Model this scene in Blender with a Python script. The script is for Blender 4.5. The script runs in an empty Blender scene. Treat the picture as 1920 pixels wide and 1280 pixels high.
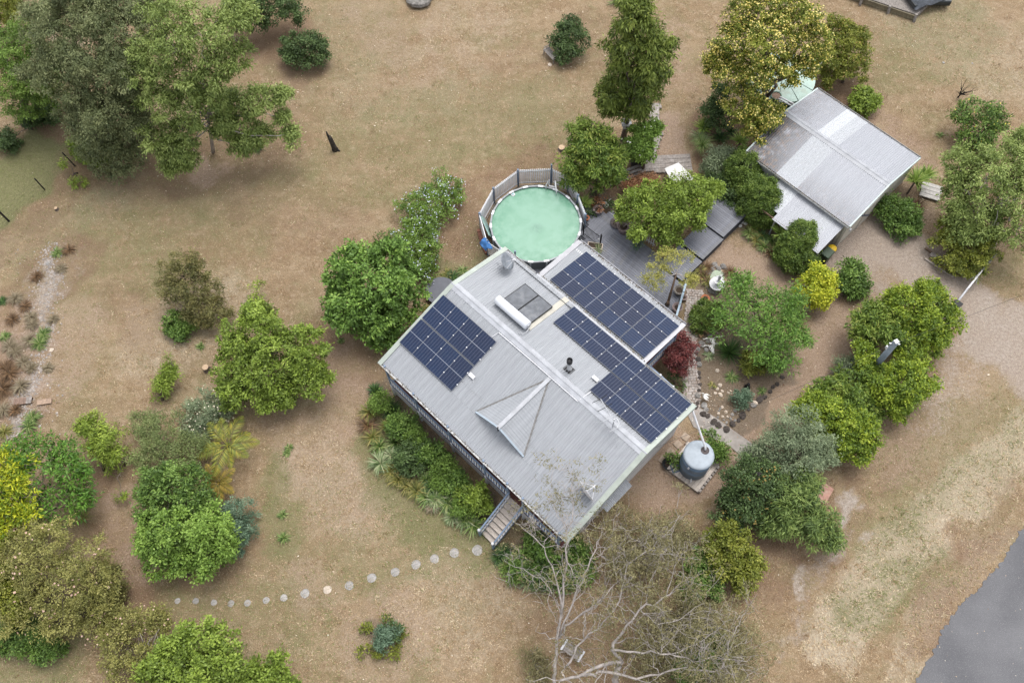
import bpy, math, random
import numpy as np
from mathutils import Matrix, Vector
S = bpy.context.scene
COL = S.collection
random.seed(7)
RNG = np.random.default_rng(7)
# ------------------------------------------------------------------ camera
F, TILT, ROLL, CAMH = 1634.97, math.radians(25.764), math.radians(-3.204), 47.88
_ct, _st, _cr, _sr = math.cos(TILT), math.sin(TILT), math.cos(ROLL), math.sin(ROLL)
C_F = np.array([0, _st, -_ct]); _r = np.array([1., 0, 0]); _u = np.array([0, _ct, _st])
C_R = _cr*_r + _sr*_u; C_U = -_sr*_r + _cr*_u; C_O = np.array([0, 0, CAMH])
cam = bpy.data.cameras.new('camera'); cam.sensor_width = 36; cam.lens = F/1920*36
cam.clip_start = 0.5; cam.clip_end = 3000
camo = bpy.data.objects.new('camera', cam); COL.objects.link(camo)
M4 = Matrix.Identity(4)
for i in range(3):
    M4[i][0] = C_R[i]; M4[i][1] = C_U[i]; M4[i][2] = -C_F[i]; M4[i][3] = C_O[i]
camo.matrix_world = M4
S.camera = camo
# ------------------------------------------------------------------ sky and sun (thin overcast, light from the upper right)
SUN_EL, SUN_AZ = math.radians(70), math.radians(35)      # azimuth measured from +Y towards +X
w = bpy.data.worlds.new('World'); S.world = w; w.use_nodes = True
nt = w.node_tree; bg = nt.nodes['Background']
sky = nt.nodes.new('ShaderNodeTexSky'); sky.sky_type = 'NISHITA'; sky.sun_disc = False
sky.sun_elevation = SUN_EL; sky.sun_rotation = SUN_AZ
sky.air_density = 1.0; sky.dust_density = 3.0; sky.ozone_density = 1.0
hs = nt.nodes.new('ShaderNodeHueSaturation'); hs.inputs['Saturation'].default_value = 0.22
nt.links.new(sky.outputs[0], hs.inputs['Color']); nt.links.new(hs.outputs[0], bg.inputs['Color'])
bg.inputs['Strength'].default_value = 0.15
sl = bpy.data.lights.new('sun', 'SUN'); sl.energy = 0.85; sl.angle = math.radians(32); sl.color = (1, .96, .9)
so = bpy.data.objects.new('sun', sl); COL.objects.link(so)
sd = Vector((math.sin(SUN_AZ)*math.cos(SUN_EL), math.cos(SUN_AZ)*math.cos(SUN_EL), math.sin(SUN_EL)))
so.rotation_euler = sd.to_track_quat('Z', 'Y').to_euler(); so.location = (20, 40, 60)
S.view_settings.view_transform = 'Standard'; S.view_settings.look = 'None'
S.view_settings.exposure = 1.08; S.view_settings.gamma = 1; S.view_settings.use_curve_mapping = False
S.render.engine = 'CYCLES'
S.cycles.max_bounces = 6; S.cycles.diffuse_bounces = 3; S.cycles.transparent_max_bounces = 6
try: S.cycles.use_denoising = True
except Exception: pass

# ------------------------------------------------------------------ helpers: photograph point -> ground point
def G(x, y, z=0.0):
    d = C_R*((x-960)/F) - C_U*((y-640)/F) + C_F
    t = (z-CAMH)/d[2]
    return C_O + t*d
def PX(P):
    P = np.asarray(P, float).reshape(-1, 3) - C_O
    zc = P@C_F
    return np.c_[960+F*(P@C_R)/zc, 640-F*(P@C_U)/zc]
def scale_at(P): return float((np.asarray(P)-C_O)@C_F)/F     # metres per photo pixel at P
def zaxis(base, px):
    g = G(*base); hs_ = np.arange(0.1, 18, .1)
    q = PX(np.c_[np.full(len(hs_), g[0]), np.full(len(hs_), g[1]), hs_])
    return float(hs_[np.argmin(((q-np.array(px))**2).sum(1))])

def tag(o, label=None, cat=None, group=None, kind=None):
    if label: o['label'] = label
    if cat: o['category'] = cat
    if group: o['group'] = group
    if kind: o['kind'] = kind
    return o
def empty(name, loc=(0, 0, 0), rz=0.0, label=None, cat=None, group=None):
    o = bpy.data.objects.new(name, None); COL.objects.link(o); o.location = loc; o.rotation_euler = (0, 0, rz)
    o.empty_display_size = .2
    return tag(o, label, cat, group)
class MB:
    def __init__(s): s.v = []; s.f = []; s.sm = False
    def add(s, vs, fs):
        n = len(s.v); s.v += [tuple(map(float, p)) for p in vs]; s.f += [tuple(i+n for i in q) for q in fs]; return s
    def box(s, c, d, rz=0, M=None):
        x, y, z = [a/2 for a in d]; vs = []
        for k in (-z, z):
            for (i, j) in ((-x, -y), (x, -y), (x, y), (-x, y)):
                p = Vector((i, j, k))
                if M is not None: p = M@p
                elif rz: p = Matrix.Rotation(rz, 3, 'Z')@p
                vs.append((p.x+c[0], p.y+c[1], p.z+c[2]))
        return s.add(vs, [(3, 2, 1, 0), (4, 5, 6, 7), (0, 1, 5, 4), (1, 2, 6, 5), (2, 3, 7, 6), (3, 0, 4, 7)])
    def beam(s, a, b, wd, ht, up=(0, 0, 1)):
        a, b = Vector(a), Vector(b); d = (b-a); L = d.length; d.normalize()
        sx = d.cross(Vector(up));
        if sx.length < 1e-4: sx = Vector((1, 0, 0))
        sx.normalize(); u = sx.cross(d)
        vs = []
        for p in (a, b):
            for (i, j) in ((-1, -1), (1, -1), (1, 1), (-1, 1)):
                vs.append(p+sx*(i*wd/2)+u*(j*ht/2))
        return s.add(vs, [(0, 1, 2, 3), (7, 6, 5, 4), (0, 4, 5, 1), (1, 5, 6, 2), (2, 6, 7, 3), (3, 7, 4, 0)])
    def tube(s, pts, rad, n=6, cap=True):
        pts = [Vector(p) for p in pts]
        if not hasattr(rad, '__len__'): rad = [rad]*len(pts)
        base = len(s.v); up = Vector((0.13, 0.31, 0.94)); 
        for i, p in enumerate(pts):
            d = (pts[min(i+1, len(pts)-1)]-pts[max(i-1, 0)])
            if d.length < 1e-6: d = Vector((0, 0, 1))
            d.normalize(); a = d.cross(up)
            if a.length < .1: a = d.cross(Vector((1, 0, 0)))
            a.normalize(); b = d.cross(a)
            for k in range(n):
                t = 2*math.pi*k/n; q = p+a*(math.cos(t)*rad[i])+b*(math.sin(t)*rad[i]); s.v.append(tuple(q))
        for i in range(len(pts)-1):
            for k in range(n):
                k2 = (k+1) % n
                s.f.append((base+i*n+k, base+i*n+k2, base+(i+1)*n+k2, base+(i+1)*n+k))
        if cap:
            s.f.append(tuple(base+k for k in range(n))[::-1]); s.f.append(tuple(base+(len(pts)-1)*n+k for k in range(n)))
        return s
    def lathe(s, prof, n=24, c=(0, 0, 0), sx=1, sy=1):
        base = len(s.v)
        for (r, z) in prof:
            for k in range(n):
                t = 2*math.pi*k/n; s.v.append((c[0]+r*math.cos(t)*sx, c[1]+r*math.sin(t)*sy, c[2]+z))
        for i in range(len(prof)-1):
            for k in range(n):
                k2 = (k+1) % n
                s.f.append((base+i*n+k, base+i*n+k2, base+(i+1)*n+k2, base+(i+1)*n+k))
        s.f.append(tuple(base+k for k in range(n))[::-1]); s.f.append(tuple(base+(len(prof)-1)*n+k for k in range(n)))
        return s
    def prism(s, poly, z0, z1):
        n = len(poly); vs = [(p[0], p[1], z0) for p in poly]+[(p[0], p[1], z1) for p in poly]
        return s.add(vs, [tuple(range(n))[::-1], tuple(range(n, 2*n))]+[(i, (i+1) % n, n+(i+1) % n, n+i) for i in range(n)])
    def mesh(s, name, mat, smooth=False):
        me = bpy.data.meshes.new(name); me.from_pydata(s.v, [], s.f); me.update()
        if mat: me.materials.append(mat)
        if smooth: me.polygons.foreach_set('use_smooth', [True]*len(me.polygons))
        return me
    def build(s, name, mat, parent=None, smooth=False, loc=None, rot=None):
        return place(name, s.mesh(name, mat, smooth), parent, loc, rot)
def place(name, me, parent=None, loc=None, rot=None):
    o = bpy.data.objects.new(name, me); COL.objects.link(o)
    if parent: o.parent = parent
    if loc is not None: o.location = loc
    if rot is not None: o.rotation_euler = rot
    return o
def bevel(o, wd=.01, seg=1):
    m = o.modifiers.new('bevel', 'BEVEL'); m.width = wd; m.segments = seg; m.limit_method = 'ANGLE'; return o
def npmesh(name, V, Q, mat, attr=None):
    me = bpy.data.meshes.new(name); n = len(V); k = Q.shape[1]; m = len(Q)
    me.vertices.add(n); me.vertices.foreach_set('co', np.ascontiguousarray(V, np.float32).ravel())
    me.loops.add(m*k); me.loops.foreach_set('vertex_index', np.ascontiguousarray(Q, np.int32).ravel())
    me.polygons.add(m); me.polygons.foreach_set('loop_start', np.arange(0, m*k, k, dtype=np.int32))
    if attr is not None:
        a = me.attributes.new('tint', 'FLOAT', 'FACE'); a.data.foreach_set('value', np.ascontiguousarray(attr, np.float32))
    me.update(calc_edges=True)
    if mat: me.materials.append(mat)
    return me

# ------------------------------------------------------------------ materials
class NT:
    def __init__(s, name):
        s.m = bpy.data.materials.new(name); s.m.use_nodes = True; s.t = s.m.node_tree; s.b = s.t.nodes['Principled BSDF']
        s.out = s.t.nodes['Material Output']
    def n(s, typ, **kw):
        nd = s.t.nodes.new('ShaderNode'+typ)
        for k, v in kw.items(): setattr(nd, k, v)
        return nd
    def L(s, a, b): s.t.links.new(a, b)
    def val(s, sock, v):
        if hasattr(v, 'is_output'): s.L(v, sock)
        else: sock.default_value = v
    def math(s, op, a, b=0.0, c=0.0, clamp=False):
        nd = s.n('Math', operation=op); nd.use_clamp = clamp
        s.val(nd.inputs[0], a); s.val(nd.inputs[1], b); s.val(nd.inputs[2], c); return nd.outputs[0]
    def noise(s, sc, det=3, rough=.55, vec=None, lo=.35, hi=.65, dist=0):
        nd = s.n('TexNoise'); nd.inputs['Scale'].default_value = sc; nd.inputs['Detail'].default_value = det
        nd.inputs['Roughness'].default_value = rough; nd.inputs['Distortion'].default_value = dist
        s.L(vec if vec is not None else s.obj(), nd.inputs['Vector'])
        return s.ramp(nd.outputs['Fac'], lo, hi)
    def ramp(s, v, lo, hi):
        nd = s.n('MapRange'); nd.clamp = True; s.val(nd.inputs[0], v); nd.inputs[1].default_value = lo; nd.inputs[2].default_value = hi
        return nd.outputs[0]
    def obj(s):
        if not hasattr(s, '_o'): s._o = s.n('TexCoord').outputs['Object']
        return s._o
    def map(s, sc=(1, 1, 1), rot=(0, 0, 0), vec=None):
        nd = s.n('Mapping'); nd.inputs['Scale'].default_value = sc; nd.inputs['Rotation'].default_value = rot
        s.L(vec if vec is not None else s.obj(), nd.inputs['Vector']); return nd.outputs[0]
    def mix(s, f, a, b, mode='MIX'):
        nd = s.n('Mix', data_type='RGBA', blend_type=mode); s.val(nd.inputs[0], f)
        for sk, v in ((nd.inputs[6], a), (nd.inputs[7], b)):
            if hasattr(v, 'is_output'): s.L(v, sk)
            else: sk.default_value = (*v[:3], 1)
        return nd.outputs[2]
    def bump(s, h, st=.3, d=.02):
        nd = s.n('Bump'); nd.inputs['Strength'].default_value = st; nd.inputs['Distance'].default_value = d
        s.L(h, nd.inputs['Height']); s.L(nd.outputs[0], s.b.inputs['Normal'])
    def fin(s, col, rough=.7, spec=.3, metal=0.0):
        if hasattr(col, 'is_output'): s.L(col, s.b.inputs['Base Color'])
        else: s.b.inputs['Base Color'].default_value = (*col, 1)
        s.val(s.b.inputs['Roughness'], rough); s.b.inputs['Specular IOR Level'].default_value = spec; s.b.inputs['Metallic'].default_value = metal
        return s.m
_mc = {}
def pm(name, col, rough=.7, var=.25, sc=3.0, spec=.3, dirt=None, metal=0, rnd=.12):
    """plain weathered surface: base colour with soft and fine variation, a slight change from piece to piece, and some relief"""
    if name in _mc: return _mc[name]
    k = NT(name); dk = tuple(c*(1-var) for c in col); lt = tuple(min(1, c*(1+var*.6)) for c in col)
    c = k.mix(k.noise(sc, 4), dk, lt)
    c = k.mix(k.math('MULTIPLY', k.noise(sc*9, 2), .35), c, dk)
    if dirt: c = k.mix(k.math('MULTIPLY', k.noise(sc*.6, 5, .65, lo=.5, hi=.72), .75), c, dirt)
    if rnd:
        oi = k.n('ObjectInfo').outputs['Random']
        hv = k.n('HueSaturation'); k.L(c, hv.inputs['Color']); k.L(k.math('MULTIPLY_ADD', oi, rnd*2, 1-rnd), hv.inputs['Value']); c = hv.outputs[0]
    k.bump(k.noise(sc*12, 3), .15, .01)
    _mc[name] = k.fin(c, rough, spec, metal); return _mc[name]
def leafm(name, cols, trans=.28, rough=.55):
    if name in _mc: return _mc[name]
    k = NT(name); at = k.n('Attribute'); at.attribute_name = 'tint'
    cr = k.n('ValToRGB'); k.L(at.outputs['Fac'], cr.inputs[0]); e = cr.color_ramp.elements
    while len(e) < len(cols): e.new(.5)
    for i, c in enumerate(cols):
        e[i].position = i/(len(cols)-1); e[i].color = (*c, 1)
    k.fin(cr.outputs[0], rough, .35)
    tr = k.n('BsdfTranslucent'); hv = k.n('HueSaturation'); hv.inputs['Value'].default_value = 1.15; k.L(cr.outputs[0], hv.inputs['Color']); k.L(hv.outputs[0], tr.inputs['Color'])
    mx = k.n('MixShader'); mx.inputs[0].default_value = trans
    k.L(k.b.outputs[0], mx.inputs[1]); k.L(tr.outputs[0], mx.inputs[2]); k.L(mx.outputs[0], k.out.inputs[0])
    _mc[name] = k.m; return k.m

def roofm(name, col, streak=.15, stain=None, rough=.45):
    k = NT(name)
    st = k.noise(1, 4, .6, vec=k.map((5, .35, .35)))
    c = k.mix(st, tuple(x*(1-streak) for x in col), tuple(min(1, x*(1+streak*.35)) for x in col))
    c = k.mix(k.math('MULTIPLY', k.noise(.45, 4), .22), c, tuple(x*.78 for x in col))
    c = k.mix(k.math('MULTIPLY', k.noise(30, 2, lo=.6, hi=.75), .3), c, tuple(x*.6 for x in col))
    if stain: c = stain(k, c)
    oi = k.n('ObjectInfo').outputs['Random']; hv = k.n('HueSaturation'); k.L(c, hv.inputs['Color'])
    k.L(k.math('MULTIPLY_ADD', oi, .05, .975), hv.inputs['Value'])
    return k.fin(hv.outputs[0], rough, .4, .12)
ROOF = roofm('zinc_roof_sheet', (.30, .312, .332))
def shed_stain(k, c):
    sep = k.n('SeparateXYZ'); geo = k.n('NewGeometry'); 
    at = k.n('Attribute'); at.attribute_name = 'stain'
    n1 = k.noise(1.6, 6, .7, lo=.28, hi=.50, vec=geo.outputs['Position']); n2 = k.noise(5, 4, .7, lo=.50, hi=.66, vec=geo.outputs['Position'])
    m = k.math('MULTIPLY', at.outputs['Fac'], n1)
    c = k.mix(k.math('MULTIPLY', m, .92), c, (.075, .07, .072))
    return k.mix(k.math('MULTIPLY', k.math('MULTIPLY', at.outputs['Fac'], n2), .6), c, (.30, .20, .13))
SHEDROOF = roofm('shed_roof_sheet', (.335, .345, .375), .10, shed_stain)
SHEDPALE = pm('fibreglass_sheet', (.41, .425, .45), .5, .12, 6, dirt=(.36, .37, .38))
RIDGE = pm('ridge_metal', (.33, .34, .365), .45, .18, 2, .4)
BARGE = pm('pale_green_barge', (.34, .375, .335), .5, .12, 2)
GUTTER = pm('gutter_metal', (.50, .50, .50), .5, .2, 4)
DEBRIS = pm('gutter_leaf_debris', (.20, .175, .145), .9, .6, 9)
WHITE = pm('white_paint', (.62, .62, .645), .5, .10, 3, dirt=(.5, .48, .46))
FWHITE = pm('fence_white', (.80, .80, .82), .5, .08, 3)
BLUEPAINT = pm('blue_grey_paint', (.17, .22, .30), .5, .15, 3)
WALL = pm('house_wall_paint', (.50, .50, .50), .6, .12, 2)
SHEDWALL = pm('cream_shed_wall', (.56, .53, .47), .55, .12, 1.5, dirt=(.40, .35, .29))
REDDECK = pm('oxide_red_boards', (.14, .055, .05), .6, .25, 4)
TREAD = pm('weathered_stair_board', (.50, .44, .39), .75, .2, 6)
DECKM = pm('grey_painted_deck', (.165, .172, .20), .62, .20, 3.0, dirt=(.20, .195, .19), rnd=.10)
WOODG = pm('weathered_grey_timber', (.26, .235, .215), .85, .35, 8, dirt=(.40, .37, .34))
WOODB = pm('brown_timber', (.17, .115, .08), .85, .35, 8)
SLEEPER = pm('silvered_sleeper', (.30, .265, .24), .85, .35, 7, dirt=(.45, .42, .40))
WALLTIM = pm('treated_pine', (.22, .19, .13), .85, .3, 6)
DARK = pm('black_metal', (.012, .012, .014), .5, .3, 4)
STEEL = pm('galvanised_steel', (.42, .43, .45), .4, .15, 6, .5, metal=.4)
GLASSC = pm('collector_glass', (.105, .112, .125), .22, .25, 3, .5, dirt=(.19, .195, .205))
TERRA = pm('terracotta', (.42, .16, .08), .8, .2, 9)
POTG = pm('pinkish_grey_glaze', (.26, .20, .19), .6, .2, 9)
SOIL = pm('potting_soil', (.06, .042, .03), .95, .5, 25)
CONC = pm('concrete', (.34, .31, .285), .9, .2, 2.2, dirt=(.22, .19, .165))
STONE = pm('stepping_stone', (.33, .315, .30), .9, .35, 9, dirt=(.22, .195, .16))
ROCKG = pm('grey_rock', (.24, .225, .21), .9, .4, 7)
ROCKD = pm('dark_edging_rock', (.075, .062, .055), .92, .45, 8)
ROCKW = pm('pale_rock', (.52, .44, .36), .88, .25, 9)
BONE = pm('white_bone', (.72, .70, .66), .7, .12, 9)
BARK = pm('bark', (.15, .12, .10), .9, .4, 8)
BARKP = pm('pale_gum_bark', (.40, .36, .335), .85, .30, 4, dirt=(.23, .20, .18))
TWIG = pm('grey_twig', (.40, .35, .32), .9, .3, 6)
BARKD = pm('charred_wood', (.02, .017, .015), .8, .5, 8)
TANKB = pm('blue_grey_tank', (.15, .22, .31), .5, .15, 2)
TANKLID = pm('pale_tank_lid', (.30, .34, .38), .5, .12, 3)
TANKG = pm('green_tank_wall', (.06, .12, .085), .5, .2, 2)
TANKGL = pm('pale_green_tank_lid', (.36, .47, .42), .55, .15, 1.5, dirt=(.30, .31, .24))
CREAM = pm('cream_flashing', (.47, .45, .39), .5, .12, 2)
BIN = pm('green_bin_plastic', (.03, .055, .03), .5, .2, 5)
YEL = pm('yellow_lid', (.55, .36, .02), .5, .15, 5)
RUB = pm('tyre_rubber', (.016, .016, .017), .85, .4, 9)
BLUEC = pm('blue_cloth', (.035, .12, .30), .8, .3, 5)
TARP = pm('grey_tarp', (.10, .11, .13), .7, .35, 4)
AQUA = pm('aqua_glass_sheet', (.33, .50, .47), .2, .1, 3, .5)
PINKB = pm('pink_brick_slab', (.40, .23, .18), .9, .2, 6, dirt=(.45, .35, .28))
BRICK = pm('brick_edging', (.22, .10, .07), .9, .35, 6)
CARCOL = pm('dark_car_paint', (.02, .025, .03), .3, .2, 5, .5)

def cellmat():
    k = NT('solar_cells'); uv = k.n('UVMap').outputs[0]
    sp = k.n('SeparateXYZ'); k.L(uv, sp.inputs[0]); u, v = sp.outputs[0], sp.outputs[1]
    def line(c, n, wd):
        fr = k.math('FRACT', k.math('MULTIPLY', c, n)); return k.math('LESS_THAN', k.math('PINGPONG', fr, .5), wd)
    g = k.math('MAXIMUM', k.math('MULTIPLY', line(u, 6, .04), 1.0), k.math('MULTIPLY', line(v, 20, .04), .45))
    mid = k.math('LESS_THAN', k.math('ABSOLUTE', k.math('SUBTRACT', v, .5)), .006)
    bus = k.math('MULTIPLY', line(u, 36, .08), .05)
    oi = k.n('ObjectInfo').outputs['Random']
    base = k.mix(oi, (.008, .020, .054), (.010, .016, .038))
    base = k.mix(k.math('MULTIPLY', k.noise(2.2, 3), .4), base, (.018, .022, .045))
    c = k.mix(k.math('MAXIMUM', k.math('MULTIPLY', g, .42), bus), base, (.21, .23, .30))
    c = k.mix(mid, c, (.30, .32, .37))
    return k.fin(c, .18, .22)
CELLS = cellmat()
PFRAME = pm('panel_frame_alloy', (.16, .17, .20), .4, .08, 4, .5, metal=.3)

# ------------------------------------------------------------------ ground zones (what grows or lies where), laid out in metres
def pts(lst): return np.array([G(*p)[:2] for p in lst])
def dist_poly(XY, P):
    d = np.full(len(XY), 1e9)
    if len(P) == 1: return np.hypot(*(XY-P[0]).T)
    for a, b in zip(P[:-1], P[1:]):
        ab = b-a; t = np.clip(((XY-a)@ab)/(ab@ab), 0, 1); q = a+t[:, None]*ab; d = np.minimum(d, np.hypot(*(XY-q).T))
    return d
ZONES = {
 'green': [([(1790, 800), (1740, 880), (1690, 960)], 1.0, 1.6, .5), ([(200, 300), (150, 350), (200, 480), (150, 560)], 1.2, 2.0, .45), ([(520, 330), (450, 370)], 1.2, 2, .3), ([(-60, 420), (30, 345), (140, 240)], 1.9, 1.0, 1.0), ([(-60, 440), (17, 408), (84, 348), (150, 300)], .15, .5, .9), ([(120, 480), (210, 420), (330, 340)], 3., 3, .42), ([(300, 440), (420, 400)], 2, 3, .3),
   ([(760, 250), (860, 230), (1000, 215)], 2.6, 3, .42), ([(1000, 220)], 1.4, 1.5, .55), ([(620, 330), (760, 300)], 2, 3, .3), ([(660, 30), (700, 80)], 2, 3, .35), ([(540, 240), (640, 170)], 2, 3, .22),
   ([(280, 520), (300, 500)], 1., 1.5, .5), ([(140, 560), (150, 640), (130, 700)], 1, 1.6, .3), ([(700, 840), (740, 930), (800, 980), (880, 1010)], .7, 1.3, .75), ([(890, 1030), (930, 1040)], .6, 1, .7),
   ([(330, 1130), (500, 1130), (700, 1085), (890, 1035)], .5, 1.2, .42), ([(520, 880), (530, 960), (530, 1010)], .6, .9, .65), ([(560, 1010), (600, 960)], 1, 2, .3), ([(640, 1060), (760, 1020)], 1, 2, .35),
   ([(380, 1150), (460, 1180), (560, 1180)], 1, 2, .35), ([(0, 1230), (60, 1260)], 2, 2, .6), ([(610, 1230), (760, 1260)], 1, 2, .25), ([(1680, 790), (1760, 860)], 1.5, 3, .35), ([(1620, 1150), (1700, 1080), (1740, 1060)], .8, 1.6, .5),
   ([(1700, 950), (1640, 1030)], 1, 2, .4), ([(1790, 60), (1700, 110)], 2, 3, .4), ([(1860, 500), (1800, 560)], 1.2, 2, .3), ([(885, 440), (900, 480)], .5, .7, .7), ([(820, 500), (880, 500)], .4, .8, .6), ([(1690, 470), (1650, 430)], .7, 1, .3),
   ([(1180, 890), (1160, 870)], .6, .8, .5), ([(870, 640 - 130)], .5, 1, .5), ([(1830, 850), (1900, 780)], 1.2, 2.5, .35)],
 'soil': [([(1330, 480), (1400, 510), (1480, 535), (1540, 520)], 1.1, 1.2, .8), ([(1250, 240), (1255, 300)], .9, .6, .85), ([(1262, 150), (1262, 60)], .8, 1.5, .4), ([(390, 325)], .9, .8, .75), ([(1560, 600), (1520, 690), (1450, 790)], .9, 1.2, .75),
   ([(1250, 850), (1220, 900), (1350, 900), (1380, 850)], 1.0, 1.2, .8), ([(1200, 920), (1230, 960)], .6, 1, .5), ([(1700, 300), (1640, 240)], 1.0, 2., .45), ([(1860, 640), (1780, 750), (1700, 850)], 1.2, 2.2, .35), ([(60, 620), (90, 700), (140, 620)], 1.6, 1.5, .5),
   ([(560, 800), (600, 900), (640, 950)], 1, 2.5, .35), ([(640, 690), (640, 780)], .9, 1.5, .45), ([(250, 950), (280, 1040)], 1, 1.5, .45), ([(560, 1080), (620, 1120)], .6, 1.2, .4), ([(655, 1200), (720, 1130), (790, 1190), (720, 1270), (655, 1200)], .5, 1, .4), ([(940, 180), (830, 100)], 3, 4, .18), ([(680, 20), (740, 90)], 1, 2, .4),
   ([(1750, 420), (1740, 470)], .7, 1.2, .5)],
 'gravel': [([(1560, 455), (1640, 455), (1700, 480), (1780, 545), (1850, 610), (1960, 690)], 1.5, 1.2, .95), ([(1900, 640), (1990, 650)], 1.8, 1.5, .9), ([(1600, 480), (1620, 520)], 1.0, 1.2, .7)],
 'litter': [([(1760, 650), (1700, 780), (1640, 880)], .9, 1.5, .45), ([(1330, 840), (1300, 930), (1220, 950)], .8, 1, .4), ([(130, 480), (70, 530), (40, 620), (30, 700), (10, 800)], 1.5, 1.2, .6), ([(180, 310), (110, 380), (20, 460)], .8, 1.2, .5), ([(1600, 900), (1540, 1000), (1480, 1100)], .8, 1.5, .5), ([(1900, 900), (1800, 1020), (1740, 1120)], .3, .9, .4), ([(1880, 1000), (1780, 1110), (1730, 1200)], .35, .9, .55), ([(480, 400), (560, 430), (640, 420)], 1.2, 2, .35), ([(220, 560), (260, 620)], 1, 1.5, .35), ([(1190, 130), (1110, 60)], 1.5, 2, .35), ([(1640, 230), (1700, 270)], 1.2, 1.5, .5), ([(190, 290), (330, 320), (430, 300), (500, 260)], 1.8, 2, .55), ([(150, 200), (110, 230)], 1, 1, .8), ([(620, 640), (660, 680)], 1.2, 1.2, .6), ([(860, 390), (870, 460)], 1., 1., .65), ([(930, 330), (1000, 300), (1060, 300)], .6, 1, .5), ([(570, 130), (560, 110)], 1.1, 1, .5), ([(480, 70), (540, 70)], 1.6, 1.4, .7), ([(1480, 240), (1560, 170), (1600, 200)], 1.5, 1.2, .75), ([(1350, 230), (1340, 300), (1400, 300)], 1.3, .8, .9),
   ([(1270, 330), (1160, 330), (1140, 400)], .9, .7, .7), ([(1440, 1020), (1450, 1100)], 1.0, 1, .5), ([(1420, 950), (1470, 1010), (1420, 1040)], 1.0, 1, .6), ([(220, 1130), (250, 1110)], 1., 1, .7), ([(150, 880), (200, 960), (240, 1100)], 1.0, 1.4, .5), ([(1420, 820), (1520, 720), (1600, 650)], 1.0, 1.2, .6), ([(1850, 300), (1850, 420)], 1.5, 1.5, .5), ([(100, 520), (40, 560), (0, 660)], 1.2, 1.5, .55), ([(10, 700), (30, 740)], 1, 1, .7), ([(1580, 540), (1540, 570)], .6, .8, .5),
   ([(1050, 1120), (1200, 1080), (1260, 1180), (1120, 1250)], 1.4, 1.5, .4), ([(860, 400), (880, 350)], .5, .8, .5)],
 'straw': [([(1960, 780), (1860, 870), (1760, 960), (1680, 1050), (1610, 1130), (1560, 1200)], .7, 1.4, .9), ([(1720, 760), (1780, 700)], .6, 1, .4), ([(1880, 1010), (1800, 1080), (1720, 1190), (1690, 1270)], .35, .7, .55), ([(820, 140), (700, 160)], 2.5, 3, .25), ([(880, 30)], 2.5, 3, .3), ([(1740, 30), (1880, 120)], 2.5, 3, .35), ([(400, 580), (300, 640)], 2, 2.5, .4), ([(830, 1150), (900, 1080)], 2, 2.5, .35), ([(590, 870), (680, 960)], 1.2, 2, .4), ([(540, 170), (620, 60)], 1.2, 2, .25), ([(20, 480), (120, 420), (250, 330)], .8, 1.5, .3)],
 'sand': [([(91, 494), (100, 530), (84, 575), (90, 620)], .15, .6, .72), ([(78, 680), (67, 709), (44, 752), (34, 790), (20, 830)], .12, .55, .72), ([(30, 570), (55, 575)], .1, .5, .6), ([(1920, 610), (1840, 590), (1800, 640), (1740, 740)], .25, .9, .42), ([(1700, 465), (1780, 520), (1880, 600)], .2, .8, .4), ([(1905, 640), (1830, 700), (1730, 800)], .3, 1.2, .3), ([(120, 480), (80, 540), (60, 620), (70, 700), (30, 790)], .9, 1.0, .26), ([(1590, 990), (1560, 1040), (1500, 1140), (1450, 1230)], .12, .5, .38), ([(1603, 935), (1588, 970)], .25, .35, .95), ([(1500, 1085), (1515, 1050), (1485, 1125)], .14, .3, .75), ([(1620, 1000), (1640, 1010)], .15, .3, .6), ([(1725, 752), (1745, 742)], .18, .3, .85), ([(1840, 570), (1850, 575)], .3, .5, .6), ([(1740, 1175 - 400)], .2, .3, .5), ([(1520, 1160), (1470, 1200)], .12, .3, .4), ([(135, 80), (110, 60)], .5, .8, .4)],
 'mulch': [([(1310, 520), (1325, 580), (1310, 650), (1325, 720), (1345, 780), (1380, 790), (1420, 740), (1450, 690), (1420, 600), (1350, 560)], .75, .5, .85), ([(1370, 640), (1370, 720)], 1.2, .6, .8), ([(720, 740), (790, 840), (870, 930), (910, 960)], .9, .5, .9), ([(980, 1060), (1060, 1040)], .9, .6, .7), ([(1440, 450), (1400, 430), (1490, 480)], .6, .5, .7), ([(722, 1190)], .7, .5, .6), ([(1690, 400), (1720, 360)], .7, .5, .6), ([(1120, 370), (1150, 390)], .6, .4, .9), ([(1330, 350), (1400, 400)], .9, .6, .9), ([(850, 540), (830, 570)], .7, .6, .6)],
}
def zone_values(XY):
    X, Y = XY[:, 0], XY[:, 1]; A = np.sin
    wx = .34*A(1.3*X+2.1*A(.7*Y)+1)+.20*A(3.1*Y+1.7*A(2.3*X))+.12*A(7.3*X+3*A(5.1*Y)); wy = .34*A(1.5*Y+2.2*A(.8*X)+2)+.20*A(2.9*X+1.6*A(2.6*Y)+4)+.12*A(6.7*Y+3*A(5.6*X))
    XY = XY+np.c_[wx, wy]
    out = {}
    for k, lst in ZONES.items():
        v = np.zeros(len(XY))
        for (pl, r, soft, amt) in lst:
            P = pts(pl); lo = P.min(0)-r-soft-.1; hi = P.max(0)+r+soft+.1
            sel = np.where(((XY > lo) & (XY < hi)).all(1))[0]
            if len(sel) == 0: continue
            t = np.clip((r+soft-dist_poly(XY[sel], P))/soft, 0, 1); t = t*t*(3-2*t)*amt
            v[sel] = np.maximum(v[sel], t)
        out[k] = v
    return out
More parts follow.
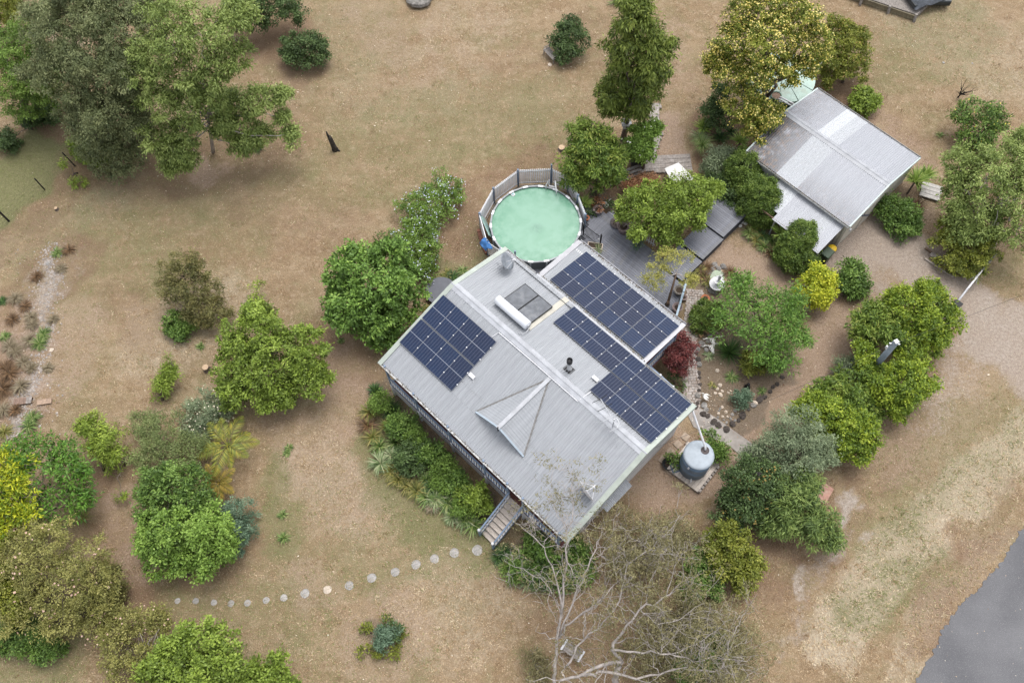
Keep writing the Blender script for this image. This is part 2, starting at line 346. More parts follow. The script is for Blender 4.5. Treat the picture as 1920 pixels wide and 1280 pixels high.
def groundmat():
    k = NT('dry_lawn'); A = k.n('Attribute'); A.attribute_name = 'zone_a'; B = k.n('Attribute'); B.attribute_name = 'zone_b'; Cc = k.n('Attribute'); Cc.attribute_name = 'zone_c'
    sa = k.n('SeparateColor'); k.L(A.outputs['Color'], sa.inputs[0]); sb = k.n('SeparateColor'); k.L(B.outputs['Color'], sb.inputs[0]); sc = k.n('SeparateColor'); k.L(Cc.outputs['Color'], sc.inputs[0])
    big = k.noise(.12, 5, .6, lo=.3, hi=.7); mid = k.noise(.7, 5, .65, lo=.3, hi=.7); fine = k.noise(5.5, 4, .7, lo=.3, hi=.7); grain = k.noise(17, 3, .7, lo=.3, hi=.7)
    blade = k.noise(1, 3, .7, vec=k.map((26, 7, 7), (0, 0, .6)), lo=.32, hi=.68); blade2 = k.noise(1, 3, .7, vec=k.map((24, 6, 7), (0, 0, -.7)), lo=.32, hi=.68)
    brk = k.math('ADD', k.math('MULTIPLY', mid, .55), k.math('MULTIPLY', fine, .45))
    def br(m, n, w=1.3):        # break a soft zone edge up with noise
        return k.ramp(k.math('ADD', m, k.math('MULTIPLY', k.math('SUBTRACT', brk, .5), k.math('MULTIPLY', k.math('PINGPONG', m, .5), w*2))), .12, .95)
    c = k.mix(big, (.305, .212, .122), (.385, .292, .182))
    c = k.mix(k.math('MULTIPLY', mid, .42), c, (.265, .172, .10))
    c = k.mix(k.math('MULTIPLY', k.noise(.33, 5, .6, lo=.46, hi=.66), .68), c, (.20, .195, .09))
    c = k.mix(k.math('MULTIPLY', k.noise(.21, 6, .65, lo=.47, hi=.68, dist=.6), .68), c, (.23, .138, .08))
    c = k.mix(k.math('MULTIPLY', k.noise(1, 5, .65, vec=k.map((.10, .55, 1), (0, 0, -.75)), lo=.48, hi=.70), .55), c, (.48, .375, .25))
    c = k.mix(k.math('MULTIPLY', k.noise(1, 5, .65, vec=k.map((.13, .8, 1), (0, 0, -.62)), lo=.55, hi=.75), .35), c, (.20, .165, .09))
    c = k.mix(k.math('MULTIPLY', k.noise(1.5, 6, .72, lo=.47, hi=.66, dist=.4), .62), c, (.215, .145, .085))
    c = k.mix(k.math('MULTIPLY', k.noise(2.1, 6, .72, lo=.50, hi=.68, dist=.4), .60), c, (.53, .42, .30))
    c = k.mix(k.math('MULTIPLY', k.noise(.8, 6, .7, lo=.55, hi=.70, dist=.5), .6), c, (.20, .205, .095))
    c = k.mix(br(sb.outputs[1], mid), c, k.mix(fine, (.43, .355, .255), (.60, .52, .40)))
    c = k.mix(br(sa.outputs[0], mid), c, k.mix(fine, (.125, .15, .058), (.22, .225, .105)))
    c = k.mix(br(sb.outputs[0], mid), c, k.mix(fine, (.155, .092, .060), (.265, .17, .118)))
    c = k.mix(br(sa.outputs[1], mid), c, k.mix(fine, (.36, .25, .185), (.48, .365, .285)))
    c = k.mix(br(sc.outputs[0], mid), c, k.mix(fine, (.12, .092, .07), (.24, .195, .155)))
    c = k.mix(br(sa.outputs[2], mid), c, k.mix(fine, (.32, .26, .22), (.48, .41, .355)))
    c = k.mix(br(sb.outputs[2], fine, 1.4), c, k.mix(fine, (.32, .26, .22), (.56, .51, .46)))
    c = k.mix(k.math('MULTIPLY', k.math('SUBTRACT', 1, blade), .36), c, (.11, .075, .045))
    c = k.mix(k.math('MULTIPLY', k.math('SUBTRACT', 1, blade2), .32), c, (.11, .075, .045))
    c = k.mix(k.math('MULTIPLY', k.ramp(grain, .5, 1), .30), c, (.62, .51, .37))
    c = k.mix(k.math('MULTIPLY', k.math('SUBTRACT', 1, grain), .22), c, (.07, .05, .032))
    k.bump(k.math('ADD', k.math('ADD', fine, blade), k.math('MULTIPLY', grain, .6)), .55, .05)
    return k.fin(c, .95, .1)
def make_ground():
    xs = np.r_[-600, -200, -90, -62, np.arange(-48, 50.1, .26), 64, 90, 200, 600]; ys = np.r_[-600, -200, -60, -20, np.arange(-3, 62.1, .26), 75, 100, 220, 600]
    X, Y = np.meshgrid(xs, ys); XY = np.c_[X.ravel(), Y.ravel()]; V = np.c_[XY, np.zeros(len(XY))]
    nx, ny = len(xs), len(ys); i = np.arange((ny-1)*(nx-1)); r, c = i//(nx-1), i % (nx-1); a = r*nx+c
    me = npmesh('ground', V, np.c_[a, a+1, a+nx+1, a+nx], groundmat())
    z = zone_values(XY); o1 = np.ones(len(XY))
    for nm, ch in (('zone_a', ('green', 'soil', 'gravel')), ('zone_b', ('litter', 'straw', 'sand')), ('zone_c', ('mulch', 'mulch', 'mulch'))):
        at = me.attributes.new(nm, 'FLOAT_COLOR', 'POINT'); at.data.foreach_set('color', np.c_[z[ch[0]], z[ch[1]], z[ch[2]], o1].astype(np.float32).ravel())
    tag(place('ground', me), kind='structure')
make_ground()
# road, bottom right: bitumen with a ragged edge
def make_road():
    e = pts([(2300, 560), (2060, 850), (1925, 985), (1880, 1050), (1835, 1105), (1795, 1145), (1765, 1180), (1742, 1230), (1708, 1285), (1640, 1400), (1500, 1640)])
    out = []; jj = RNG.normal(0, 1, 1200); jag = list(np.convolve(jj, np.ones(9)/9, 'same')*.10+np.convolve(RNG.normal(0, 1, 1200), np.ones(40)/40, 'same')*.2)
    for a, b in zip(e[:-1], e[1:]):
        n = max(2, int(np.hypot(*(b-a))/.12)); d = (b-a)/np.hypot(*(b-a)); nn = np.array([-d[1], d[0]])
        for t in np.arange(n)/n:
            out.append(a+(b-a)*t+nn*(RNG.normal(0, .05)+jag.pop()))
    far = [(60, -40), (100, 10), (110, 60)]
    poly = out+[np.array(p) for p in far]
    k = NT('bitumen'); c = k.mix(k.noise(.35, 4), (.098, .098, .104), (.15, .149, .155)); c = k.mix(k.math('MULTIPLY', k.noise(26, 2), .5), c, (.09, .09, .10))
    c = k.mix(k.math('MULTIPLY', k.noise(40, 2, lo=.62, hi=.7), .6), c, (.42, .41, .40)); k.bump(k.noise(45, 2), .4, .01)
    m = k.fin(c, .85, .25)
    tag(MB().prism(poly, .004, .03).build('road', m), kind='structure')
make_road()

# ------------------------------------------------------------------ corrugated sheet (real waves); length along +y, top at y=0 going to -L ... local plane z=0
def corr(width, L, pitch=.14, amp=.026, seg=4, y0=0.0, stain=None):
    n = int(round(width/pitch*seg)); xs = np.linspace(0, width, n+1); zs = amp*np.sin(xs/width*round(width/pitch)*2*np.pi)
    ys = [y0, y0+L*.5, y0+L]
    V = np.array([(x, y, z) for y in ys for x, z in zip(xs, zs)]); m = n+1
    i = np.arange(2*n); r, c = i//n, i % n; a = r*m+c
    return V, np.c_[a, a+1, a+m+1, a+m]
_sheets = {}
def sheet(parent, name, mat, u, v_top, width, slopelen, zt, ang, sgn, pitch=.14, amp=.026):
    """one roof sheet from its top edge at (u, v_top, zt) down the slope; sgn +1 falls towards +v, -1 towards -v"""
    key = (mat.name, round(width, 3), round(slopelen, 3), pitch)
    if key not in _sheets:
        V, Q = corr(width, slopelen, pitch, amp); _sheets[key] = npmesh(name, V, Q, mat)
    o = place(name, _sheets[key], parent)
    if sgn > 0: o.location = (u, v_top, zt); o.rotation_euler = (-ang, 0, 0)
    else: o.location = (u+width, v_top, zt); o.rotation_euler = (-ang, 0, math.pi)
    return o

# ================================================================== HOUSE
HX, HY, HYAW, HA, HB, HL, HR, HZ = -3.195, 24.227, -.829, 5.817, 4.202, 14.306, 1.527, 4.085
KS = HR/HA; ANG = math.atan(KS); ZT = HZ+HR
house = empty('house', (HX, HY, 0), HYAW, 'grey corrugated iron roofed house with front verandah and rooftop solar panels', 'house')
HM = Matrix.Translation((HX, HY, 0))@Matrix.Rotation(HYAW, 4, 'Z')
def hz(v): return ZT-KS*abs(v)
def hw(u, v, z): return HM@Vector((u, v, z))
def build_house():
    n = 19; wsh = (HL-.1)/n
    lap = 4.2
    for i in range(n):
        u = .05+i*wsh
        sheet(house, 'roof_sheet', ROOF, u, -.02, wsh, (lap+.06)/math.cos(ANG), ZT, ANG, -1)
        sheet(house, 'roof_sheet', ROOF, u, -lap, wsh, (HA-.13-lap)/math.cos(ANG), hz(lap)-.012, ANG, -1)
        sheet(house, 'roof_sheet', ROOF, u, .02, wsh, (HB-.11)/math.cos(ANG), ZT, ANG, 1)
    # ridge cap with rolled top
    mb = MB(); prof = [(-.27, -.27*KS+.018), (-.25, -.25*KS+.03), (-.06, -.06*KS+.035), (-.03, .045), (0, .06), (.03, .045), (.06, -.06*KS+.035), (.25, -.25*KS+.03), (.27, -.27*KS+.018)]
    vs = [(u, v, ZT+z) for u in (0, HL) for v, z in prof]; k = len(prof)
    mb.add(vs, [(i, i+1, k+i+1, k+i) for i in range(k-1)]); mb.build('ridge_cap', RIDGE, house)
    # barge capping on the four gable edges
    for u, du in ((0, 1), (HL, -1)):
        for v0, v1 in ((-HA, 0), (0, HB)):
            mb = MB(); a, b = (u+du*.13, v0, hz(v0)+.025), (u+du*.13, v1, hz(v1)+.025)
            mb.beam(a, b, .27, .035); mb.beam((u-du*.0, v0, hz(v0)-.09), (u-du*.0, v1, hz(v1)-.09), .03, .20)
            mb.build('barge_board', BARGE, house)
    # gutters, full of leaf litter
    for v, s_, u0, u1 in ((-HA+.13, -1, 0, HL), (HB-.12, 1, 0, 2.5), (HB-.12, 1, 10.75, HL)):
        z = hz(v)-.03; mb = MB()
        for (c, d) in (((0, s_*.065, -.075), (u1-u0, .13, .012)), ((0, s_*.125, -.03), (u1-u0, .014, .10)), ((0, .0, -.04), (u1-u0, .012, .07))):
            mb.box(((u0+u1)/2, v+c[1], z+c[2]), d)
        g = mb.build('gutter', GUTTER, house)
        lm = MB()
        for i in range(int((u1-u0)*15)):
            a = random.uniform(u0, u1); sz = random.uniform(.03, .09)
            lm.box((a, v+s_*random.uniform(.02, .10)-s_*(.16*random.random()**3), z+random.uniform(-.05, .035)), (sz, sz*.5, .02), random.uniform(0, 3))
        tag(lm.build('leaf_debris', DEBRIS, g), kind='stuff')
    # walls: weatherboards with real laps
    u0, u1, v0, v1 = .45, HL-.4, -3.5, HB-.35; mb = MB(); zb = 1.35
    while zb < 4.75:
        for (a, b) in (((u0, v0), (u1, v0)), ((u1, v0), (u1, v1)), ((u1, v1), (u0, v1)), ((u0, v1), (u0, v0))):
            d = Vector((b[0]-a[0], b[1]-a[1], 0)).normalized(); nn = Vector((d.y, -d.x, 0))*.018
            ztop = min(zb+.2, 4.72)
            mb.add([(a[0]+nn.x, a[1]+nn.y, zb), (b[0]+nn.x, b[1]+nn.y, zb), (b[0], b[1], ztop), (a[0], a[1], ztop)], [(0, 1, 2, 3)])
            mb.add([(a[0], a[1], zb), (b[0], b[1], zb), (b[0]+nn.x, b[1]+nn.y, zb), (a[0]+nn.x, a[1]+nn.y, zb)], [(0, 1, 2, 3)])
        zb += .2
    for u in (u0, u1):
        for va, vb in ((-HA+.3, 0), (0, HB-.3)):
            mb.add([(u, va, 4.15 if va < 0 else hz(vb)-.2), (u, vb, 4.15 if va < 0 else hz(vb)-.2), (u, vb, hz(vb)-.12), (u, va, hz(va)-.12)], [(0, 1, 2, 3)])
    mb.build('wall', WALL, house)
    # base skirting: vertical battens under floor level
    mb = MB()
    for k in range(int(HL/.15)-5): mb.box((.5+k*.15, -5.64, .78), (.11, .03, 1.52))
    for k in range(int(9.4/.15)): mb.box((HL-.42, -5.4+k*.15, .68), (.03, .11, 1.34)); mb.box((.42, -5.4+k*.15, .68), (.03, .11, 1.34))
    for k in range(int(HL/.15)-5): mb.box((.5+k*.15, HB-.4, .68), (.11, .03, 1.34))
    mb.build('skirting', FWHITE, house)
    fl = MB(); nb = 15
    for k in range(nb): fl.box((HL/2, -5.70+.07+k*.14, 1.60), (HL-.8, .132, .03))
    fl.box((HL/2, -5.73, 1.52), (HL-.7, .03, .17))
    fl.build('verandah_floor', REDDECK, house)
    # verandah posts, rails, balusters
    pu = [.44, 2.79, 5.5, 8.22, 9.98, 11.1, 13.7]
    for u in pu:
        MB().box((u, -5.70, 2.9), (.11, .11, 2.5)).build('verandah_post', BLUEPAINT, house)
        MB().box((u, -5.70, .76), (.14, .14, 1.5)).build('stump', WHITE, house)
    bal = MB().box((0, 0, 0), (.075, .03, .80)).mesh('baluster', FWHITE)
    def rail(u0, v0, u1, v1, z0=1.615, z1=1.615, mid=True):
        MB().beam((u0, v0, z0+1.0), (u1, v1, z1+1.0), .10, .05).build('rail', BLUEPAINT, house)
        MB().beam((u0, v0, z0+.12), (u1, v1, z1+.12), .08, .05).build('rail', BLUEPAINT, house)
        L = math.hypot(u1-u0, v1-v0); n = int(L/.19)
        for i in range(n):
            t = (i+.5)/n; place('baluster', bal, house, (u0+(u1-u0)*t, v0+(v1-v0)*t, z0+(z1-z0)*t+.55), (0, 0, math.atan2(v1-v0, u1-u0)))
    for a, b in zip(pu[:-1], pu[1:]):
        if a == 9.98: continue
        rail(a+.06, -5.72, b-.06, -5.72)
    rail(.44, -5.5, .44, -3.6); rail(13.7, -5.5, 13.7, -3.6)
    # awning over the side window
    for i in range(2):
        o = sheet(house, 'awning_sheet', ROOF, HL-.42, -1.05-i*.98, .98, .75, 3.45, math.radians(24), 1, .1)
        o.rotation_euler = (-math.radians(24), 0, -math.pi/2); o.location = (HL-.42, -1.05-i*.98, 3.5)
    wdw = MB().box((HL-.36, -2.0, 2.75), (.06, 1.7, 1.15)).build('window', BLUEPAINT, house)
    for k in range(2): MB().box((HL-.325, -2.42+k*.84, 2.75), (.02, .74, 1.0)).build('pane', GLASSC, wdw)
    # gablet on the front slope
    gu, gv, gz, ga = 7.9, -4.13, 5.5, .42
    uL, uR = 6.13, 9.68; zb_ = hz(gv)+.02
    for s_, ue in ((-1, uL), (1, uR)):
        # triangular slope: apex on the main roof, ridge tip, base corner
        A = np.array([gu, ga-.0, gz]); A[1] = -(ZT-gz)/KS; T = np.array([gu, gv-.0, gz]); B_ = np.array([ue, gv, zb_])
        V = []; Fc = []
        n = 60
        def pt(p, q):  # p along ridge (apex->tip), q down the slope 0..1
            R_ = A+(T-A)*p; D = A+(B_-A)*p; return R_+(D-R_)*q
        for i in range(n+1):
            p = i/n; off = .010*math.sin(p*(T[1]-A[1])/.1*2*math.pi)
            for q in (0, 1): c = pt(p, q); V.append((c[0], c[1], c[2]+off+.02))
        Fc = [(2*i, 2*i+1, 2*i+3, 2*i+2) for i in range(n)]
        MB().add(V, Fc).build('gablet_slope', ROOF, house)
        mb = MB().beam((A[0], A[1]+.03, A[2]+.035), (B_[0], B_[1]-.05, B_[2]+.03), .10, .02)
        mb.build('valley_flashing', pm('dark_flashing', (.17, .165, .16), .6, .3, 6), house)
    MB().beam((gu, -(ZT-gz)/KS+.1, gz+.045), (gu, gv-.12, gz+.045), .22, .03).build('gablet_ridge', RIDGE, house)
    MB().add([(uL+.05, gv+.06, zb_-.05), (uR-.05, gv+.06, zb_-.05), (gu, gv+.06, gz)], [(0, 1, 2)]).build('gablet_front', pm('pale_blue_board', (.33, .39, .45), .5, .1, 3), house)
    for ue in (uL, uR): MB().beam((ue, gv-.05, zb_+.02), (gu, gv-.05, gz+.02), .05, .09, (0, 1, 0)).build('gablet_barge', pm('pale_blue_board', (.33, .39, .45)), house)
    MB().box((gu, gv-.1, gz-.12), (.06, .06, .5)).build('finial', DARK, house)
    # flue
    f = MB().lathe([(.17, 0), (.17, .03), (.11, .06), (.11, .9)], 16).build('flue', STEEL, house, True, (8.24, .77, hz(.77)-.02))
    MB().lathe([(.12, .86), (.16, .9), (.16, 1.2), (.13, 1.22), (.13, 1.14), (.05, 1.1)], 16).build('cowl', DARK, f, True)
    MB().box((0, 0, .03), (.52, .46, .03), 0, Matrix.Rotation(-ANG, 3, 'X')).build('flashing_sheet', DARK, f)
    # cream flashing sheet beside the heater
    MB().beam((4.95, 1.0, hz(1.0)+.03), (4.95, 4.2, hz(4.2)+.03), .36, .02).build('cream_flashing', CREAM, house)
    # pale patch caps, conduit along the ridge
    MB().tube([(3.95, -.75, hz(.75)+.05), (4.08, -.34, hz(.34)+.06), (6.5, -.31, hz(.31)+.06), (9.85, -.31, hz(.31)+.06), (9.95, .25, hz(.25)+.09), (9.98, .72, hz(.72)+.06)], .025, 6).build('conduit', WHITE, house)
    for i in range(3): MB().box((3.6-i*.12, .3, 0), (.01, .01, .01))
    # NE wing with skillion roof
    wk = .7/3.65; wa = math.atan(wk); nw = 10; ws = 8.0/nw
    for i in range(nw): sheet(house, 'roof_sheet', ROOF, 2.6+i*ws, 4.22, ws, 3.72/math.cos(wa), 4.30, wa, 1)
    MB().beam((2.72, 4.25, 4.33), (2.55, 7.95, 3.63), .30, .03).build('wing_barge', pm('white_flashing', (.40, .40, .42), .5, .1, 3), house)
    MB().beam((10.58, 4.25, 4.33), (10.52, 7.95, 3.63), .26, .03).build('wing_barge', pm('white_flashing', (.62, .62, .64)), house)
    MB().beam((2.55, 4.15, 4.40), (10.75, 4.15, 4.40), .26, .03).build('apron_flashing', RIDGE, house)
    MB().beam((10.64, 4.25, 4.22), (10.58, 7.95, 3.52), .03, .18).build('fascia', WHITE, house)
    g = MB().box((6.55, 8.0, 3.52), (8.1, .12, .015)).box((6.55, 8.07, 3.57), (8.1, .02, .11)).build('gutter', pm('white_flashing', (.62, .62, .64)), house)
    lm = MB()
    for i in range(230): lm.box((random.uniform(2.7, 10.4), 8.0+random.uniform(-.14, .05), 3.56+random.uniform(0, .04)), (random.uniform(.03, .1), .04, .02), random.uniform(0, 3))
    tag(lm.build('leaf_debris', DEBRIS, g), kind='stuff')
    mb = MB()
    for i in range(120): mb.box((random.uniform(2.6, 10.6), 4.3+random.uniform(-.10, .12), 4.36+random.uniform(0, .02)), (random.uniform(.04, .12), .05, .02), random.uniform(0, 3))
    tag(mb.build('leaf_debris', DEBRIS, house), kind='stuff')
    MB().box((6.0, 5.8, 2.35), (6.6, 3.2, 2.7)).build('wing_wall', WALL, house)
    fl = MB()
    for k in range(26): fl.box((9.7+.0, 4.3+.07+k*.14, 1.2), (1.6, .132, .03))
    fl.build('side_verandah_floor', REDDECK, house)
    for v in (4.6, 7.6): MB().box((10.42, v, 2.4), (.1, .1, 2.5)).build('verandah_post', BLUEPAINT, house)
    rail(10.42, 4.65, 10.42, 7.55, 1.3, 1.3)
    rail(10.5, 5.2, 12.3, 5.2, 1.3, 1.1)
    MB().box((12.3, 5.2, 1.1), (.1, .1, 2.2)).build('verandah_post', WHITE, house); MB().box((11.35, 5.2, 1.2), (.1, .1, 2.3)).build('verandah_post', WHITE, house)
    fl = MB()
    for k in range(13): fl.box((10.62+.07+k*.14, 4.6, 1.1), (.132, 1.1, .04))
    fl.build('landing_floor', REDDECK, house)
build_house()
# front stairs
st = empty('front_stairs', hw(10.56, -6.8, 0), HYAW, 'weathered timber front stairs with blue and white balustrades down to the lawn', 'stairs')
def build_stairs():
    n = 8; run = 2.28/n; rise = 1.62/(n+.0)
    tm = MB().box((0, 0, 0), (.98, run+.005, .045)).mesh('tread', TREAD)
    for i in range(n): place('tread', tm, st, (0, -1.14+run*(i+.5), .10+rise*(i+.5)-.02), (0, 0, 0))
    for s_ in (-.52, .52):
        MB().beam((s_, -1.2, .05), (s_, 1.15, 1.5), .05, .24).build('stringer', BLUEPAINT, st)
        MB().beam((s_, -1.22, 1.0), (s_, 1.15, 2.55), .09, .05).build('rail', BLUEPAINT, st)
        MB().beam((s_, -1.22, .32), (s_, 1.15, 1.82), .06, .06).build('rail', WHITE, st)
        b = MB().box((0, 0, 0), (.03, .07, .66)).mesh('baluster', WHITE)
        for k in range(12):
            t = (k+.5)/12; place('baluster', b, st, (s_, -1.22+t*2.37, .66+t*1.53))
        p = MB().box((s_, -1.25, .55), (.12, .12, 1.1)).build('newel_post', BLUEPAINT, st)
        MB().lathe([(.02, 1.10), (.075, 1.12), (.095, 1.19), (.07, 1.26), (.02, 1.29)], 12, (s_, -1.25, 0)).build('cap', WHITE, p, True)
build_stairs()

# ------------------------------------------------------------------ solar panels
PW, PL = 1.04, 1.755
def panel_meshes():
    fr = MB()
    for (c, d) in (((-PW/2+.006, 0, 0), (.012, PL, .036)), ((PW/2-.006, 0, 0), (.012, PL, .036)), ((0, -PL/2+.007, 0), (PW-.024, .014, .036)), ((0, PL/2-.007, 0), (PW-.024, .014, .036))): fr.box(c, d)
    f = fr.mesh('frame', PFRAME)
    x, y = PW/2-.012, PL/2-.014; c = bpy.data.meshes.new('cell_sheet')
    c.from_pydata([(-x, -y, .012), (x, -y, .012), (x, y, .012), (-x, y, .012), (-x, -y, -.012), (x, -y, -.012), (x, y, -.012), (-x, y, -.012)], [], [(0, 1, 2, 3), (7, 6, 5, 4), (0, 4, 5, 1), (1, 5, 6, 2), (2, 6, 7, 3), (3, 7, 4, 0)])
    uv = c.uv_layers.new(name='UVMap')
    for i, q in enumerate([(0, 0), (1, 0), (1, 1), (0, 1)]): uv.data[i].uv = q
    c.materials.append(CELLS)
    r = MB()
    for yy in (-.42, .42): r.box((0, yy, -.05), (PW+.02, .04, .05))
    return f, c, r.mesh('mounting_rail', STEEL), MB().box((0, 0, 0), (.06, .06, .014)).mesh('clamp', WHITE)
PM = panel_meshes()
ORD = ['first', 'second', 'third', 'fourth', 'fifth', 'sixth', 'seventh', 'eighth', 'ninth', 'tenth', 'eleventh', 'twelfth', 'thirteenth', 'fourteenth', 'fifteenth', 'sixteenth', 'seventeenth', 'eighteenth', 'nineteenth', 'twentieth', 'twenty first', 'twenty second', 'twenty third', 'twenty fourth', 'twenty fifth', 'twenty sixth', 'twenty seventh', 'twenty eighth', 'twenty ninth', 'thirtieth']
def solar(u, v, z, ang, land, label):
    e = empty('solar_module', (0, 0, 0), 0, label, 'solar panel', 'solar panels on the house roof')
    e.matrix_world = HM@Matrix.Translation((u, v, z))@Matrix.Rotation(ang, 4, 'X')@(Matrix.Rotation(math.pi/2, 4, 'Z') if land else Matrix.Identity(4))
    place('frame', PM[0], e); place('cell_sheet', PM[1], e); place('mounting_rail', PM[2], e)
    place('clamp', PM[3], e, (PW/2, .42, .026)); place('clamp', PM[3], e, (PW/2, -.42, .026))
ca = math.cos(ANG)
for r in range(2):
    for i in range(4):
        v = -.79-(PL*(r+.5)+.07*r)*ca
        solar(.17+(i+.5)*1.047, v, hz(v)+.10, ANG, False, f"solar panel {ORD[i]} from the gable end in the {'upper' if r == 0 else 'lower'} row on the verandah slope")
for i in range(8):
    v = 4.05-PL*.5*ca
    solar(5.6+(i+.5)*1.060, v, hz(v)+.10, -ANG, False, f"solar panel {ORD[i]} from the water heater in the long strip along the eave")
for i in range(4):
    v = 2.32-(PL*.5+.02)*ca
    solar(9.85+(i+.5)*1.060, v, hz(v)+.10, -ANG, False, f"solar panel {ORD[i]} from the flue in the short row beside the ridge aerial")
wk = .7/3.65; wa = math.atan(wk)
for r in range(3):
    for i in range(4):
        v = 4.5+(PW*(r+.5)+.02*r)*math.cos(wa); z = 4.30-wk*(v-4.22)+.10
        solar(3.32+(i+.5)*(PL+.03), v, z, -wa, True, f"wide solar panel {ORD[i]} from the pool, {('upper', 'middle', 'outer')[r]} row of the back wing array")
# ------------------------------------------------------------------ things on the roof
wh = empty('solar_water_heater', (0, 0, 0), 0, 'white cylinder solar water heater with two grey collector plates on the roof', 'water heater')
wh.matrix_world = HM@Matrix.Translation((3.8, 1.95, hz(1.95)+.12))@Matrix.Rotation(-ANG, 4, 'X')
for i in range(2):
    p = MB().box((-.53+i*1.08, .15, 0), (1.03, 1.95, .09)).build('collector_plate', GLASSC, wh)
    fr = MB(); x = -.53+i*1.08
    for (c, d) in (((x-.515, .15, .01), (.03, 2.0, .10)), ((x+.515, .15, .01), (.03, 2.0, .10)), ((x, 1.14, .01), (1.06, .03, .10))): fr.box(c, d)
    fr.build('frame', DARK, p)
t_ = MB().tube([(-1.22, -1.05, .27), (-1.19, -1.05, .27), (-1.17, -1.05, .27), (1.17, -1.05, .27), (1.19, -1.05, .27), (1.22, -1.05, .27)], [.12, .22, .265, .265, .22, .12], 28).build('cylinder', pm('white_enamel', (.62, .64, .68), .3, .04, 2), wh, True)
MB().tube([(1.22, -1.05, .27), (1.26, -1.05, .27)], .14, 14).build('end_cap', STEEL, wh)
MB().tube([(1.3, -1.05, .25), (1.35, -1.3, .05), (1.30, -1.5, .02), (1.02, -1.6, .02)], .02, 6).build('pipe', STEEL, wh, True)
def dish(name, label, u, v, dr, tilt, R, mat):
    e = empty(name, hw(u, v, hz(v)), HYAW+dr, label, 'satellite dish')
    MB().tube([(0, 0, 0), (0, 0, .35), (.1, 0, .55)], .03, 8).build('mast', STEEL, e)
    mb = MB().lathe([(.01, 0), (R*.4, .03*R), (R*.7, .1*R), (R, .22*R), (R*1.0, .24*R), (R*.7, .12*R+.01), (.01, .015)], 28)
    d = mb.build('reflector', mat, e, True, (.14, 0, .62), (0, tilt, 0))
    MB().tube([(0, 0, .02), (R*.25, 0, R*1.0)], .015, 6).tube([(0, R*.9, .2*R), (R*.25, 0, R*1.0)], .01, 5).tube([(0, -R*.9, .2*R), (R*.25, 0, R*1.0)], .01, 5).build('feed_arm', WHITE, d)
    MB().box((R*.25, 0, R*1.0), (.12, .1, .14)).build('receiver', WHITE, d)
    for p in ((-.5, .3), (-.5, -.3)): MB().tube([(0, 0, .35), (p[0], p[1], KS*p[0]*.0-.02)], .012, 5).build('stay', STEEL, e)
dish('satellite_dish', 'grey mesh satellite dish on the roof corner beside the pool', 1.05, 3.05, math.radians(42), math.radians(48), .52, pm('grey_mesh_dish', (.22, .24, .27), .5, .2, 8, metal=.2))
dish('satellite_dish', 'white satellite dish near the roof corner behind the bare tree', 13.3, -3.7, math.radians(76), math.radians(80), .60, WHITE)
def antenna():
    e = empty('tv_aerial', hw(12.1, -.1, ZT), HYAW, 'tv aerial with ring elements on a short mast at the roof ridge', 'aerial')
    MB().tube([(0, 0, -.03), (0, 0, 1.1)], .03, 6).build('mast', STEEL, e)
    MB().tube([(-1.25, .35, 1.05), (.4, -.2, 1.0)], .026, 6).build('boom', STEEL, e)
    rg = [(.0+.32*math.cos(a), -.1+.32*math.sin(a), 0.75) for a in np.linspace(0, 2*math.pi, 25)]
    MB().tube(rg, .015, 5).build('ring', STEEL, e)
    for x, y in ((-1.25, .35), (-.75, .19), (-.2, 0), (.4, -.2)):
        MB().tube([(x-.15, y-.45, 1.03), (x, y, 1.03), (x+.1, y+.4, 1.03)], .016, 5).build('element', DARK if x < -.5 else STEEL, e)
    for p in ((-.9, -.5), (.9, -.6), (.6, .7)): MB().tube([(0, 0, .8), (p[0], p[1], -KS*abs(p[1])+.02)], .007, 4).build('guy_wire', STEEL, e)
antenna()
for (u, v, lb) in ((4.62, -2.95, 'white isolator box below the corner of the verandah slope solar array'), (9.6, 1.35, 'white isolator box between the flue and the solar strip')):
    e = empty('isolator_box', (0, 0, 0), 0, lb, 'electrical box'); sg = 1 if v < 0 else -1
    e.matrix_world = HM@Matrix.Translation((u, v, hz(v)+.05))@Matrix.Rotation(sg*ANG, 4, 'X')@Matrix.Rotation(.0, 4, 'Z')
    bevel(MB().box((0, 0, .06), (.40, .22, .06)).build('cover', WHITE, e), .01); MB().box((0, 0, .01), (.30, .16, .06)).build('bracket', STEEL, e); MB().tube([(.15, 0, .03), (.30, -.2, .0)], .012, 5).build('conduit', WHITE, e)

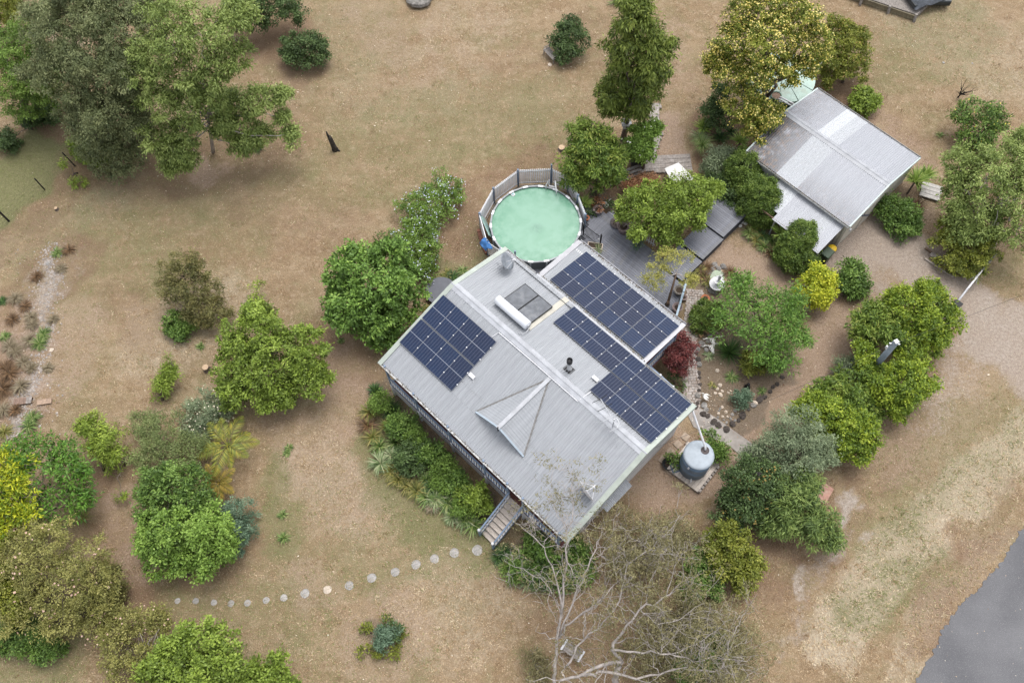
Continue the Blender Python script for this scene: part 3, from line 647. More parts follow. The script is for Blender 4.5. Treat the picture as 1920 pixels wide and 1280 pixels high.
# ================================================================== POOL
PXc, PYc, PR, PZ = 1.925, 30.762, 2.866, 1.2
pool = empty('swimming_pool', (PXc, PYc, 0), 0, 'round above ground pool full of milky green water', 'pool')
def build_pool():
    MB().lathe([(PR+.02, 0), (PR+.02, PZ-.02), (PR-.03, PZ-.02), (PR-.03, 0)], 72).build('pool_wall', pm('pool_wall_grey', (.10, .11, .12), .5, .2, 3), pool)
    k = NT('milky_green_water'); P = k.obj()
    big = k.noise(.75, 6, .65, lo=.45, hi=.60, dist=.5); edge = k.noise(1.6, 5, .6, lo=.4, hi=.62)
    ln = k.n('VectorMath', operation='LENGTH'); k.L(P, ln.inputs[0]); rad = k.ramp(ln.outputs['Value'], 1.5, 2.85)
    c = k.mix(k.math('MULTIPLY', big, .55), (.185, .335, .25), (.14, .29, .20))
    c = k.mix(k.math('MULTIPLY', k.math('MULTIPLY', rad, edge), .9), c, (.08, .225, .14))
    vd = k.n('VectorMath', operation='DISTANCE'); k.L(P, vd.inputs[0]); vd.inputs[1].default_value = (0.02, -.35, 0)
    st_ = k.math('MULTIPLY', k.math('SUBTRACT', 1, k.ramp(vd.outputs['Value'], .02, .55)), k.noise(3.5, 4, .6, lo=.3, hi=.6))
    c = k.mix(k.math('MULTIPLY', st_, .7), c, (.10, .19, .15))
    k.bump(k.noise(2.5, 2), .03, .02)
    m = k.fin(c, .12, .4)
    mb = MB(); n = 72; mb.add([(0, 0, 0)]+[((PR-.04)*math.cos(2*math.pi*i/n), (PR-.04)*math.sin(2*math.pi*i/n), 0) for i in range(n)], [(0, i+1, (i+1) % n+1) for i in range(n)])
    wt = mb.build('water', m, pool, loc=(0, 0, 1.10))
    # top rail with white joint caps
    rm = pm('dark_pool_rim', (.27, .29, .305), .5, .2, 5); nseg = 18
    for i in range(nseg):
        a0, a1 = 2*math.pi*i/nseg+.064, 2*math.pi*(i+1)/nseg-.064
        MB().beam((PR*math.cos(a0), PR*math.sin(a0), PZ), (PR*math.cos(a1), PR*math.sin(a1), PZ), .10, .05).build('top_rail', rm, pool)
        a = 2*math.pi*i/nseg; c_ = MB()
        c_.beam((PR*math.cos(a-.062), PR*math.sin(a-.062), PZ+.012), (PR*math.cos(a+.062), PR*math.sin(a+.062), PZ+.012), .155, .06)
        bevel(c_.build('joint_cap', WHITE, pool), .02)
        MB().box(((PR+.06)*math.cos(a), (PR+.06)*math.sin(a), .58), (.10, .10, 1.16), a).build('upright', rm, pool)
build_pool()
ld = empty('pool_ladder', (*G(1043, 352, 1.2)[:2], 0), 0, 'white pool ladder hooked over the far rim', 'ladder')
def pl(p, z): q = G(p[0], p[1], z); return q-np.array([ld.location.x, ld.location.y, 0])
for a, b in (((1024, 352), (1029, 343)), ((1043, 362), (1041, 346))):
    q0, q1 = pl(a, 1.25), pl(b, 1.5); MB().tube([q0-np.array([0, 0, .5]), q0+np.array([0, 0, .25]), q1+np.array([0, 0, .35]), q1-np.array([0, 0, 1.3])], .045, 8).build('side_rail', WHITE, ld, True)
for z in (.4, .7, 1.0):
    MB().beam(pl((1029, 343), 1.3)*np.array([1, 1, 0])+np.array([0, 0, z]), pl((1041, 346), 1.3)*np.array([1, 1, 0])+np.array([0, 0, z]), .1, .04).build('step', WHITE, ld)
fl = empty('pool_floater', G(962, 365, 1.1), 0, 'small round white chlorine floater on the pool water', 'pool floater')
MB().lathe([(.05, -.05), (.13, -.03), (.14, .03), (.10, .05)], 16).build('ring', WHITE, fl, True); MB().lathe([(.06, .04), (.06, .09), (.02, .10)], 12).build('cap', pm('pale_blue_plastic', (.35, .6, .62), .4), fl, True)
# pool fence
pf = empty('pool_fence', (PXc, PYc, 0), 0, 'white picket pool fence with blue grey posts around the round pool', 'fence')
def build_fence():
    vz = 1.78; VV = [G(*p, vz)[:2]-np.array([PXc, PYc]) for p in [(938, 468), (913, 451), (899, 400), (925, 353), (971, 319), (1034, 316), (1066, 331), (1084, 366), (1098, 402)]]
    pk = MB().box((0, 0, 0), (.092, .022, 1.52)).mesh('picket', pm('fence_white', (.80, .80, .82), .5, .08, 3))
    for i, (a, b) in enumerate(zip(VV[:-1], VV[1:])):
        d = b-a; L = np.hypot(*d); ang = math.atan2(d[1], d[0]); n = int(L/.128); nn = np.array([-d[1], d[0]])/L*.03
        for k in range(n):
            q = a+d*(k+.5)/n; place('picket', pk, pf, (q[0]+nn[0], q[1]+nn[1], .98+random.uniform(-.01, .01)), (0, 0, ang))
        for z in (.38, 1.60): MB().beam((*a, z), (*b, z), .04, .07).build('rail', WHITE, pf)
        MB().beam((*(a-nn*2), .16), (*(b-nn*2), .16), .06, .03).build('base_board', WOODG, pf)
    for i, p in enumerate(VV):
        h = 2.2 if i == 5 else 1.85
        MB().box((p[0], p[1], h/2), (.11, .11, h), .3*i).build('post', BLUEPAINT, pf)
    MB().box((VV[0][0]+.9, VV[0][1]-.35, 1.05), (.11, .11, 2.1)).build('post', BLUEPAINT, pf)
build_fence()
gs = MB(); a = G(913, 425, .9); gs.box((0, 0, 0), (.05, 1.75, .75), 0, Matrix.Rotation(math.radians(18), 3, 'Z')@Matrix.Rotation(math.radians(-25), 3, 'Y'))
tag(gs.build('glass_sheet', AQUA, None, loc=a+np.array([0, 0, 0])), 'aqua tinted sheet leaning between the pool and its left fence', 'sheet')
cl = MB()
for i in range(7):
    for j in range(7):
        pass
def cloth(name, mat, c, sx, sy, label, cat, seed, rz=0, h=.25):
    r = np.random.default_rng(seed); n = 12; x = np.linspace(-1, 1, n); X, Y = np.meshgrid(x, x); Z = h*np.exp(-3*X**2)*(1-.25*Y**2)+.05*np.sin(X*5+r.random()*6)*np.cos(Y*4)
    V = [(sx*X.flat[i]*(1+.12*math.sin(3*Y.flat[i]+1)), sy*Y.flat[i]*(1+.15*math.sin(2.3*X.flat[i])), Z.flat[i]) for i in range(n*n)]
    Fq = [(r_*n+c_, r_*n+c_+1, (r_+1)*n+c_+1, (r_+1)*n+c_) for r_ in range(n-1) for c_ in range(n-1)]
    o = MB().add(V, Fq).build(name, mat, None, True, c, (0, 0, rz)); m = o.modifiers.new('t', 'SOLIDIFY'); m.thickness = .015
    return tag(o, label, cat)
cloth('blue_towel', BLUEC, G(911, 459, 1.72), .27, .42, 'crumpled blue cloth draped over the left pool fence', 'cloth', 3, .5, .2)

# ================================================================== DECKS (house directions: boards along the ridge)
dk = empty('timber_deck', (HX, HY, 0), HYAW, 'slate grey painted timber deck between the pool, the house wing and the garden', 'deck')
_bm = {}
def board(par, u0, u1, v0, v1, z, ax):
    L, Wd = (u1-u0, v1-v0) if ax == 0 else (v1-v0, u1-u0)
    key = (round(L, 2), round(Wd, 3))
    if key not in _bm: _bm[key] = MB().box((0, 0, 0), (L, Wd, .03)).mesh('deck_board', DECKM)
    place('deck_board', _bm[key], par, ((u0+u1)/2, (v0+v1)/2, z+random.uniform(-.003, .003)), (0, 0, 0 if ax == 0 else math.pi/2))
BW = .15
def build_deck():
    z = .35; sub = pm('deck_underside', (.065, .068, .08), .9)
    # main run along the wing, boards along u ; right end cut back towards the railing
    v = 4.3
    while v < 12.2:
        u1 = 9.6 if v < 8.3 else 9.5-(v-8.3)*.42
        if v > 11.6: u1 = 6.3
        u0 = 2.32
        if v < 8.0: u0 = -.2 if v < 6.2 else .4
        if 8.0 <= v < 9.9: u0 = 1.4
        if v < 8.0: board(dk, u0, 3.2, v, v+BW-.012, z, 0)
        else: board(dk, u0, u1, v, v+BW-.012, z, 0)
        if 6.2 > v or v >= 8.0: pass
        if v < 8.0 and v > 7.2: board(dk, 8.6, u1, v, v+BW-.012, z, 0)
        v += BW
    u = -.35
    while u < 2.28:      # boards by the pool gate run across
        board(dk, u, u+BW-.012, 9.95 if u > .8 else 10.9, 12.25, z, 1); u += BW
    MB().prism([(-.3, 4.3), (9.4, 4.3), (9.4, 8.4), (8.2, 11.4), (6.2, 12.1), (-.3, 12.1), (.4, 10.5), (1.3, 8.5)], .05, z-.03).build('deck_frame', sub, dk)
    # three platforms stepping up towards the shed
    for (u0, u1, v0, v1, zz) in ((6.02, 7.85, 11.75, 13.72, .47), (6.02, 7.82, 13.75, 15.80, .62), (5.55, 7.75, 15.83, 18.40, .77)):
        v = v0
        while v < v1-.05:
            board(dk, u0+(.0 if v < 17.6 else (v-17.6)*-.0), u1, v, min(v+BW-.012, v1), zz, 0); v += BW
        MB().box(((u0+u1)/2, (v0+v1)/2+.01, zz/2-.02), (u1-u0-.03, v1-v0-.03, zz-.04)).build('deck_frame', sub, dk)
    # two steps down to the garden on the far side, pale nosing strips
    for i in range(2):
        MB().box((1.5, 12.45+i*.28, .24-i*.12), (.95, .27, .035)).build('step', DECKM, dk); MB().box((1.5, 12.56+i*.28, .262-i*.12), (.92, .03, .006)).build('nosing', WHITE, dk)
build_deck()
# railing between deck and brick path
rl = empty('deck_railing', (0, 0, 0), 0, 'pale blue timber railing along the deck edge beside the brick path', 'railing')
ra, rb = G(1283, 541, .35), G(1264, 606, .35)
lb = pm('pale_blue_paint', (.34, .44, .52), .5, .12, 4)
for i in range(4):
    t = i/3; p = ra+(rb-ra)*t; MB().box((p[0], p[1], .75), (.09, .09, 1.5)).build('post', lb, rl)
for z, wd in ((1.40, .12), (.55, .06)): MB().beam((ra[0], ra[1], z), (rb[0], rb[1], z), wd, .05).build('rail', lb, rl)
for i in range(16):
    t = (i+.5)/16; p = ra+(rb-ra)*t; MB().box((p[0], p[1], .96), (.03, .03, .8)).build('baluster', lb, rl)
# black iron gate
gt = empty('pool_gate', hw(1.08, 10.05, .36), HYAW, 'black iron gate standing open on the deck beside the pool', 'gate')
MB().box((0, 0, .6), (.06, .06, 1.3)).build('post', DARK, gt); MB().box((1.35, .1, .65), (.08, .08, 1.5)).build('post', DARK, gt)
for z in (.12, 1.1): MB().box((.65, .05, z), (1.2, .03, .04)).build('rail', DARK, gt)
bm_ = MB().box((0, 0, 0), (.018, .018, .98)).mesh('bar', DARK)
for i in range(12): place('bar', bm_, gt, (.1+i*.1, .05, .61))
MB().tube([(.95, .05, 1.12), (1.05, .05, 1.2), (1.18, .05, 1.2), (1.25, .05, 1.1)], .012, 5).build('scroll', DARK, gt)
MB().box((1.2, .06, .75), (.08, .05, .1)).build('latch', WHITE, gt)

# ================================================================== SHED
SX, SY, SYAW, SA, SB, SL_, SR, SZ = 18.409, 36.821, -.856, 3.618, 3.708, 8.04, .81, 2.506
shed = empty('shed', (SX, SY, 0), SYAW, 'cream farm shed with rust stained corrugated roof and a skillion lean-to', 'shed')
SM = Matrix.Translation((SX, SY, 0))@Matrix.Rotation(SYAW, 4, 'Z')
def sw(u, v, z): return SM@Vector((u, v, z))
def build_shed():
    sk = SR/SA; sang = math.atan(sk); zt = SZ+SR
    def stained(o, u, sgn, top, ln):
        me = o.data.copy(); o.data = me; a = me.attributes.new('stain', 'FLOAT', 'POINT')
        co = np.empty(len(me.vertices)*3, np.float32); me.vertices.foreach_get('co', co); co = co.reshape(-1, 3)
        v = co[:, 1]; uu = u+(co[:, 0] if sgn > 0 else .76-co[:, 0])
        s_ = np.clip(1.15-uu/2.7, 0, 1)*(1.0 if sgn < 0 else .35)+(np.clip((v/ln-.8)*2, 0, .35) if sgn < 0 else 0)
        a.data.foreach_set('value', np.clip(s_, 0, 1).astype(np.float32))
    n = 10; wd = SL_/n
    for i in range(n):
        u = i*wd
        for sgn, L in ((-1, SA), (1, SB)):
            pale = (u < 3.3 and u+wd > 3.0) if True else 0
            pale = i == 4 if False else (2.6 < u+wd/2 < 3.7)
            o = sheet(shed, 'translucent_sheet' if pale else 'roof_sheet', SHEDPALE if pale else SHEDROOF, u, .01*sgn, wd, L/math.cos(sang), zt, sang, sgn)
            if not pale: stained(o, u, sgn, 0, L/math.cos(sang))
    prof = [(-.24, -.24*sk+.02), (-.05, -.05*sk+.03), (0, .05), (.05, -.05*sk+.03), (.24, -.24*sk+.02)]
    MB().add([(u, v, zt+z) for u in (-.02, SL_+.02) for v, z in prof], [(i, i+1, 6+i, 5+i) for i in range(4)]).build('ridge_cap', RIDGE, shed)
    for u in (-.01, SL_+.01):
        for v0, v1 in ((-SA, 0), (0, SB)): MB().beam((u, v0, zt-sk*abs(v0)-.02), (u, v1, zt-sk*abs(v1)-.02), .09, .13).build('barge_cap', pm('shed_barge', (.44, .50, .49), .5, .1), shed)
    for v, s_ in ((-SA, -1), (SB, 1)):
        g = MB().box((SL_/2, v+s_*.06, SZ-.10), (SL_, .11, .012)).box((SL_/2, v+s_*.115, SZ-.05), (SL_, .012, .11)).build('gutter', GUTTER, shed)
        lm = MB()
        for i in range(160): lm.box((random.uniform(0, SL_)*random.random()**.5, v+s_*random.uniform(.0, .1), SZ-.06+random.uniform(0, .06)), (random.uniform(.03, .09), .04, .02), random.uniform(0, 3))
        tag(lm.build('leaf_debris', DEBRIS, g), kind='stuff')
    # ribbed walls
    def ribbed(a, b, z0, ztop):
        d = Vector((b[0]-a[0], b[1]-a[1], 0)); L = d.length; d.normalize(); nn = Vector((d.y, -d.x, 0)); mb = MB(); n_ = int(L/.2); vs = []
        for i in range(n_*4+1):
            t = i/(n_*4)*L; off = .022 if i % 4 in (1, 2) else 0; p = Vector((a[0], a[1], 0))+d*t+nn*off
            vs += [(p.x, p.y, z0), (p.x, p.y, ztop(t))]
        return mb.add(vs, [(2*i, 2*i+2, 2*i+3, 2*i+1) for i in range(n_*4)])
    e = .1; a, b, c, d = (e, -SA+e), (SL_-e, -SA+e), (SL_-e, SB-e), (e, SB-e)
    ribbed(a, b, .02, lambda t: SZ-.02).build('wall', SHEDWALL, shed); ribbed(c, d, .02, lambda t: SZ-.02).build('wall', SHEDWALL, shed)
    ribbed(b, c, .02, lambda t: zt-sk*abs(-SA+e+t)-.04).build('wall', SHEDWALL, shed); ribbed(d, a, .02, lambda t: zt-sk*abs(SB-e-t)-.04).build('wall', SHEDWALL, shed)
    MB().box((SL_-.06, -.9, 1.1), (.06, 1.3, 2.1)).build('door', pm('shed_door', (.52, .49, .44), .5, .1), shed)
    MB().beam((SL_+.0, -2.2, 2.2), (SL_+.0, -.6, .6), .05, .07).build('hose', pm('blue_grey_hose', (.08, .09, .13), .6), shed)
    MB().box((1.7, -SA+.06, 1.2), (1.1, .05, 1.9)).build('roller_door', pm('grey_roller_door', (.36, .36, .35), .5, .12), shed)
    MB().box((SL_+.05, -3.2, 1.75), (.10, .14, .16)).build('light', WHITE, shed)
    # lean-to
    zl = 2.2; la = math.atan(.16); nl = 7; wl = (7.75-2.8)/nl
    for i in range(nl):
        pale = i in (1, 5); short = i < 2
        o = sheet(shed, 'lean_to_sheet', SHEDPALE if pale or i == 0 else SHEDROOF, 2.8+i*wl, -SA+.12, wl, (2.0 if short else 2.52)/math.cos(la), zl, la, -1, .12, .016)
    for u in (4.4, 6.0, 7.7): MB().box((u, -5.9, .9), (.08, .08, 1.8)).build('post', STEEL, shed)
    MB().beam((2.8, -5.9, 1.76), (7.75, -5.9, 1.76), .06, .1).build('beam', WOODB, shed)
build_shed()
e = empty('wheelie_bin', sw(8.0, -5.0, 0), SYAW, 'dark green wheelie bin with yellow lid beside the shed lean-to', 'bin')
mb = MB(); mb.add([(-.22, -.25, .05), (.22, -.25, .05), (.22, .25, .05), (-.22, .25, .05), (-.28, -.34, 1.0), (.28, -.34, 1.0), (.28, .34, 1.0), (-.28, .34, 1.0)], [(3, 2, 1, 0), (4, 5, 6, 7), (0, 1, 5, 4), (1, 2, 6, 5), (2, 3, 7, 6), (3, 0, 4, 7)]); bevel(mb.build('body', BIN, e), .04)
bevel(MB().box((0, .02, 1.04), (.6, .74, .07)).build('lid', BIN, e), .03)
for x in (-.25, .25): MB().tube([(x-.03, -.33, .1), (x+.03, -.33, .1)], .1, 12).build('wheel', RUB, e)
e['label'] = 'dark green wheelie bin beside the shed lean-to corner'
e = empty('yellow_bucket', sw(7.95, -4.35, 0), SYAW, 'round yellow lidded bucket against the shed wall behind the green bin', 'bucket')
MB().lathe([(.2, 0), (.26, .7), (.27, .72)], 18).build('body', BIN, e, True); MB().lathe([(.29, .70), (.30, .76), (.22, .82), (.03, .84)], 18).build('lid', YEL, e, True)
e = empty('old_tyre', G(1536, 480, .15), .3, 'old black tyre with wheel rim lying below the lean-to corner', 'tyre')
def torus(R, r, n=28, m=10):
    return MB().lathe([(R+r*math.cos(a), r*1.1*math.sin(a)) for a in np.linspace(-math.pi, math.pi, m)], n)
torus(.30, .12).build('tyre', RUB, e, True); MB().lathe([(.2, -.04), (.19, .02), (.05, .0)], 20).build('rim', STEEL, e, True)

# ------------------------------------------------------------------ water tanks
tk = empty('water_tank', (9.794, 14.549, 0), 0, 'blue grey rainwater tank with pale lid on a timber sleeper base', 'water tank')
R = .816
MB().lathe([(R, .28), (R, 1.0), (R+.012, 1.02), (R+.012, 1.06), (R, 1.08), (R, 1.7), (R+.012, 1.72), (R+.012, 1.76), (R, 1.78), (R, 2.28)], 48).build('tank_wall', TANKB, tk, True)
MB().lathe([(R+.02, 2.22), (R+.025, 2.28), (R-.1, 2.315), (.02, 2.36)], 48).build('lid', TANKLID, tk, True)
MB().lathe([(.23, 2.30), (.23, 2.37), (.19, 2.37), (.18, 2.345), (.02, 2.345)], 24, (.36, .22, 0)).build('strainer', pm('strainer_mesh', (.09, .075, .075), .8), tk)
MB().box((-.58, -.60, 1.95), (.12, .1, .16), .8).build('overflow', WHITE, tk); MB().tube([(-.25, -.80, .55), (-.28, -.98, .55), (-.28, -.98, .42)], .035, 8).build('tap', WHITE, tk)
tb = empty('tank_stand', (9.794, 14.549, 0), -.75, 'weathered sleeper stand of boards under the blue grey water tank', 'stand')
for i in range(9): MB().box((-.93+i*.235, 0, .24), (.22, 2.1, .07)).build('plank', TREAD, tb)
for y in (-.95, 0, .95): MB().box((0, y, .12), (2.2, .2, .17)).build('bearer', WOODG, tb)
for i in range(8): MB().box((1.12, -.9+i*.25, .16), (.14, .18, .3)).build('block', SLEEPER, tb)
dp = empty('downpipe', (0, 0, 0), 0, 'white pipe running from the house gutter down to the blue grey tank', 'pipe')
p0 = hw(HL+.02, HB-.25, 4.3); p1 = Vector((9.794+.36, 14.549+.22, 2.42))
MB().tube([p0, p0+Vector((.03, -.05, -.12)), p1+Vector((0, .1, .12)), p1], .062, 10).build('pipe', WHITE, dp, True)
TGx, TGy = 19.15, 40.55
tg = empty('water_tank', (TGx, TGy, 0), 0, 'large round pale green water tank half hidden under the yellow flowering tree', 'water tank')
R2 = 2.15; prof = [(R2, 0)]
for i in range(9): z = .25*i; prof += [(R2, z+.02), (R2+.03, z+.06), (R2+.03, z+.18), (R2, z+.22)]
MB().lathe(prof+[(R2, 2.3)], 56).build('tank_wall', TANKG, tg)
n = 10
for i in range(n):
    a0, a1 = 2*math.pi*i/n+.012, 2*math.pi*(i+1)/n-.012; vs = [(.02*math.cos((a0+a1)/2), .02*math.sin((a0+a1)/2), 2.62)]
    for k in range(6):
        a = a0+(a1-a0)*k/5; vs.append(((R2+.03)*math.cos(a), (R2+.03)*math.sin(a), 2.34))
    MB().add(vs+[(x, y, z-.05) for x, y, z in vs], [(0, k+1, k+2) for k in range(5)]+[(k+1, k+7, k+8, k+2) for k in range(5)]).build('lid_panel', TANKGL, tg)
MB().lathe([(R2-.02, 2.2), (R2-.02, 2.3), (.02, 2.55)], 40).build('lid_frame', pm('dark_green_gap', (.02, .035, .028), .7), tg)
q = G(1455, 181, 2.4); q = (q[0]-TGx, q[1]-TGy, 0)
MB().lathe([(.36, 2.28), (.36, 2.50), (.31, 2.50), (.30, 2.46), (.02, 2.46)], 26, q).build('inlet_rim', TANKG, tg); MB().lathe([(.29, 2.465), (.02, 2.475)], 20, q).build('strainer', pm('leafy_strainer', (.22, .15, .11), .9, .4, 12), tg)
for k in range(2):
    pp = empty('tank_inlet_pipe', (0, 0, 0), 0, ('white inlet pipe nearer the shed wall' if k else 'white inlet pipe beside its twin') + ' running from the shed roof to the green tank', 'pipe', 'white pipes feeding the green tank')
    a = Vector(G(1463-3*k, 182+3.5*k, 2.62)); b = Vector(G(1490-3*k, 196+4*k, 2.6)); MB().tube([a-Vector((0, 0, .12)), a, b, b+(b-a)*.15-Vector((0, 0, .3))], .055, 8).build('pipe', WHITE, pp, True)
pv = empty('vent_pipe', G(1519, 165, 0), 0, 'white overflow pipe elbow rising between the green tank and the shed corner', 'pipe'); MB().tube([(0, 0, 0), (0, 0, 2.4), (.02, -.05, 2.5), (-.1, -.15, 2.55)], .07, 8).build('pipe', WHITE, pv, True)

#@@PART2
# ================================================================== GARDEN HARDWARE
def slabpoly(name, px, z0, z1, mat, label=None, cat=None, kind=None):
    return tag(MB().prism([tuple(p) for p in pts(px)], z0, z1).build(name, mat), label, cat, kind=kind)
# concrete path
slabpoly('concrete_path', [(1288, 775), (1312, 765), (1345, 785), (1382, 812), (1420, 838), (1430, 880), (1404, 868), (1370, 838), (1330, 818), (1300, 800)][::-1], .004, .05, CONC, kind='structure')
slabpoly('concrete_path', [(1404, 868), (1430, 880), (1436, 905), (1412, 900)][::-1], .006, .046, CONC, kind='structure')
# brick path: real pavers in curved courses
def brick_path():
    cl = [(1303, 543), (1302, 575), (1298, 605), (1290, 640), (1289, 680), (1296, 715), (1298, 745), (1293, 775)]
    P = pts(cl); seg = np.hypot(*np.diff(P, axis=0).T); s = np.r_[0, np.cumsum(seg)]; n = int(s[-1]/.17); mb = MB(); base = []
    xi = lambda t: np.array([np.interp(t, s, P[:, 0]), np.interp(t, s, P[:, 1])])
    for i in range(n):
        t = (i+.5)/n*s[-1]; c = xi(t); d = xi(min(t+.3, s[-1]))-xi(max(t-.3, 0)); d /= np.hypot(*d); nn = np.array([-d[1], d[0]]); wd = 1.0
        k = 6; off = .5*(i % 2)
        for j in range(k):
            q = c+nn*((j+.5*off-k/2+.3)/k*wd*1.05)+RNG.normal(0, .008, 2)
            mb.box((q[0], q[1], .035+random.uniform(-.006, .006)), (.150, .152, .05), math.atan2(d[1], d[0])+random.uniform(-.05, .05))
    k = NT('brick_paver'); c = k.mix(k.noise(2.0, 3), (.25, .22, .20), (.42, .385, .36)); c = k.mix(k.math('MULTIPLY', k.noise(7, 3, lo=.45, hi=.6), .55), c, (.27, .20, .16)); m = k.fin(c, .9, .15)
    o = mb.build('brick_path', m); tag(o, kind='stuff', label='curving path of pale brick pavers between the deck railing and the garden', cat='path')
brick_path()
WORDN = ['topmost', 'upper', 'middle', 'lower']
# stepping stones
ss = [(895, 1031, 10), (852, 1036, 9), (815, 1047, 8.5), (780, 1058, 9), (741, 1072, 8.5), (697, 1083, 9), (655, 1097, 8.5), (614, 1105, 8), (572, 1112, 8.5), (532, 1120, 7), (499, 1125, 6.5), (464, 1130, 6.5), (433, 1131, 6.5), (401, 1129, 6), (367, 1126, 6), (333, 1126, 5.5)]
for i, (x, y, r) in enumerate(ss):
    g = G(x, y); r *= scale_at(g); mb = MB(); n = 14; ph = random.random()*6
    ol = [(r*(1+.06*math.sin(3*a+ph)+random.uniform(-.04, .04))*math.cos(a), r*(1+.06*math.sin(2*a+ph))*math.sin(a)) for a in np.arange(n)/n*2*math.pi]
    o = mb.prism(ol, 0, .022).build('stepping_stone', ROCKW if i == 7 else STONE, None, False, (g[0], g[1], 0)); bevel(o, .01)
    tag(o, f"round {'sandy' if i == 7 else 'grey'} stepping stone in the lawn, {ORD[i]} from the front stairs", 'stepping stone', 'stepping stones across the lawn')
def rock(name, px, r, mat, label, cat='rock', group=None, fl=.6, seed=0, z=0):
    g = G(px[0], px[1], z); rr = r*scale_at(g); rn = np.random.default_rng(seed+int(px[0]*7+px[1]*13)); n1, n2 = 10, 6; mb = MB(); el = rn.uniform(.75, 1.3)
    prof = [(rr*math.sin(t)*1.0, rr*fl*(math.cos(t)*.5+.38)) for t in np.linspace(math.pi-.3, .12, n2)]
    mb.lathe(prof, n1); V = np.array(mb.v); V[:, 0] *= el; V *= 1+rn.normal(0, .09, (len(V), 1)); mb.v = [tuple(p) for p in V]
    return tag(mb.build(name, mat, None, False, (g[0], g[1], z+.0), (0, 0, rn.uniform(0, 3))), label, cat, group)
rock('boulder', (786, 2), 24, ROCKG, 'large grey boulder at the top edge of the dry lawn', seed=4, fl=.9)
rock('boulder', (810, -8), 12, ROCKG, 'smaller grey boulder beside the large one at the top edge', seed=9)
for i, (x, y, r, m) in enumerate([(1345, 695, 4, ROCKW), (1350, 722, 4, ROCKW), (1345, 729, 3.5, ROCKW), (1341, 737, 3, ROCKW), (1351, 740, 4.5, ROCKW), (1354, 733, 3, ROCKW), (1366, 736, 2, ROCKW), (1347, 775, 3, ROCKW), (1355, 781, 3, ROCKW), (1346, 782, 2.5, ROCKG), (1361, 772, 3, ROCKW), (1373, 777, 3.5, STONE), (1364, 781, 2.5, ROCKW), (1354, 763, 3, ROCKW), (1348, 770, 2.5, ROCKG), (1378, 770, 3.5, ROCKG), (1370, 785, 3, ROCKG), (1362, 792, 3, STONE), (1378, 788, 3, ROCKG), (1350, 760 + 6, 2, ROCKG), (1357, 787, 2, STONE), (1324, 656, 5, STONE), (1327, 640, 4, ROCKG), (1330, 628, 4, ROCKG), (1316, 645, 6, ROCKG), (1308, 655, 5, ROCKG), (1320, 760, 6, STONE), (1324, 768, 5, ROCKG), (1416, 755, 5, ROCKW), (1336, 602 - 4, 5, ROCKW)]):
    rock('garden_rock', (x, y), r, m, f"{'pale' if m in (ROCKW, STONE) else 'grey'} rock in the stony garden bed, {ORD[i]} one from the maple side", 'rock', 'rocks in the garden bed', .75, i)
eg = [(1303, 650), (1306, 662), (1309, 674), (1310, 685), (1311, 697), (1311, 709), (1312, 721), (1311, 733), (1309, 744), (1306, 755), (1303, 765), (1318, 775), (1327, 782), (1337, 789), (1348, 797), (1360, 803), (1372, 797), (1384, 788), (1394, 779), (1404, 768), (1412, 760), (1424, 750), (1432, 743), (1442, 733), (1450, 725), (1458, 718), (1466, 708)]
for i, (x, y) in enumerate(eg):
    rock('edging_rock', (x+random.uniform(-2, 2), y+random.uniform(-2.5, 2.5)), random.choice((4, 5, 6, 6.5)), ROCKD if i not in (3, 8, 20) else ROCKG, f"dark edging rock around the garden bed, {ORD[i]} along from the red maple", 'rock', 'dark rocks edging the garden bed', .8, 100+i)
for i, (x, y, r) in enumerate([(1339, 497, 6), (1347, 504, 6), (1356, 500, 6), (1335, 506, 5), (1329, 540, 5), (1333, 546, 6), (1340, 549, 5), (1328, 511, 5), (1363, 505, 5)]):
    rock('pond_rock', (x, y), r, ROCKG, f"grey rock edging the small green pond, {ORD[i]} one clockwise", 'rock', 'rocks around the small pond', .8, 200+i)
for i, (x, y, r) in enumerate([(1390, 417, 4), (1394, 412, 4), (1388, 424, 4), (1398, 420, 4), (1384, 412, 3.5), (1402, 410, 3.5)]):
    rock('white_rock', (x, y), r, BONE, f"white stone in the small heap at the deck corner, {ORD[i]} one", 'rock', 'white stones beside the deck corner', .8, 300+i)
rock('rock', (1186 - 0, 0 + 1000), .1, ROCKG, 'tiny grey pebble under the bare gum', seed=1) if False else None
for i, (x, y, r) in enumerate([(1031, 122, 4), (1043 + 10, 279 + 2, 0.1)][:1]): rock('rock', (x, y), r, ROCKW, 'pinkish rock on the grass at the foot of the old bench', seed=2)
rock('white_stone', (1769, 118), 2.6, STONE, 'white stone lying on the open lawn behind the shed'); rock('white_stone', (1823, 119), 1.7, STONE, 'tiny white stone on the lawn right of the larger one')
rock('white_stone', (90, 494), 4, STONE, 'pale stone at the top end of the sandy creek bed'); rock('flat_stone', (97, 656), 4, ROCKW, 'flat pale stone beside the green tussock in the creek')
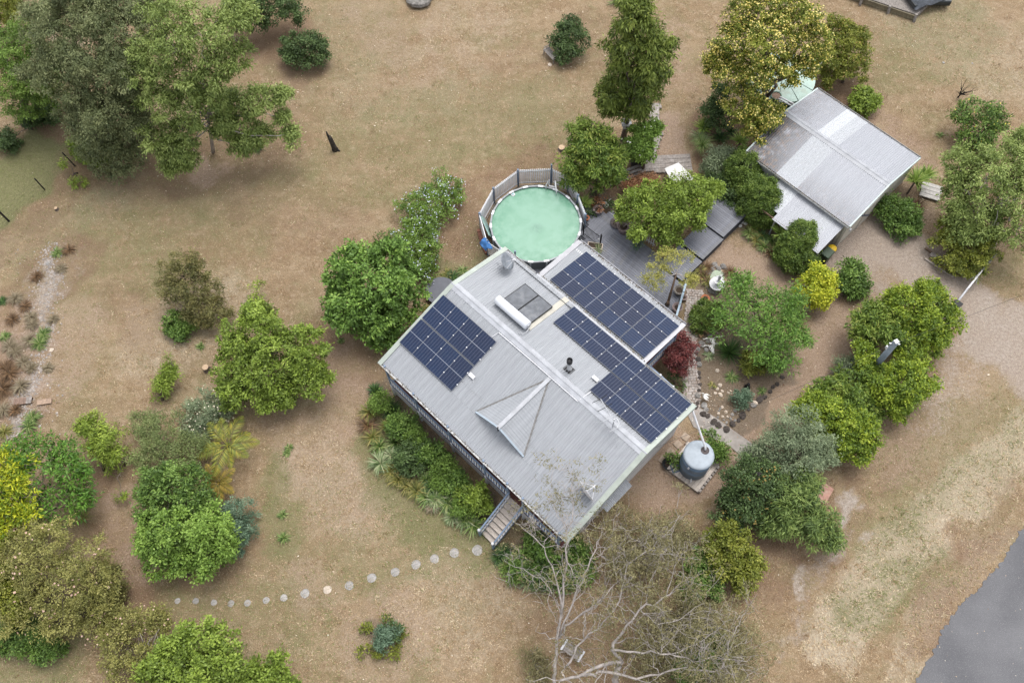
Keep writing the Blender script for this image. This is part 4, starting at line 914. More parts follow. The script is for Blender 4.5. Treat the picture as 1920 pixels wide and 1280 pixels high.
# pond, fountain
pd = slabpoly('pond', [(1336, 508), (1350, 506), (1358, 515), (1356, 530), (1345, 542), (1335, 536), (1331, 520)][::-1], .005, .06, pm('green_pond_water', (.12, .18, .09), .12, .3, 3, .5, rnd=0), 'small murky green garden pond ringed with rocks', 'pond')
fo = empty('garden_fountain', G(1342, 540), .3, 'white tiered garden fountain with statue standing beside the green pond', 'fountain')
MB().lathe([(.22, 0), (.14, .1), (.12, .3), (.46, .48), (.50, .56), (.44, .55), (.1, .46)], 24).build('lower_bowl', WHITE, fo, True)
MB().lathe([(.09, .46), (.07, .8), (.26, .95), (.30, 1.0), (.25, .99), (.05, .93)], 20).build('upper_bowl', WHITE, fo, True)
MB().lathe([(.05, .95), (.10, 1.05), (.07, 1.2), (.11, 1.32), (.05, 1.42), (.075, 1.5), (.03, 1.58)], 12).tube([(0, 0, 1.32), (.18, .05, 1.42)], .025, 6).tube([(0, 0, 1.32), (-.12, .14, 1.2)], .025, 6).build('statue', WHITE, fo, True)
MB().lathe([(.15, .54), (.13, .545)], 8, (.2, .1, 0)).build('leaf_litter', DEBRIS, fo)
def pot(px, z, r, h, mat, label, plant=None, cat='pot', squash=1):
    e = empty('plant_pot', G(px[0], px[1], z), random.random(), label, cat)
    MB().lathe([(r*.7, 0), (r*.95, h*.75), (r, h*.92), (r*1.08, h*.93), (r*1.08, h), (r*.92, h), (r*.88, h*.88)], 22).build('pot', mat, e, True); MB().lathe([(r*.88, h*.84), (r*.5, h*.9), (.01, h*.9)], 14).build('soil', SOIL, e)
    return e
pot((1100, 412), .35, .17, .26, TERRA, 'small round terracotta pot on the deck beside the pool fence')
e = pot((1157, 420), .35, .42, .16, pm('dark_bowl', (.10, .085, .085), .8), 'wide dark bowl planter with withered stems on the deck beside the steps')
tw = MB()
for i in range(14): a = random.random()*6.3; tw.tube([(0, 0, .12), (.2*math.cos(a), .2*math.sin(a), .25), (.4*math.cos(a+.3), .4*math.sin(a+.3), .3)], [.012, .01, .005], 4)
tw.build('dry_stem', TWIG, e)
e = pot((1168, 434), .35, .38, .62, POTG, 'big pinkish grey glazed pot beside the white garden fence on the deck')
tw = MB()
for i in range(8): a = random.random()*6.3; tw.tube([(0, 0, .5), (.1*math.cos(a), .1*math.sin(a), .8), (.2*math.cos(a+.3), .2*math.sin(a+.3), 1.0)], [.012, .01, .005], 4)
tw.build('dry_stem', TWIG, e)
e = empty('planter_box', G(1115, 467, .35), HYAW+.6, 'rectangular cream planter box standing on the deck at the wing gutter', 'planter')
for c, d in (((-.45, 0, .22), (.05, .42, .44)), ((.45, 0, .22), (.05, .42, .44)), ((0, -.2, .22), (.86, .04, .44)), ((0, .2, .22), (.86, .04, .44))): MB().box(c, d).build('side_panel', pm('cream_planter', (.50, .42, .34), .7), e)
MB().box((0, 0, .2), (.86, .38, .3)).build('soil', SOIL, e)
pot((1322, 561), 0, .26, .14, TERRA, 'shallow terracotta saucer on the stony ground beside the brick path')
pot((1272, 549), .35, .32, .40, pm('mossy_pot', (.20, .18, .16), .9, .4, 10), 'mossy round stone pot against the deck railing, the upper of two')
pot((1268, 583), .35, .30, .55, POTG, 'tall brown pot in the deck railing corner beside the wing gutter')
e = pot((1121, 397), .35, .32, .30, POTG, 'wide grey pot holding bronze leaved plants at the deck corner')
pot((1281, 561), 0, .2, .3, POTG, 'small pinkish pot standing on the brick path under the railing')
# picket garden fence beside the deck pots
gf = empty('garden_picket_fence', G(1165, 424, .0), HYAW+.02, 'short white picket fence beside the big pot at the deck edge', 'fence')
for i in range(15): MB().box((.1+i*.17, .15, .55), (.075, .02, .9)).build('picket', WHITE, gf)
for z in (.3, .85): MB().box((1.3, .17, z), (2.6, .03, .06)).build('rail', WHITE, gf)
# longhorn skulls
def skull(px, rz, label):
    e = empty('cattle_skull', G(*px), rz, label, 'skull'); mb = MB(); V = [(-.16, .22, .12), (.16, .22, .12), (.17, .05, .16), (.09, -.2, .12), (.06, -.36, .07), (-.06, -.36, .07), (-.09, -.2, .12), (-.17, .05, .16)]
    mb.add(V+[(x*.8, y*.95, 0.0) for x, y, z in V]+[(0, .02, .22), (0, -.25, .16)], [(0, 7, 16), (1, 0, 16), (2, 1, 16), (3, 2, 16), (3, 16, 17), (6, 17, 16), (7, 6, 16), (4, 3, 17), (5, 4, 17), (6, 5, 17)]+[(i, (i+1) % 8, 8+(i+1) % 8, 8+i) for i in range(8)]); mb.build('head', BONE, e, True)
    for s_ in (-1, 1): MB().tube([(s_*.14, .2, .12), (s_*.35, .24, .14), (s_*.52, .16, .2), (s_*.60, .20, .28)], [.05, .045, .03, .01], 7).build('horn', BONE, e, True)
    for s_ in (-1, 1): MB().box((s_*.1, .0, .175), (.05, .07, .02)).build('eye_socket', DARK, e)
skull((1336, 641), .1, 'bleached white cattle skull with long horns on the rock edge, the upper one'); skull((1334, 654), .15, 'bleached white cattle skull lying just below the horned one')
# bird statues
def heron(px, z, label, mat=BONE, dark=False):
    e = empty('bird_statue', G(px[0], px[1], z), random.random()*3, label, 'bird statue'); e.scale = (.72,)*3
    MB().tube([(-.02, .05, 0), (0, .03, .45)], .015, 5).build('leg', STEEL, e); MB().tube([(-.02, -.05, 0), (0, -.03, .45)], .015, 5).build('leg', STEEL, e)
    MB().tube([(-.38, 0, .42), (-.25, 0, .5), (0, 0, .58), (.15, 0, .66), (.17, 0, .85), (.14, 0, .98), (.18, 0, 1.06), (.24, 0, 1.06), (.42, 0, 1.0)], [.02, .09, .14, .09, .045, .035, .05, .04, .008], 8).build('body', mat, e, True)
    for s_ in (-1, 1): MB().tube([(.08, s_*.12, .64), (-.12, s_*.2, .6), (-.42, s_*.24, .52)], [.06, .09, .01], 6).build('wing', mat, e, True)
heron((1138, 389), .1, 'white heron statue standing in the dark bed above the deck'); heron((1319, 748), 0, 'white bird statue with raised wings among rocks beside the brick path')
e = empty('garden_ornament', G(1400, 727), 0, 'black cat shaped garden ornament beside the blue grey bush', 'ornament'); MB().lathe([(.16, 0), (.2, .12), (.14, .3), (.07, .4), (.11, .47), (.09, .56), (.03, .6)], 14).build('body', DARK, e, True)
for s_ in (-1, 1): MB().lathe([(.04, .55), (.005, .66)], 6, (s_*.06, 0, 0)).build('ear', DARK, e)
mb = MB()
wp = empty('firewood_heap', G(1317, 617), .4, 'small heap of tan cut firewood beside the brick path and round hedge', 'woodpile')
for i in range(34):
    a, r_ = random.random()*6.3, .62*random.random()**.6; x, y, z = r_*math.cos(a), r_*math.sin(a)*.9, .07+.28*(1-r_/.7)*random.random(); b = random.random()*3
    MB().tube([(x-.13*math.cos(b), y-.13*math.sin(b), z), (x+.13*math.cos(b), y+.13*math.sin(b), z+.03)], .055, 7).build('log', pm('cut_log', (.36, .23, .13), .9, .4, 9, rnd=.3), wp)
# ------------------------------------------------------------------ sleeper path and bench by the pool
def sleepers(px0, px1, n, wd, dp, label, skip=(), z=0.0):
    a, b = G(*px0), G(*px1); d = (b-a)[:2]; ang = math.atan2(d[1], d[0]); e = empty('sleeper_path', ((a+b)/2*np.array([1, 1, 0])), 0, label, 'path')
    for i in range(n):
        if i in skip: continue
        t = (i+.5)/n-.5; q = d*t; o = bevel(MB().box((q[0]+random.uniform(-.06, .06), q[1], .07+random.uniform(-.01, .01)), (wd+random.uniform(-.12, .12), dp, .14), random.uniform(-.03, .03)).build('sleeper', SLEEPER, e), .012)
    return e
sleepers((1231, 196), (1222, 252), 13, .62, .24, 'row of silvered sleepers stepping down beside the tall tree')
sleepers((1226, 252), (1206, 312), 15, 1.15, .26, 'wider sleeper boardwalk under the white flowered tree')
sleepers((1222, 296), (1262 - 40, 322), 6, 1.5, .24, 'dark sleeper landing at the foot of the boardwalk')
a, b = G(1231, 300), G(1288, 318)
e = empty('timber_platform', (*((G(1260, 309))[:2]), 0), 0, 'low pale timber platform of long boards beside the sleeper boardwalk', 'platform')
for i in range(4): bevel(MB().box((0, .55-i*.36, .09), (2.55, .34, .14), -.01).build('plank', SLEEPER, e), .012)
e = empty('white_table', G(1270, 324, 0), 0, 'white sheet topped outdoor table under the bright green tree', 'table')
q = [G(*p, .75)-np.array(G(1270, 324, 0)) for p in [(1246, 316), (1272, 305), (1303, 336), (1262, 345)]]
mb = MB().prism([(p[0], p[1]) for p in q], .72, .76); mb.build('tabletop', pm('white_tabletop', (.60, .59, .58), .6, .12, 4, dirt=(.42, .40, .37)), e)
for p in q: MB().box((p[0]*.85, p[1]*.85, .36), (.06, .06, .72)).build('leg', STEEL, e)
e = empty('plank_ramp', G(1172, 333), .35, 'long grey weathered plank ramp lying beside the dry copper bushes', 'ramp')
for i in range(3): MB().box((0, -.22+i*.3, .18+.0), (2.5, .20, .05), .0).build('plank', WOODG, e)
for x in (-1.0, 1.0): MB().box((x, .08, .08), (.12, .9, .16)).build('bearer', WOODB, e)
e = empty('dark_box', G(1192, 306), 0, 'small dark open box standing on the sleeper boardwalk', 'box')
for c, d in (((-.33, 0, .25), (.04, .6, .5)), ((.33, 0, .25), (.04, .6, .5)), ((0, -.28, .25), (.62, .04, .5)), ((0, .28, .25), (.62, .04, .5)), ((0, 0, .03), (.62, .52, .04))): MB().box(c, d).build('side', pm('dark_box_board', (.05, .045, .042), .8), e)
bh = empty('bird_house', G(1170, 262), 0, 'white ridged roof birdhouse on a pole beside the tall tree', 'bird house')
MB().box((0, 0, .7), (.06, .06, 1.4)).build('pole', WOODG, bh); MB().box((0, 0, 1.55), (.45, .42, .4)).build('box', WHITE, bh)
for i in range(5): MB().box((0, -.27+i*.135, 1.80+.012*(i % 2)), (.66, .125, .03)).build('roof_strip', WHITE, bh)
MB().tube([(0, -.215, 1.55), (0, -.225, 1.55)], .05, 10).build('entry_hole', DARK, bh)
# bench under dark bush
bn = empty('garden_bench', G(1033, 108), math.radians(-58), 'old grey slatted garden bench tucked beside the dark bush', 'bench')
for i in range(4): MB().box((0, -.22+i*.125, .43), (1.25, .105, .03)).build('seat_slat', WOODG, bn)
for z in (.62, .82): MB().box((0, .30+(z-.43)*.2, z), (1.25, .03, .09)).build('back_slat', SLEEPER, bn)
for x in (-.58, .58): MB().box((x, -.2, .21), (.06, .06, .42)).build('leg', WOODG, bn); MB().box((x, .3, .45), (.06, .06, .9)).build('leg', WOODG, bn); MB().box((x, .05, .62), (.06, .55, .04)).build('armrest', WOODG, bn)
# charred stump
cs = empty('burnt_stump', G(628, 281), 0, 'charred black tree stump standing alone in the dry lawn', 'stump')
def vert(px, b): return G(*px, 0)
MB().tube([(.02, 0, 0), (0, 0, .25), (-.05, .03, .7), (-.08, .05, 1.1), (-.1, .05, 1.35)], [.24, .19, .17, .15, .12], 9).tube([(-.12, .02, .9), (-.17, .06, 1.5), (-.2, .08, 1.85)], [.10, .08, .04], 7).build('trunk', pm('weathered_black_wood', (.045, .038, .032), .85, .6, 6), cs, True)
MB().tube([(.05, -.02, .02), (.26, -.1, .05), (.38, -.16, .02)], [.10, .07, .03], 6).build('root', BARKD, cs)
def stump(px, r, h, label, mat=BARK):
    e = empty('tree_stump', G(*px), 0, label, 'stump'); MB().lathe([(r*1.25, 0), (r, h*.4), (r*.97, h)], 12).build('trunk', mat, e); MB().lathe([(r*.95, h+.004), (.01, h+.012)], 14).build('cut_face', pm('cut_wood', (.50, .36, .24), .85, .2, 12), e)
stump((1053, 280), .22, .22, 'pale freshly cut tree stump on the lawn left of the small tree'); stump((389, 693), .2, .4, 'low cut tree stump in the dry grass beside the spreading green tree'); stump((107, 393), .12, .2, 'small dark stump beside the wire fence')
# dark round lid beside the house
e = empty('round_table', G(828, 552), 0, 'round dark grey outdoor table top beside the gable end of the house', 'table'); MB().lathe([(.95, .45), (.97, .50), (.05, .52)], 36).build('tabletop', pm('dark_grey_disc', (.10, .105, .125), .5, .12, 3), e); MB().lathe([(.12, 0), (.10, .45)], 10).build('pedestal', STEEL, e); MB().lathe([(.5, 0), (.48, .05), (.05, .06)], 20).build('base', STEEL, e)
# garden edging plank by flowering shrub
a, b = G(819, 458), G(824, 427); tag(MB().beam((a[0], a[1], .12), (b[0], b[1], .12), .14, .22).build('edging_board', SLEEPER), 'pale edging board on the ground beside the blue flowering shrub', 'board')
# curved brick edge outside the pool fence
P = [(899, 432), (902, 446), (906, 458), (911, 470), (916, 480)]
be = empty('brick_edge', (*G(905, 455)[:2], 0), 0, 'curved brick edging outside the left of the pool fence', 'edging')
pp = pts(P)-np.array(be.location)[:2]; sg = np.hypot(*np.diff(pp, axis=0).T); s_ = np.r_[0, np.cumsum(sg)]
for i in range(int(s_[-1]/.24)):
    t = (i+.5)*.24; c = np.array([np.interp(t, s_, pp[:, 0]), np.interp(t, s_, pp[:, 1])]); c2 = np.array([np.interp(t+.1, s_, pp[:, 0]), np.interp(t+.1, s_, pp[:, 1])]); an = math.atan2(*(c2-c)[::-1])
    MB().box((c[0], c[1], .10+random.uniform(-.02, .02)), (.22, .30, .18), an+random.uniform(-.1, .1)).build('brick', BRICK, be)
# small paving slabs by the tank
for i, (x, y) in enumerate([(1285, 819), (1271, 833), (1257, 847), (1243, 862), (1256, 883)]):
    g = G(x, y); tag(bevel(MB().box((0, 0, .03), (.42, .42, .05)).build('paving_slab', pm('sandy_paver', (.33, .26, .20), .9, .2, 6), None, False, (g[0], g[1], 0), (0, 0, .75+random.uniform(-.1, .1))), .01), f"square sandy paving slab leading to the tank, {ORD[i]} from the concrete path", 'paving slab', 'square pavers beside the house end wall')
e = pot((1253, 872), 0, .36, .3, pm('black_pot', (.03, .03, .03), .7), 'large black pot of leafy plants beside the blue grey tank')
e = empty('plastic_tub', G(1264, 880), .2, 'blue plastic tub standing against the tank stand', 'tub')
for c, d in (((-.2, 0, .2), (.03, .5, .4)), ((.2, 0, .2), (.03, .5, .4)), ((0, -.24, .2), (.38, .03, .4)), ((0, .24, .2), (.38, .03, .4)), ((0, 0, .03), (.38, .46, .03))): MB().box(c, d).build('side', pm('blue_plastic', (.12, .20, .32), .4), e)
e = empty('hose_reel', G(1309, 908), .4, 'coiled garden hose heaped beside the tank stand', 'hose')
MB().tube([(.22*math.cos(a)*(1+.1*math.sin(a*.7)), .22*math.sin(a), .03+.012*a/2) for a in np.linspace(0, 26, 90)], .018, 5).build('hose', pm('green_hose', (.12, .12, .09), .6), e)
# red brick slab
q = pts([(1531, 921), (1549, 906), (1562, 915), (1541, 946)])
slabpoly('paving_pad', [(1528, 936), (1543, 903), (1563, 917), (1547, 945)][::-1], .004, .06, PINKB, 'pink brick pad in the grass beside the grey green trees', 'paving')
# pallet of boards
e = empty('timber_pallet', G(1744, 361), HYAW+1.95, 'silvered timber pallet of wide boards lying beside the yucca', 'pallet')
for i in range(4): bevel(MB().box((-.47+i*.31, 0, .16+random.uniform(0, .02)), (.29, 1.35+random.uniform(-.1, .1), .05)).build('board', pm('silver_board', (.44, .42, .40), .85, .25, 6, dirt=(.28, .25, .23)), e), .01)
for y in (-.5, .5): MB().box((0, y, .07), (1.2, .1, .13)).build('bearer', WOODG, e)
# timber lengths
for i, (p, q_, wd, m, lb) in enumerate([((1734, 466), (1762, 487), .12, WOODB, 'dark round timber pole at the top of the timber pile'), ((1743, 478), (1763, 489), .30, SLEEPER, 'short pale board lying on the timber pile'), ((1748, 482), (1800, 517), .16, WOODB, 'long dark plank in the middle of the timber pile'), ((1753, 488), (1797, 515), .10, TREAD, 'thin tan plank resting on the timber pile'), ((1742, 483), (1775, 508), .16, WOODB, 'brown plank along the lower side of the timber pile'), ((1733, 486), (1787, 521), .07, TREAD, 'long thin tan batten on the gravel below the timber pile')]):
    a, b = G(*p), G(*q_); z = .08+.07*(i in (1, 3)); tag(MB().beam((a[0], a[1], z), (b[0], b[1], z), wd, .07 if i else .12).build('timber_plank', m), lb, 'plank', 'timber lengths stacked by the driveway')
# boom gate
a, b, c = Vector(G(1797, 563, .95)), Vector(G(1842, 506, .98)), Vector(G(1869, 473, .98))
e = empty('boom_gate', (a.x, a.y, 0), 0, 'white boom gate pole with dark counterweight across the gravel driveway', 'gate')
o = Vector((a.x, a.y, 0)); MB().tube([a-o, b-o], .06, 10).build('boom', WHITE, e, True); MB().tube([b-o, c-o], .075, 10).build('tail', pm('grey_pipe', (.25, .25, .25), .5), e, True)
bevel(MB().box((-.08, -.2, .5), (.42, .5, .95), .7).build('post_block', DARK, e), .02)
MB().box((b-o)*.55+Vector((0, 0, -.5)), (.08, .08, 1.0)).build('stay_post', WOODG, e)
MB().box(((c-o).x, (c-o).y, .48), (.12, .12, .96)).build('pivot_post', WOODG, e); MB().tube([(a-o)*1+(b-o)*.3+Vector((.1, .05, .05)), (b-o)*.3+Vector((-.1, -.06, .0))], .02, 5).build('latch', WHITE, e)
MB().tube([(b-o)*.7+Vector((.15, -.12, 0)), (b-o)*.9, (b-o)*.7+Vector((-.18, .12, 0))], .02, 5).build('handle', STEEL, e)
# power pole and cables
pz = 5.0; pt_ = G(1681, 640, pz); e = empty('power_pole', (pt_[0], pt_[1], 0), 0, 'blue grey power pole with white cap rising out of the hedge', 'power pole')
MB().tube([(0, 0, 0), (0, 0, pz-.1)], [.19, .16], 14).build('pole', pm('blue_grey_pole', (.16, .19, .22), .6, .2, 4), e, True); MB().box((0, 0, pz-.02), (.22, .22, .10), .4).build('cap', WHITE, e)
MB().box((-.15, .1, pz-.95), (.10, .16, .24), .4).build('meter_box', WHITE, e); MB().beam((-.28, .05, pz-.3), (.28, -.05, pz-.3), .06, .08).build('crossarm', STEEL, e)
def cable(p, q, sag, label):
    c = [Vector(p).lerp(Vector(q), t)-Vector((0, 0, sag*4*t*(1-t))) for t in np.linspace(0, 1, 18)]; tag(MB().tube(c, .009, 4).build('power_cable', pm('dark_cable', (.05, .05, .05), .6)), label, 'cable')
cable((pt_[0], pt_[1], pz-.2), (42, 26.5, 5.6), .6, 'thin power cable running from the pole out over the verge'); cable((pt_[0], pt_[1], pz-.2), tuple(hw(HL-.05, .4, ZT-.2)), .5, 'thin power cable running from the pole to the house gable')
# retaining wall, gravel and covered trailer, top right
rw = empty('retaining_wall', G(1663, 22), 0, 'low timber retaining wall with posts at the top edge behind the shed', 'retaining wall')
R0 = np.array(rw.location)
A0, A1 = G(1590, -2)-R0, G(1716, 40)-R0; d = (A1-A0)/np.linalg.norm(A1-A0)
for k in range(2): MB().beam((A0[0], A0[1], .13+.22*k), (A1[0], A1[1], .13+.22*k), .06, .205).build('board', WALLTIM, rw)
for p in [(1612, 10), (1664, 26), (1713, 41)]:
    q = G(*p)-R0; MB().beam((q[0], q[1]-.02, 0), (q[0]+.0, q[1]+.1, .62), .17, .15, (1, 0, 0)).build('post', WOODG, rw)
q = [G(*p) for p in [(1590, -6), (1716, 36), (1740, 12), (1745, -40), (1600, -60)]]
tag(MB().prism([(p[0], p[1]) for p in q][::-1], .01, .40).build('gravel_pad', pm('grey_gravel', (.24, .215, .195), .95, .45, 14)), kind='structure')
tr = empty('covered_trailer', G(1730, -3, .4), .3, 'dark trailer under a grey tarpaulin parked behind the retaining wall', 'trailer')
n = 14; V = []; rr_ = np.random.default_rng(5)
for i in range(n):
    for j in range(n): x, y = i/(n-1)*2-1, j/(n-1)*2-1; V.append((x*1.35, y*1.05, max(.25, .95*(1-abs(x)**4*.6)*(1-abs(y)**4*.6)+.08*math.sin(5*x+2*y)+rr_.normal(0, .03))))
MB().add(V, [(r_*n+c_, (r_+1)*n+c_, (r_+1)*n+c_+1, r_*n+c_+1) for r_ in range(n-1) for c_ in range(n-1)]).build('tarpaulin', TARP, tr, True)
MB().box((0, .1, .35), (2.7, 1.9, .3)).build('tray', CARCOL, tr)
car = empty('parked_car', G(1753, 0, .0), .25, 'dark car parked beside the covered trailer at the top edge', 'car')
mb = MB(); prof = [(-1.0, .35), (-.95, .75), (-.3, .88), (.2, 1.35), (1.6, 1.42), (2.3, .95), (2.5, .9), (2.5, .35)]; mb.add([(x, y, z) for y in (-.8, .8) for x, z in prof], [tuple(range(8)), tuple(range(15, 7, -1))]+[(i, 8+i, 8+(i+1) % 8, (i+1) % 8) for i in range(8)]); o = mb.build('body', CARCOL, car); bevel(o, .08, 2); o.rotation_euler = (0, 0, 1.2)
for x, y in ((-.35, -.75), (-.35, .75), (1.7, -.75), (1.7, .75)):
    p = Matrix.Rotation(1.2, 3, 'Z')@Vector((x, y, .32)); wv = Matrix.Rotation(1.2, 3, 'Z')@Vector((0, .1, 0)); MB().tube([p-wv, p+wv], .32, 18).build('wheel', RUB, car)
# fence along the left paddock
fp = [(-60, 478), (17, 415), (84, 356), (141, 312), (185, 272)]
fe = empty('wire_fence', (*G(84, 356)[:2], 0), 0, 'sparse wire paddock fence on dark timber posts at the left edge', 'fence')
q0 = np.array(fe.location)
for i, p in enumerate(fp):
    g = G(*p)-q0; lean = (-.05, .02) if i != 3 else (-.3, .2); MB().tube([(g[0], g[1], 0), (g[0]+lean[0], g[1]+lean[1], 1.25)], .07 if i < 2 else .045, 7).build('post', BARKD, fe)
for z in (.3, .6, .9, 1.15):
    MB().tube([(*(G(*p)-q0)[:2], z-.03*(i % 2)) for i, p in enumerate(fp)], .0035, 4).build('wire', DARK, fe)
# boards over the creek bed
a, b = G(28, 755), G(62, 751); e = empty('creek_bridge', ((a[0]+b[0])/2, (a[1]+b[1])/2, 0), math.atan2(b[1]-a[1], b[0]-a[0]), 'short slatted timber footbridge laid over the pale creek bed', 'bridge')
L = float(np.hypot(*(b-a)[:2]))
for i in range(13): MB().box((-L/2+(i+.5)*L/13, 0, .17), (L/13-.02, .42, .03)).build('slat', pm('red_brown_slat', (.26, .18, .14), .85, .3, 8) if i < 9 else SLEEPER, e)
for y in (-.15, .15): MB().box((0, y, .08), (L, .06, .15)).build('bearer', WOODB, e)
a, b = G(71, 756), G(98, 752); tag(MB().beam((a[0], a[1], .08), (b[0], b[1], .08), .32, .1).build('timber_plank', pm('tan_plank', (.32, .23, .17), .85, .3, 8)), 'single tan plank on the ground beside the slatted footbridge', 'plank')
# white ended seat under the bare gum
e = empty('timber_bench', G(1073, 1221), -.65, 'grey garden seat with white ends under the bare gum tree', 'seat')
for i in range(4): MB().box((0, -.2+i*.13, .42), (.95, .115, .03)).build('seat_slat', WOODG, e)
for x in (-.52, .52): MB().box((x, 0, .5), (.10, .62, .10)).build('armrest', WHITE, e); MB().box((x, -.22, .22), (.08, .08, .45)).build('leg', WHITE, e); MB().box((x, .22, .22), (.08, .08, .45)).build('leg', WHITE, e)
MB().box((0, .28, .75), (.95, .03, .25)).build('backrest', WOODG, e)
e = empty('stone_seat', G(1517, 577), .5, 'small white stone block seat under the golden leaved tree', 'stone seat'); bevel(MB().box((0, 0, .32), (.75, .4, .1)).build('top', ROCKW, e), .02)
for x in (-.25, .25): MB().box((x, 0, .14), (.12, .3, .28)).build('leg', ROCKW, e)

# ================================================================== VEGETATION
def nrm(a): return a/np.maximum(np.linalg.norm(a, axis=1, keepdims=True), 1e-9)
SPEC = {}
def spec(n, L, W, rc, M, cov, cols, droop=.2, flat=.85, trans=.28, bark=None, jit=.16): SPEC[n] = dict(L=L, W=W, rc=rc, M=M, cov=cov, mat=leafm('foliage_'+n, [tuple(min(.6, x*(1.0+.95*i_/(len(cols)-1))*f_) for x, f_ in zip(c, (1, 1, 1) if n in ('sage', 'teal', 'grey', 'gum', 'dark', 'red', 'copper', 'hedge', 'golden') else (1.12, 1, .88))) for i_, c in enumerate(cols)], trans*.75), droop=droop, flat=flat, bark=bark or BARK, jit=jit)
spec('round', .22, .13, .30, 34, 1.7, [(.028, .060, .014), (.060, .125, .026), (.10, .19, .040), (.165, .26, .065)])
spec('plumbago', .13, .07, .26, 36, 1.7, [(.04, .08, .018), (.085, .155, .03), (.13, .215, .05)])
spec('lime', .17, .10, .27, 36, 1.5, [(.036, .062, .010), (.085, .14, .022), (.13, .20, .034), (.18, .25, .055)])
spec('olive', .14, .06, .27, 36, 1.4, [(.036, .044, .015), (.075, .085, .03), (.11, .115, .045), (.155, .145, .06)])
spec('grey', .16, .06, .34, 44, 1.6, [(.040, .055, .022), (.08, .10, .040), (.12, .135, .058), (.16, .17, .08)], .45)
spec('gum', .20, .075, .33, 36, 1.15, [(.056, .086, .020), (.118, .162, .038), (.172, .215, .06), (.22, .26, .09)], .6, .85, .28, BARKP)
spec('dark', .16, .08, .28, 36, 1.6, [(.020, .036, .012), (.038, .064, .020), (.060, .095, .030), (.095, .138, .046)])
spec('mid', .18, .08, .27, 34, 1.6, [(.022, .050, .012), (.048, .10, .022), (.085, .155, .035), (.14, .22, .06)])
spec('tall', .30, .075, .36, 30, 1.7, [(.028, .05, .012), (.062, .098, .018), (.105, .15, .03), (.16, .20, .05)], .9)
spec('mango', .26, .08, .30, 32, 1.6, [(.025, .050, .010), (.06, .115, .02), (.11, .17, .03), (.19, .22, .06)], .5)
spec('golden', .15, .09, .27, 34, 1.6, [(.09, .13, .012), (.20, .25, .018), (.33, .34, .025), (.42, .38, .04)])
spec('hedge', .17, .09, .26, 36, 1.8, [(.035, .060, .008), (.085, .135, .014), (.155, .205, .018), (.235, .265, .03)])
spec('sage', .16, .045, .30, 42, 1.4, [(.06, .085, .045), (.11, .145, .08), (.16, .195, .11), (.21, .24, .14)], .35)
spec('fern', .22, .06, .30, 34, 1.15, [(.03, .075, .016), (.06, .135, .026), (.095, .19, .036), (.15, .25, .06)], .3, .6)
spec('weep', .20, .05, .28, 40, 1.4, [(.06, .11, .018), (.125, .195, .03), (.20, .275, .05)], .9)
spec('cypress', .12, .055, .19, 44, 2.4, [(.022, .045, .010), (.05, .095, .020), (.085, .14, .028), (.13, .18, .045)], -.3, 1.0, .15)
SPEC['cypress']['solid'] = True; SPEC['cypress']['jit'] = .05; SPEC['cypress']['cov'] = 3.4
spec('teal', .14, .05, .20, 36, 1.6, [(.035, .065, .040), (.065, .11, .066), (.10, .15, .095), (.14, .195, .13)])
spec('red', .14, .06, .22, 26, .9, [(.035, .010, .012), (.075, .020, .020), (.125, .032, .03), (.17, .058, .05)])
spec('poinc', .26, .08, .36, 34, 1.1, [(.02, .055, .010), (.04, .105, .016), (.07, .16, .024), (.12, .22, .04)], .25, .6)
spec('yellowp', .24, .08, .30, 26, 1.0, [(.04, .09, .008), (.10, .17, .012), (.22, .26, .014), (.38, .37, .018)], .2, .6)
spec('pale', .14, .055, .28, 38, 1.3, [(.065, .078, .026), (.115, .13, .040), (.165, .178, .06), (.22, .22, .09)], .2)
spec('flame', .17, .09, .27, 32, 1.3, [(.04, .07, .010), (.085, .125, .018), (.13, .165, .026), (.19, .21, .045)], .2, .8)
spec('copper', .12, .05, .22, 26, 1.0, [(.13, .06, .03), (.24, .12, .06), (.33, .18, .10)], .1)
spec('spring', .17, .10, .26, 34, 1.6, [(.032, .072, .014), (.078, .15, .027), (.122, .212, .044), (.17, .265, .066)])
spec('feather', .17, .035, .30, 44, 1.4, [(.045, .075, .028), (.085, .125, .046), (.12, .165, .066), (.16, .20, .09)], .3)
spec('lacy', .10, .045, .22, 30, 1.3, [(.13, .15, .045), (.20, .22, .06), (.28, .28, .085)], .2)
spec('dry', .15, .04, .30, 20, .55, [(.05, .056, .024), (.09, .095, .046), (.13, .13, .07), (.175, .168, .10)], .6, .8, .2, BARKP)
spec('acid', .16, .08, .24, 34, 1.4, [(.045, .068, .012), (.085, .115, .018), (.125, .155, .026), (.17, .185, .04)])
spec('bamboo', .30, .06, .30, 34, 1.5, [(.03, .06, .02), (.065, .115, .035), (.11, .17, .05), (.17, .23, .08)], .7)

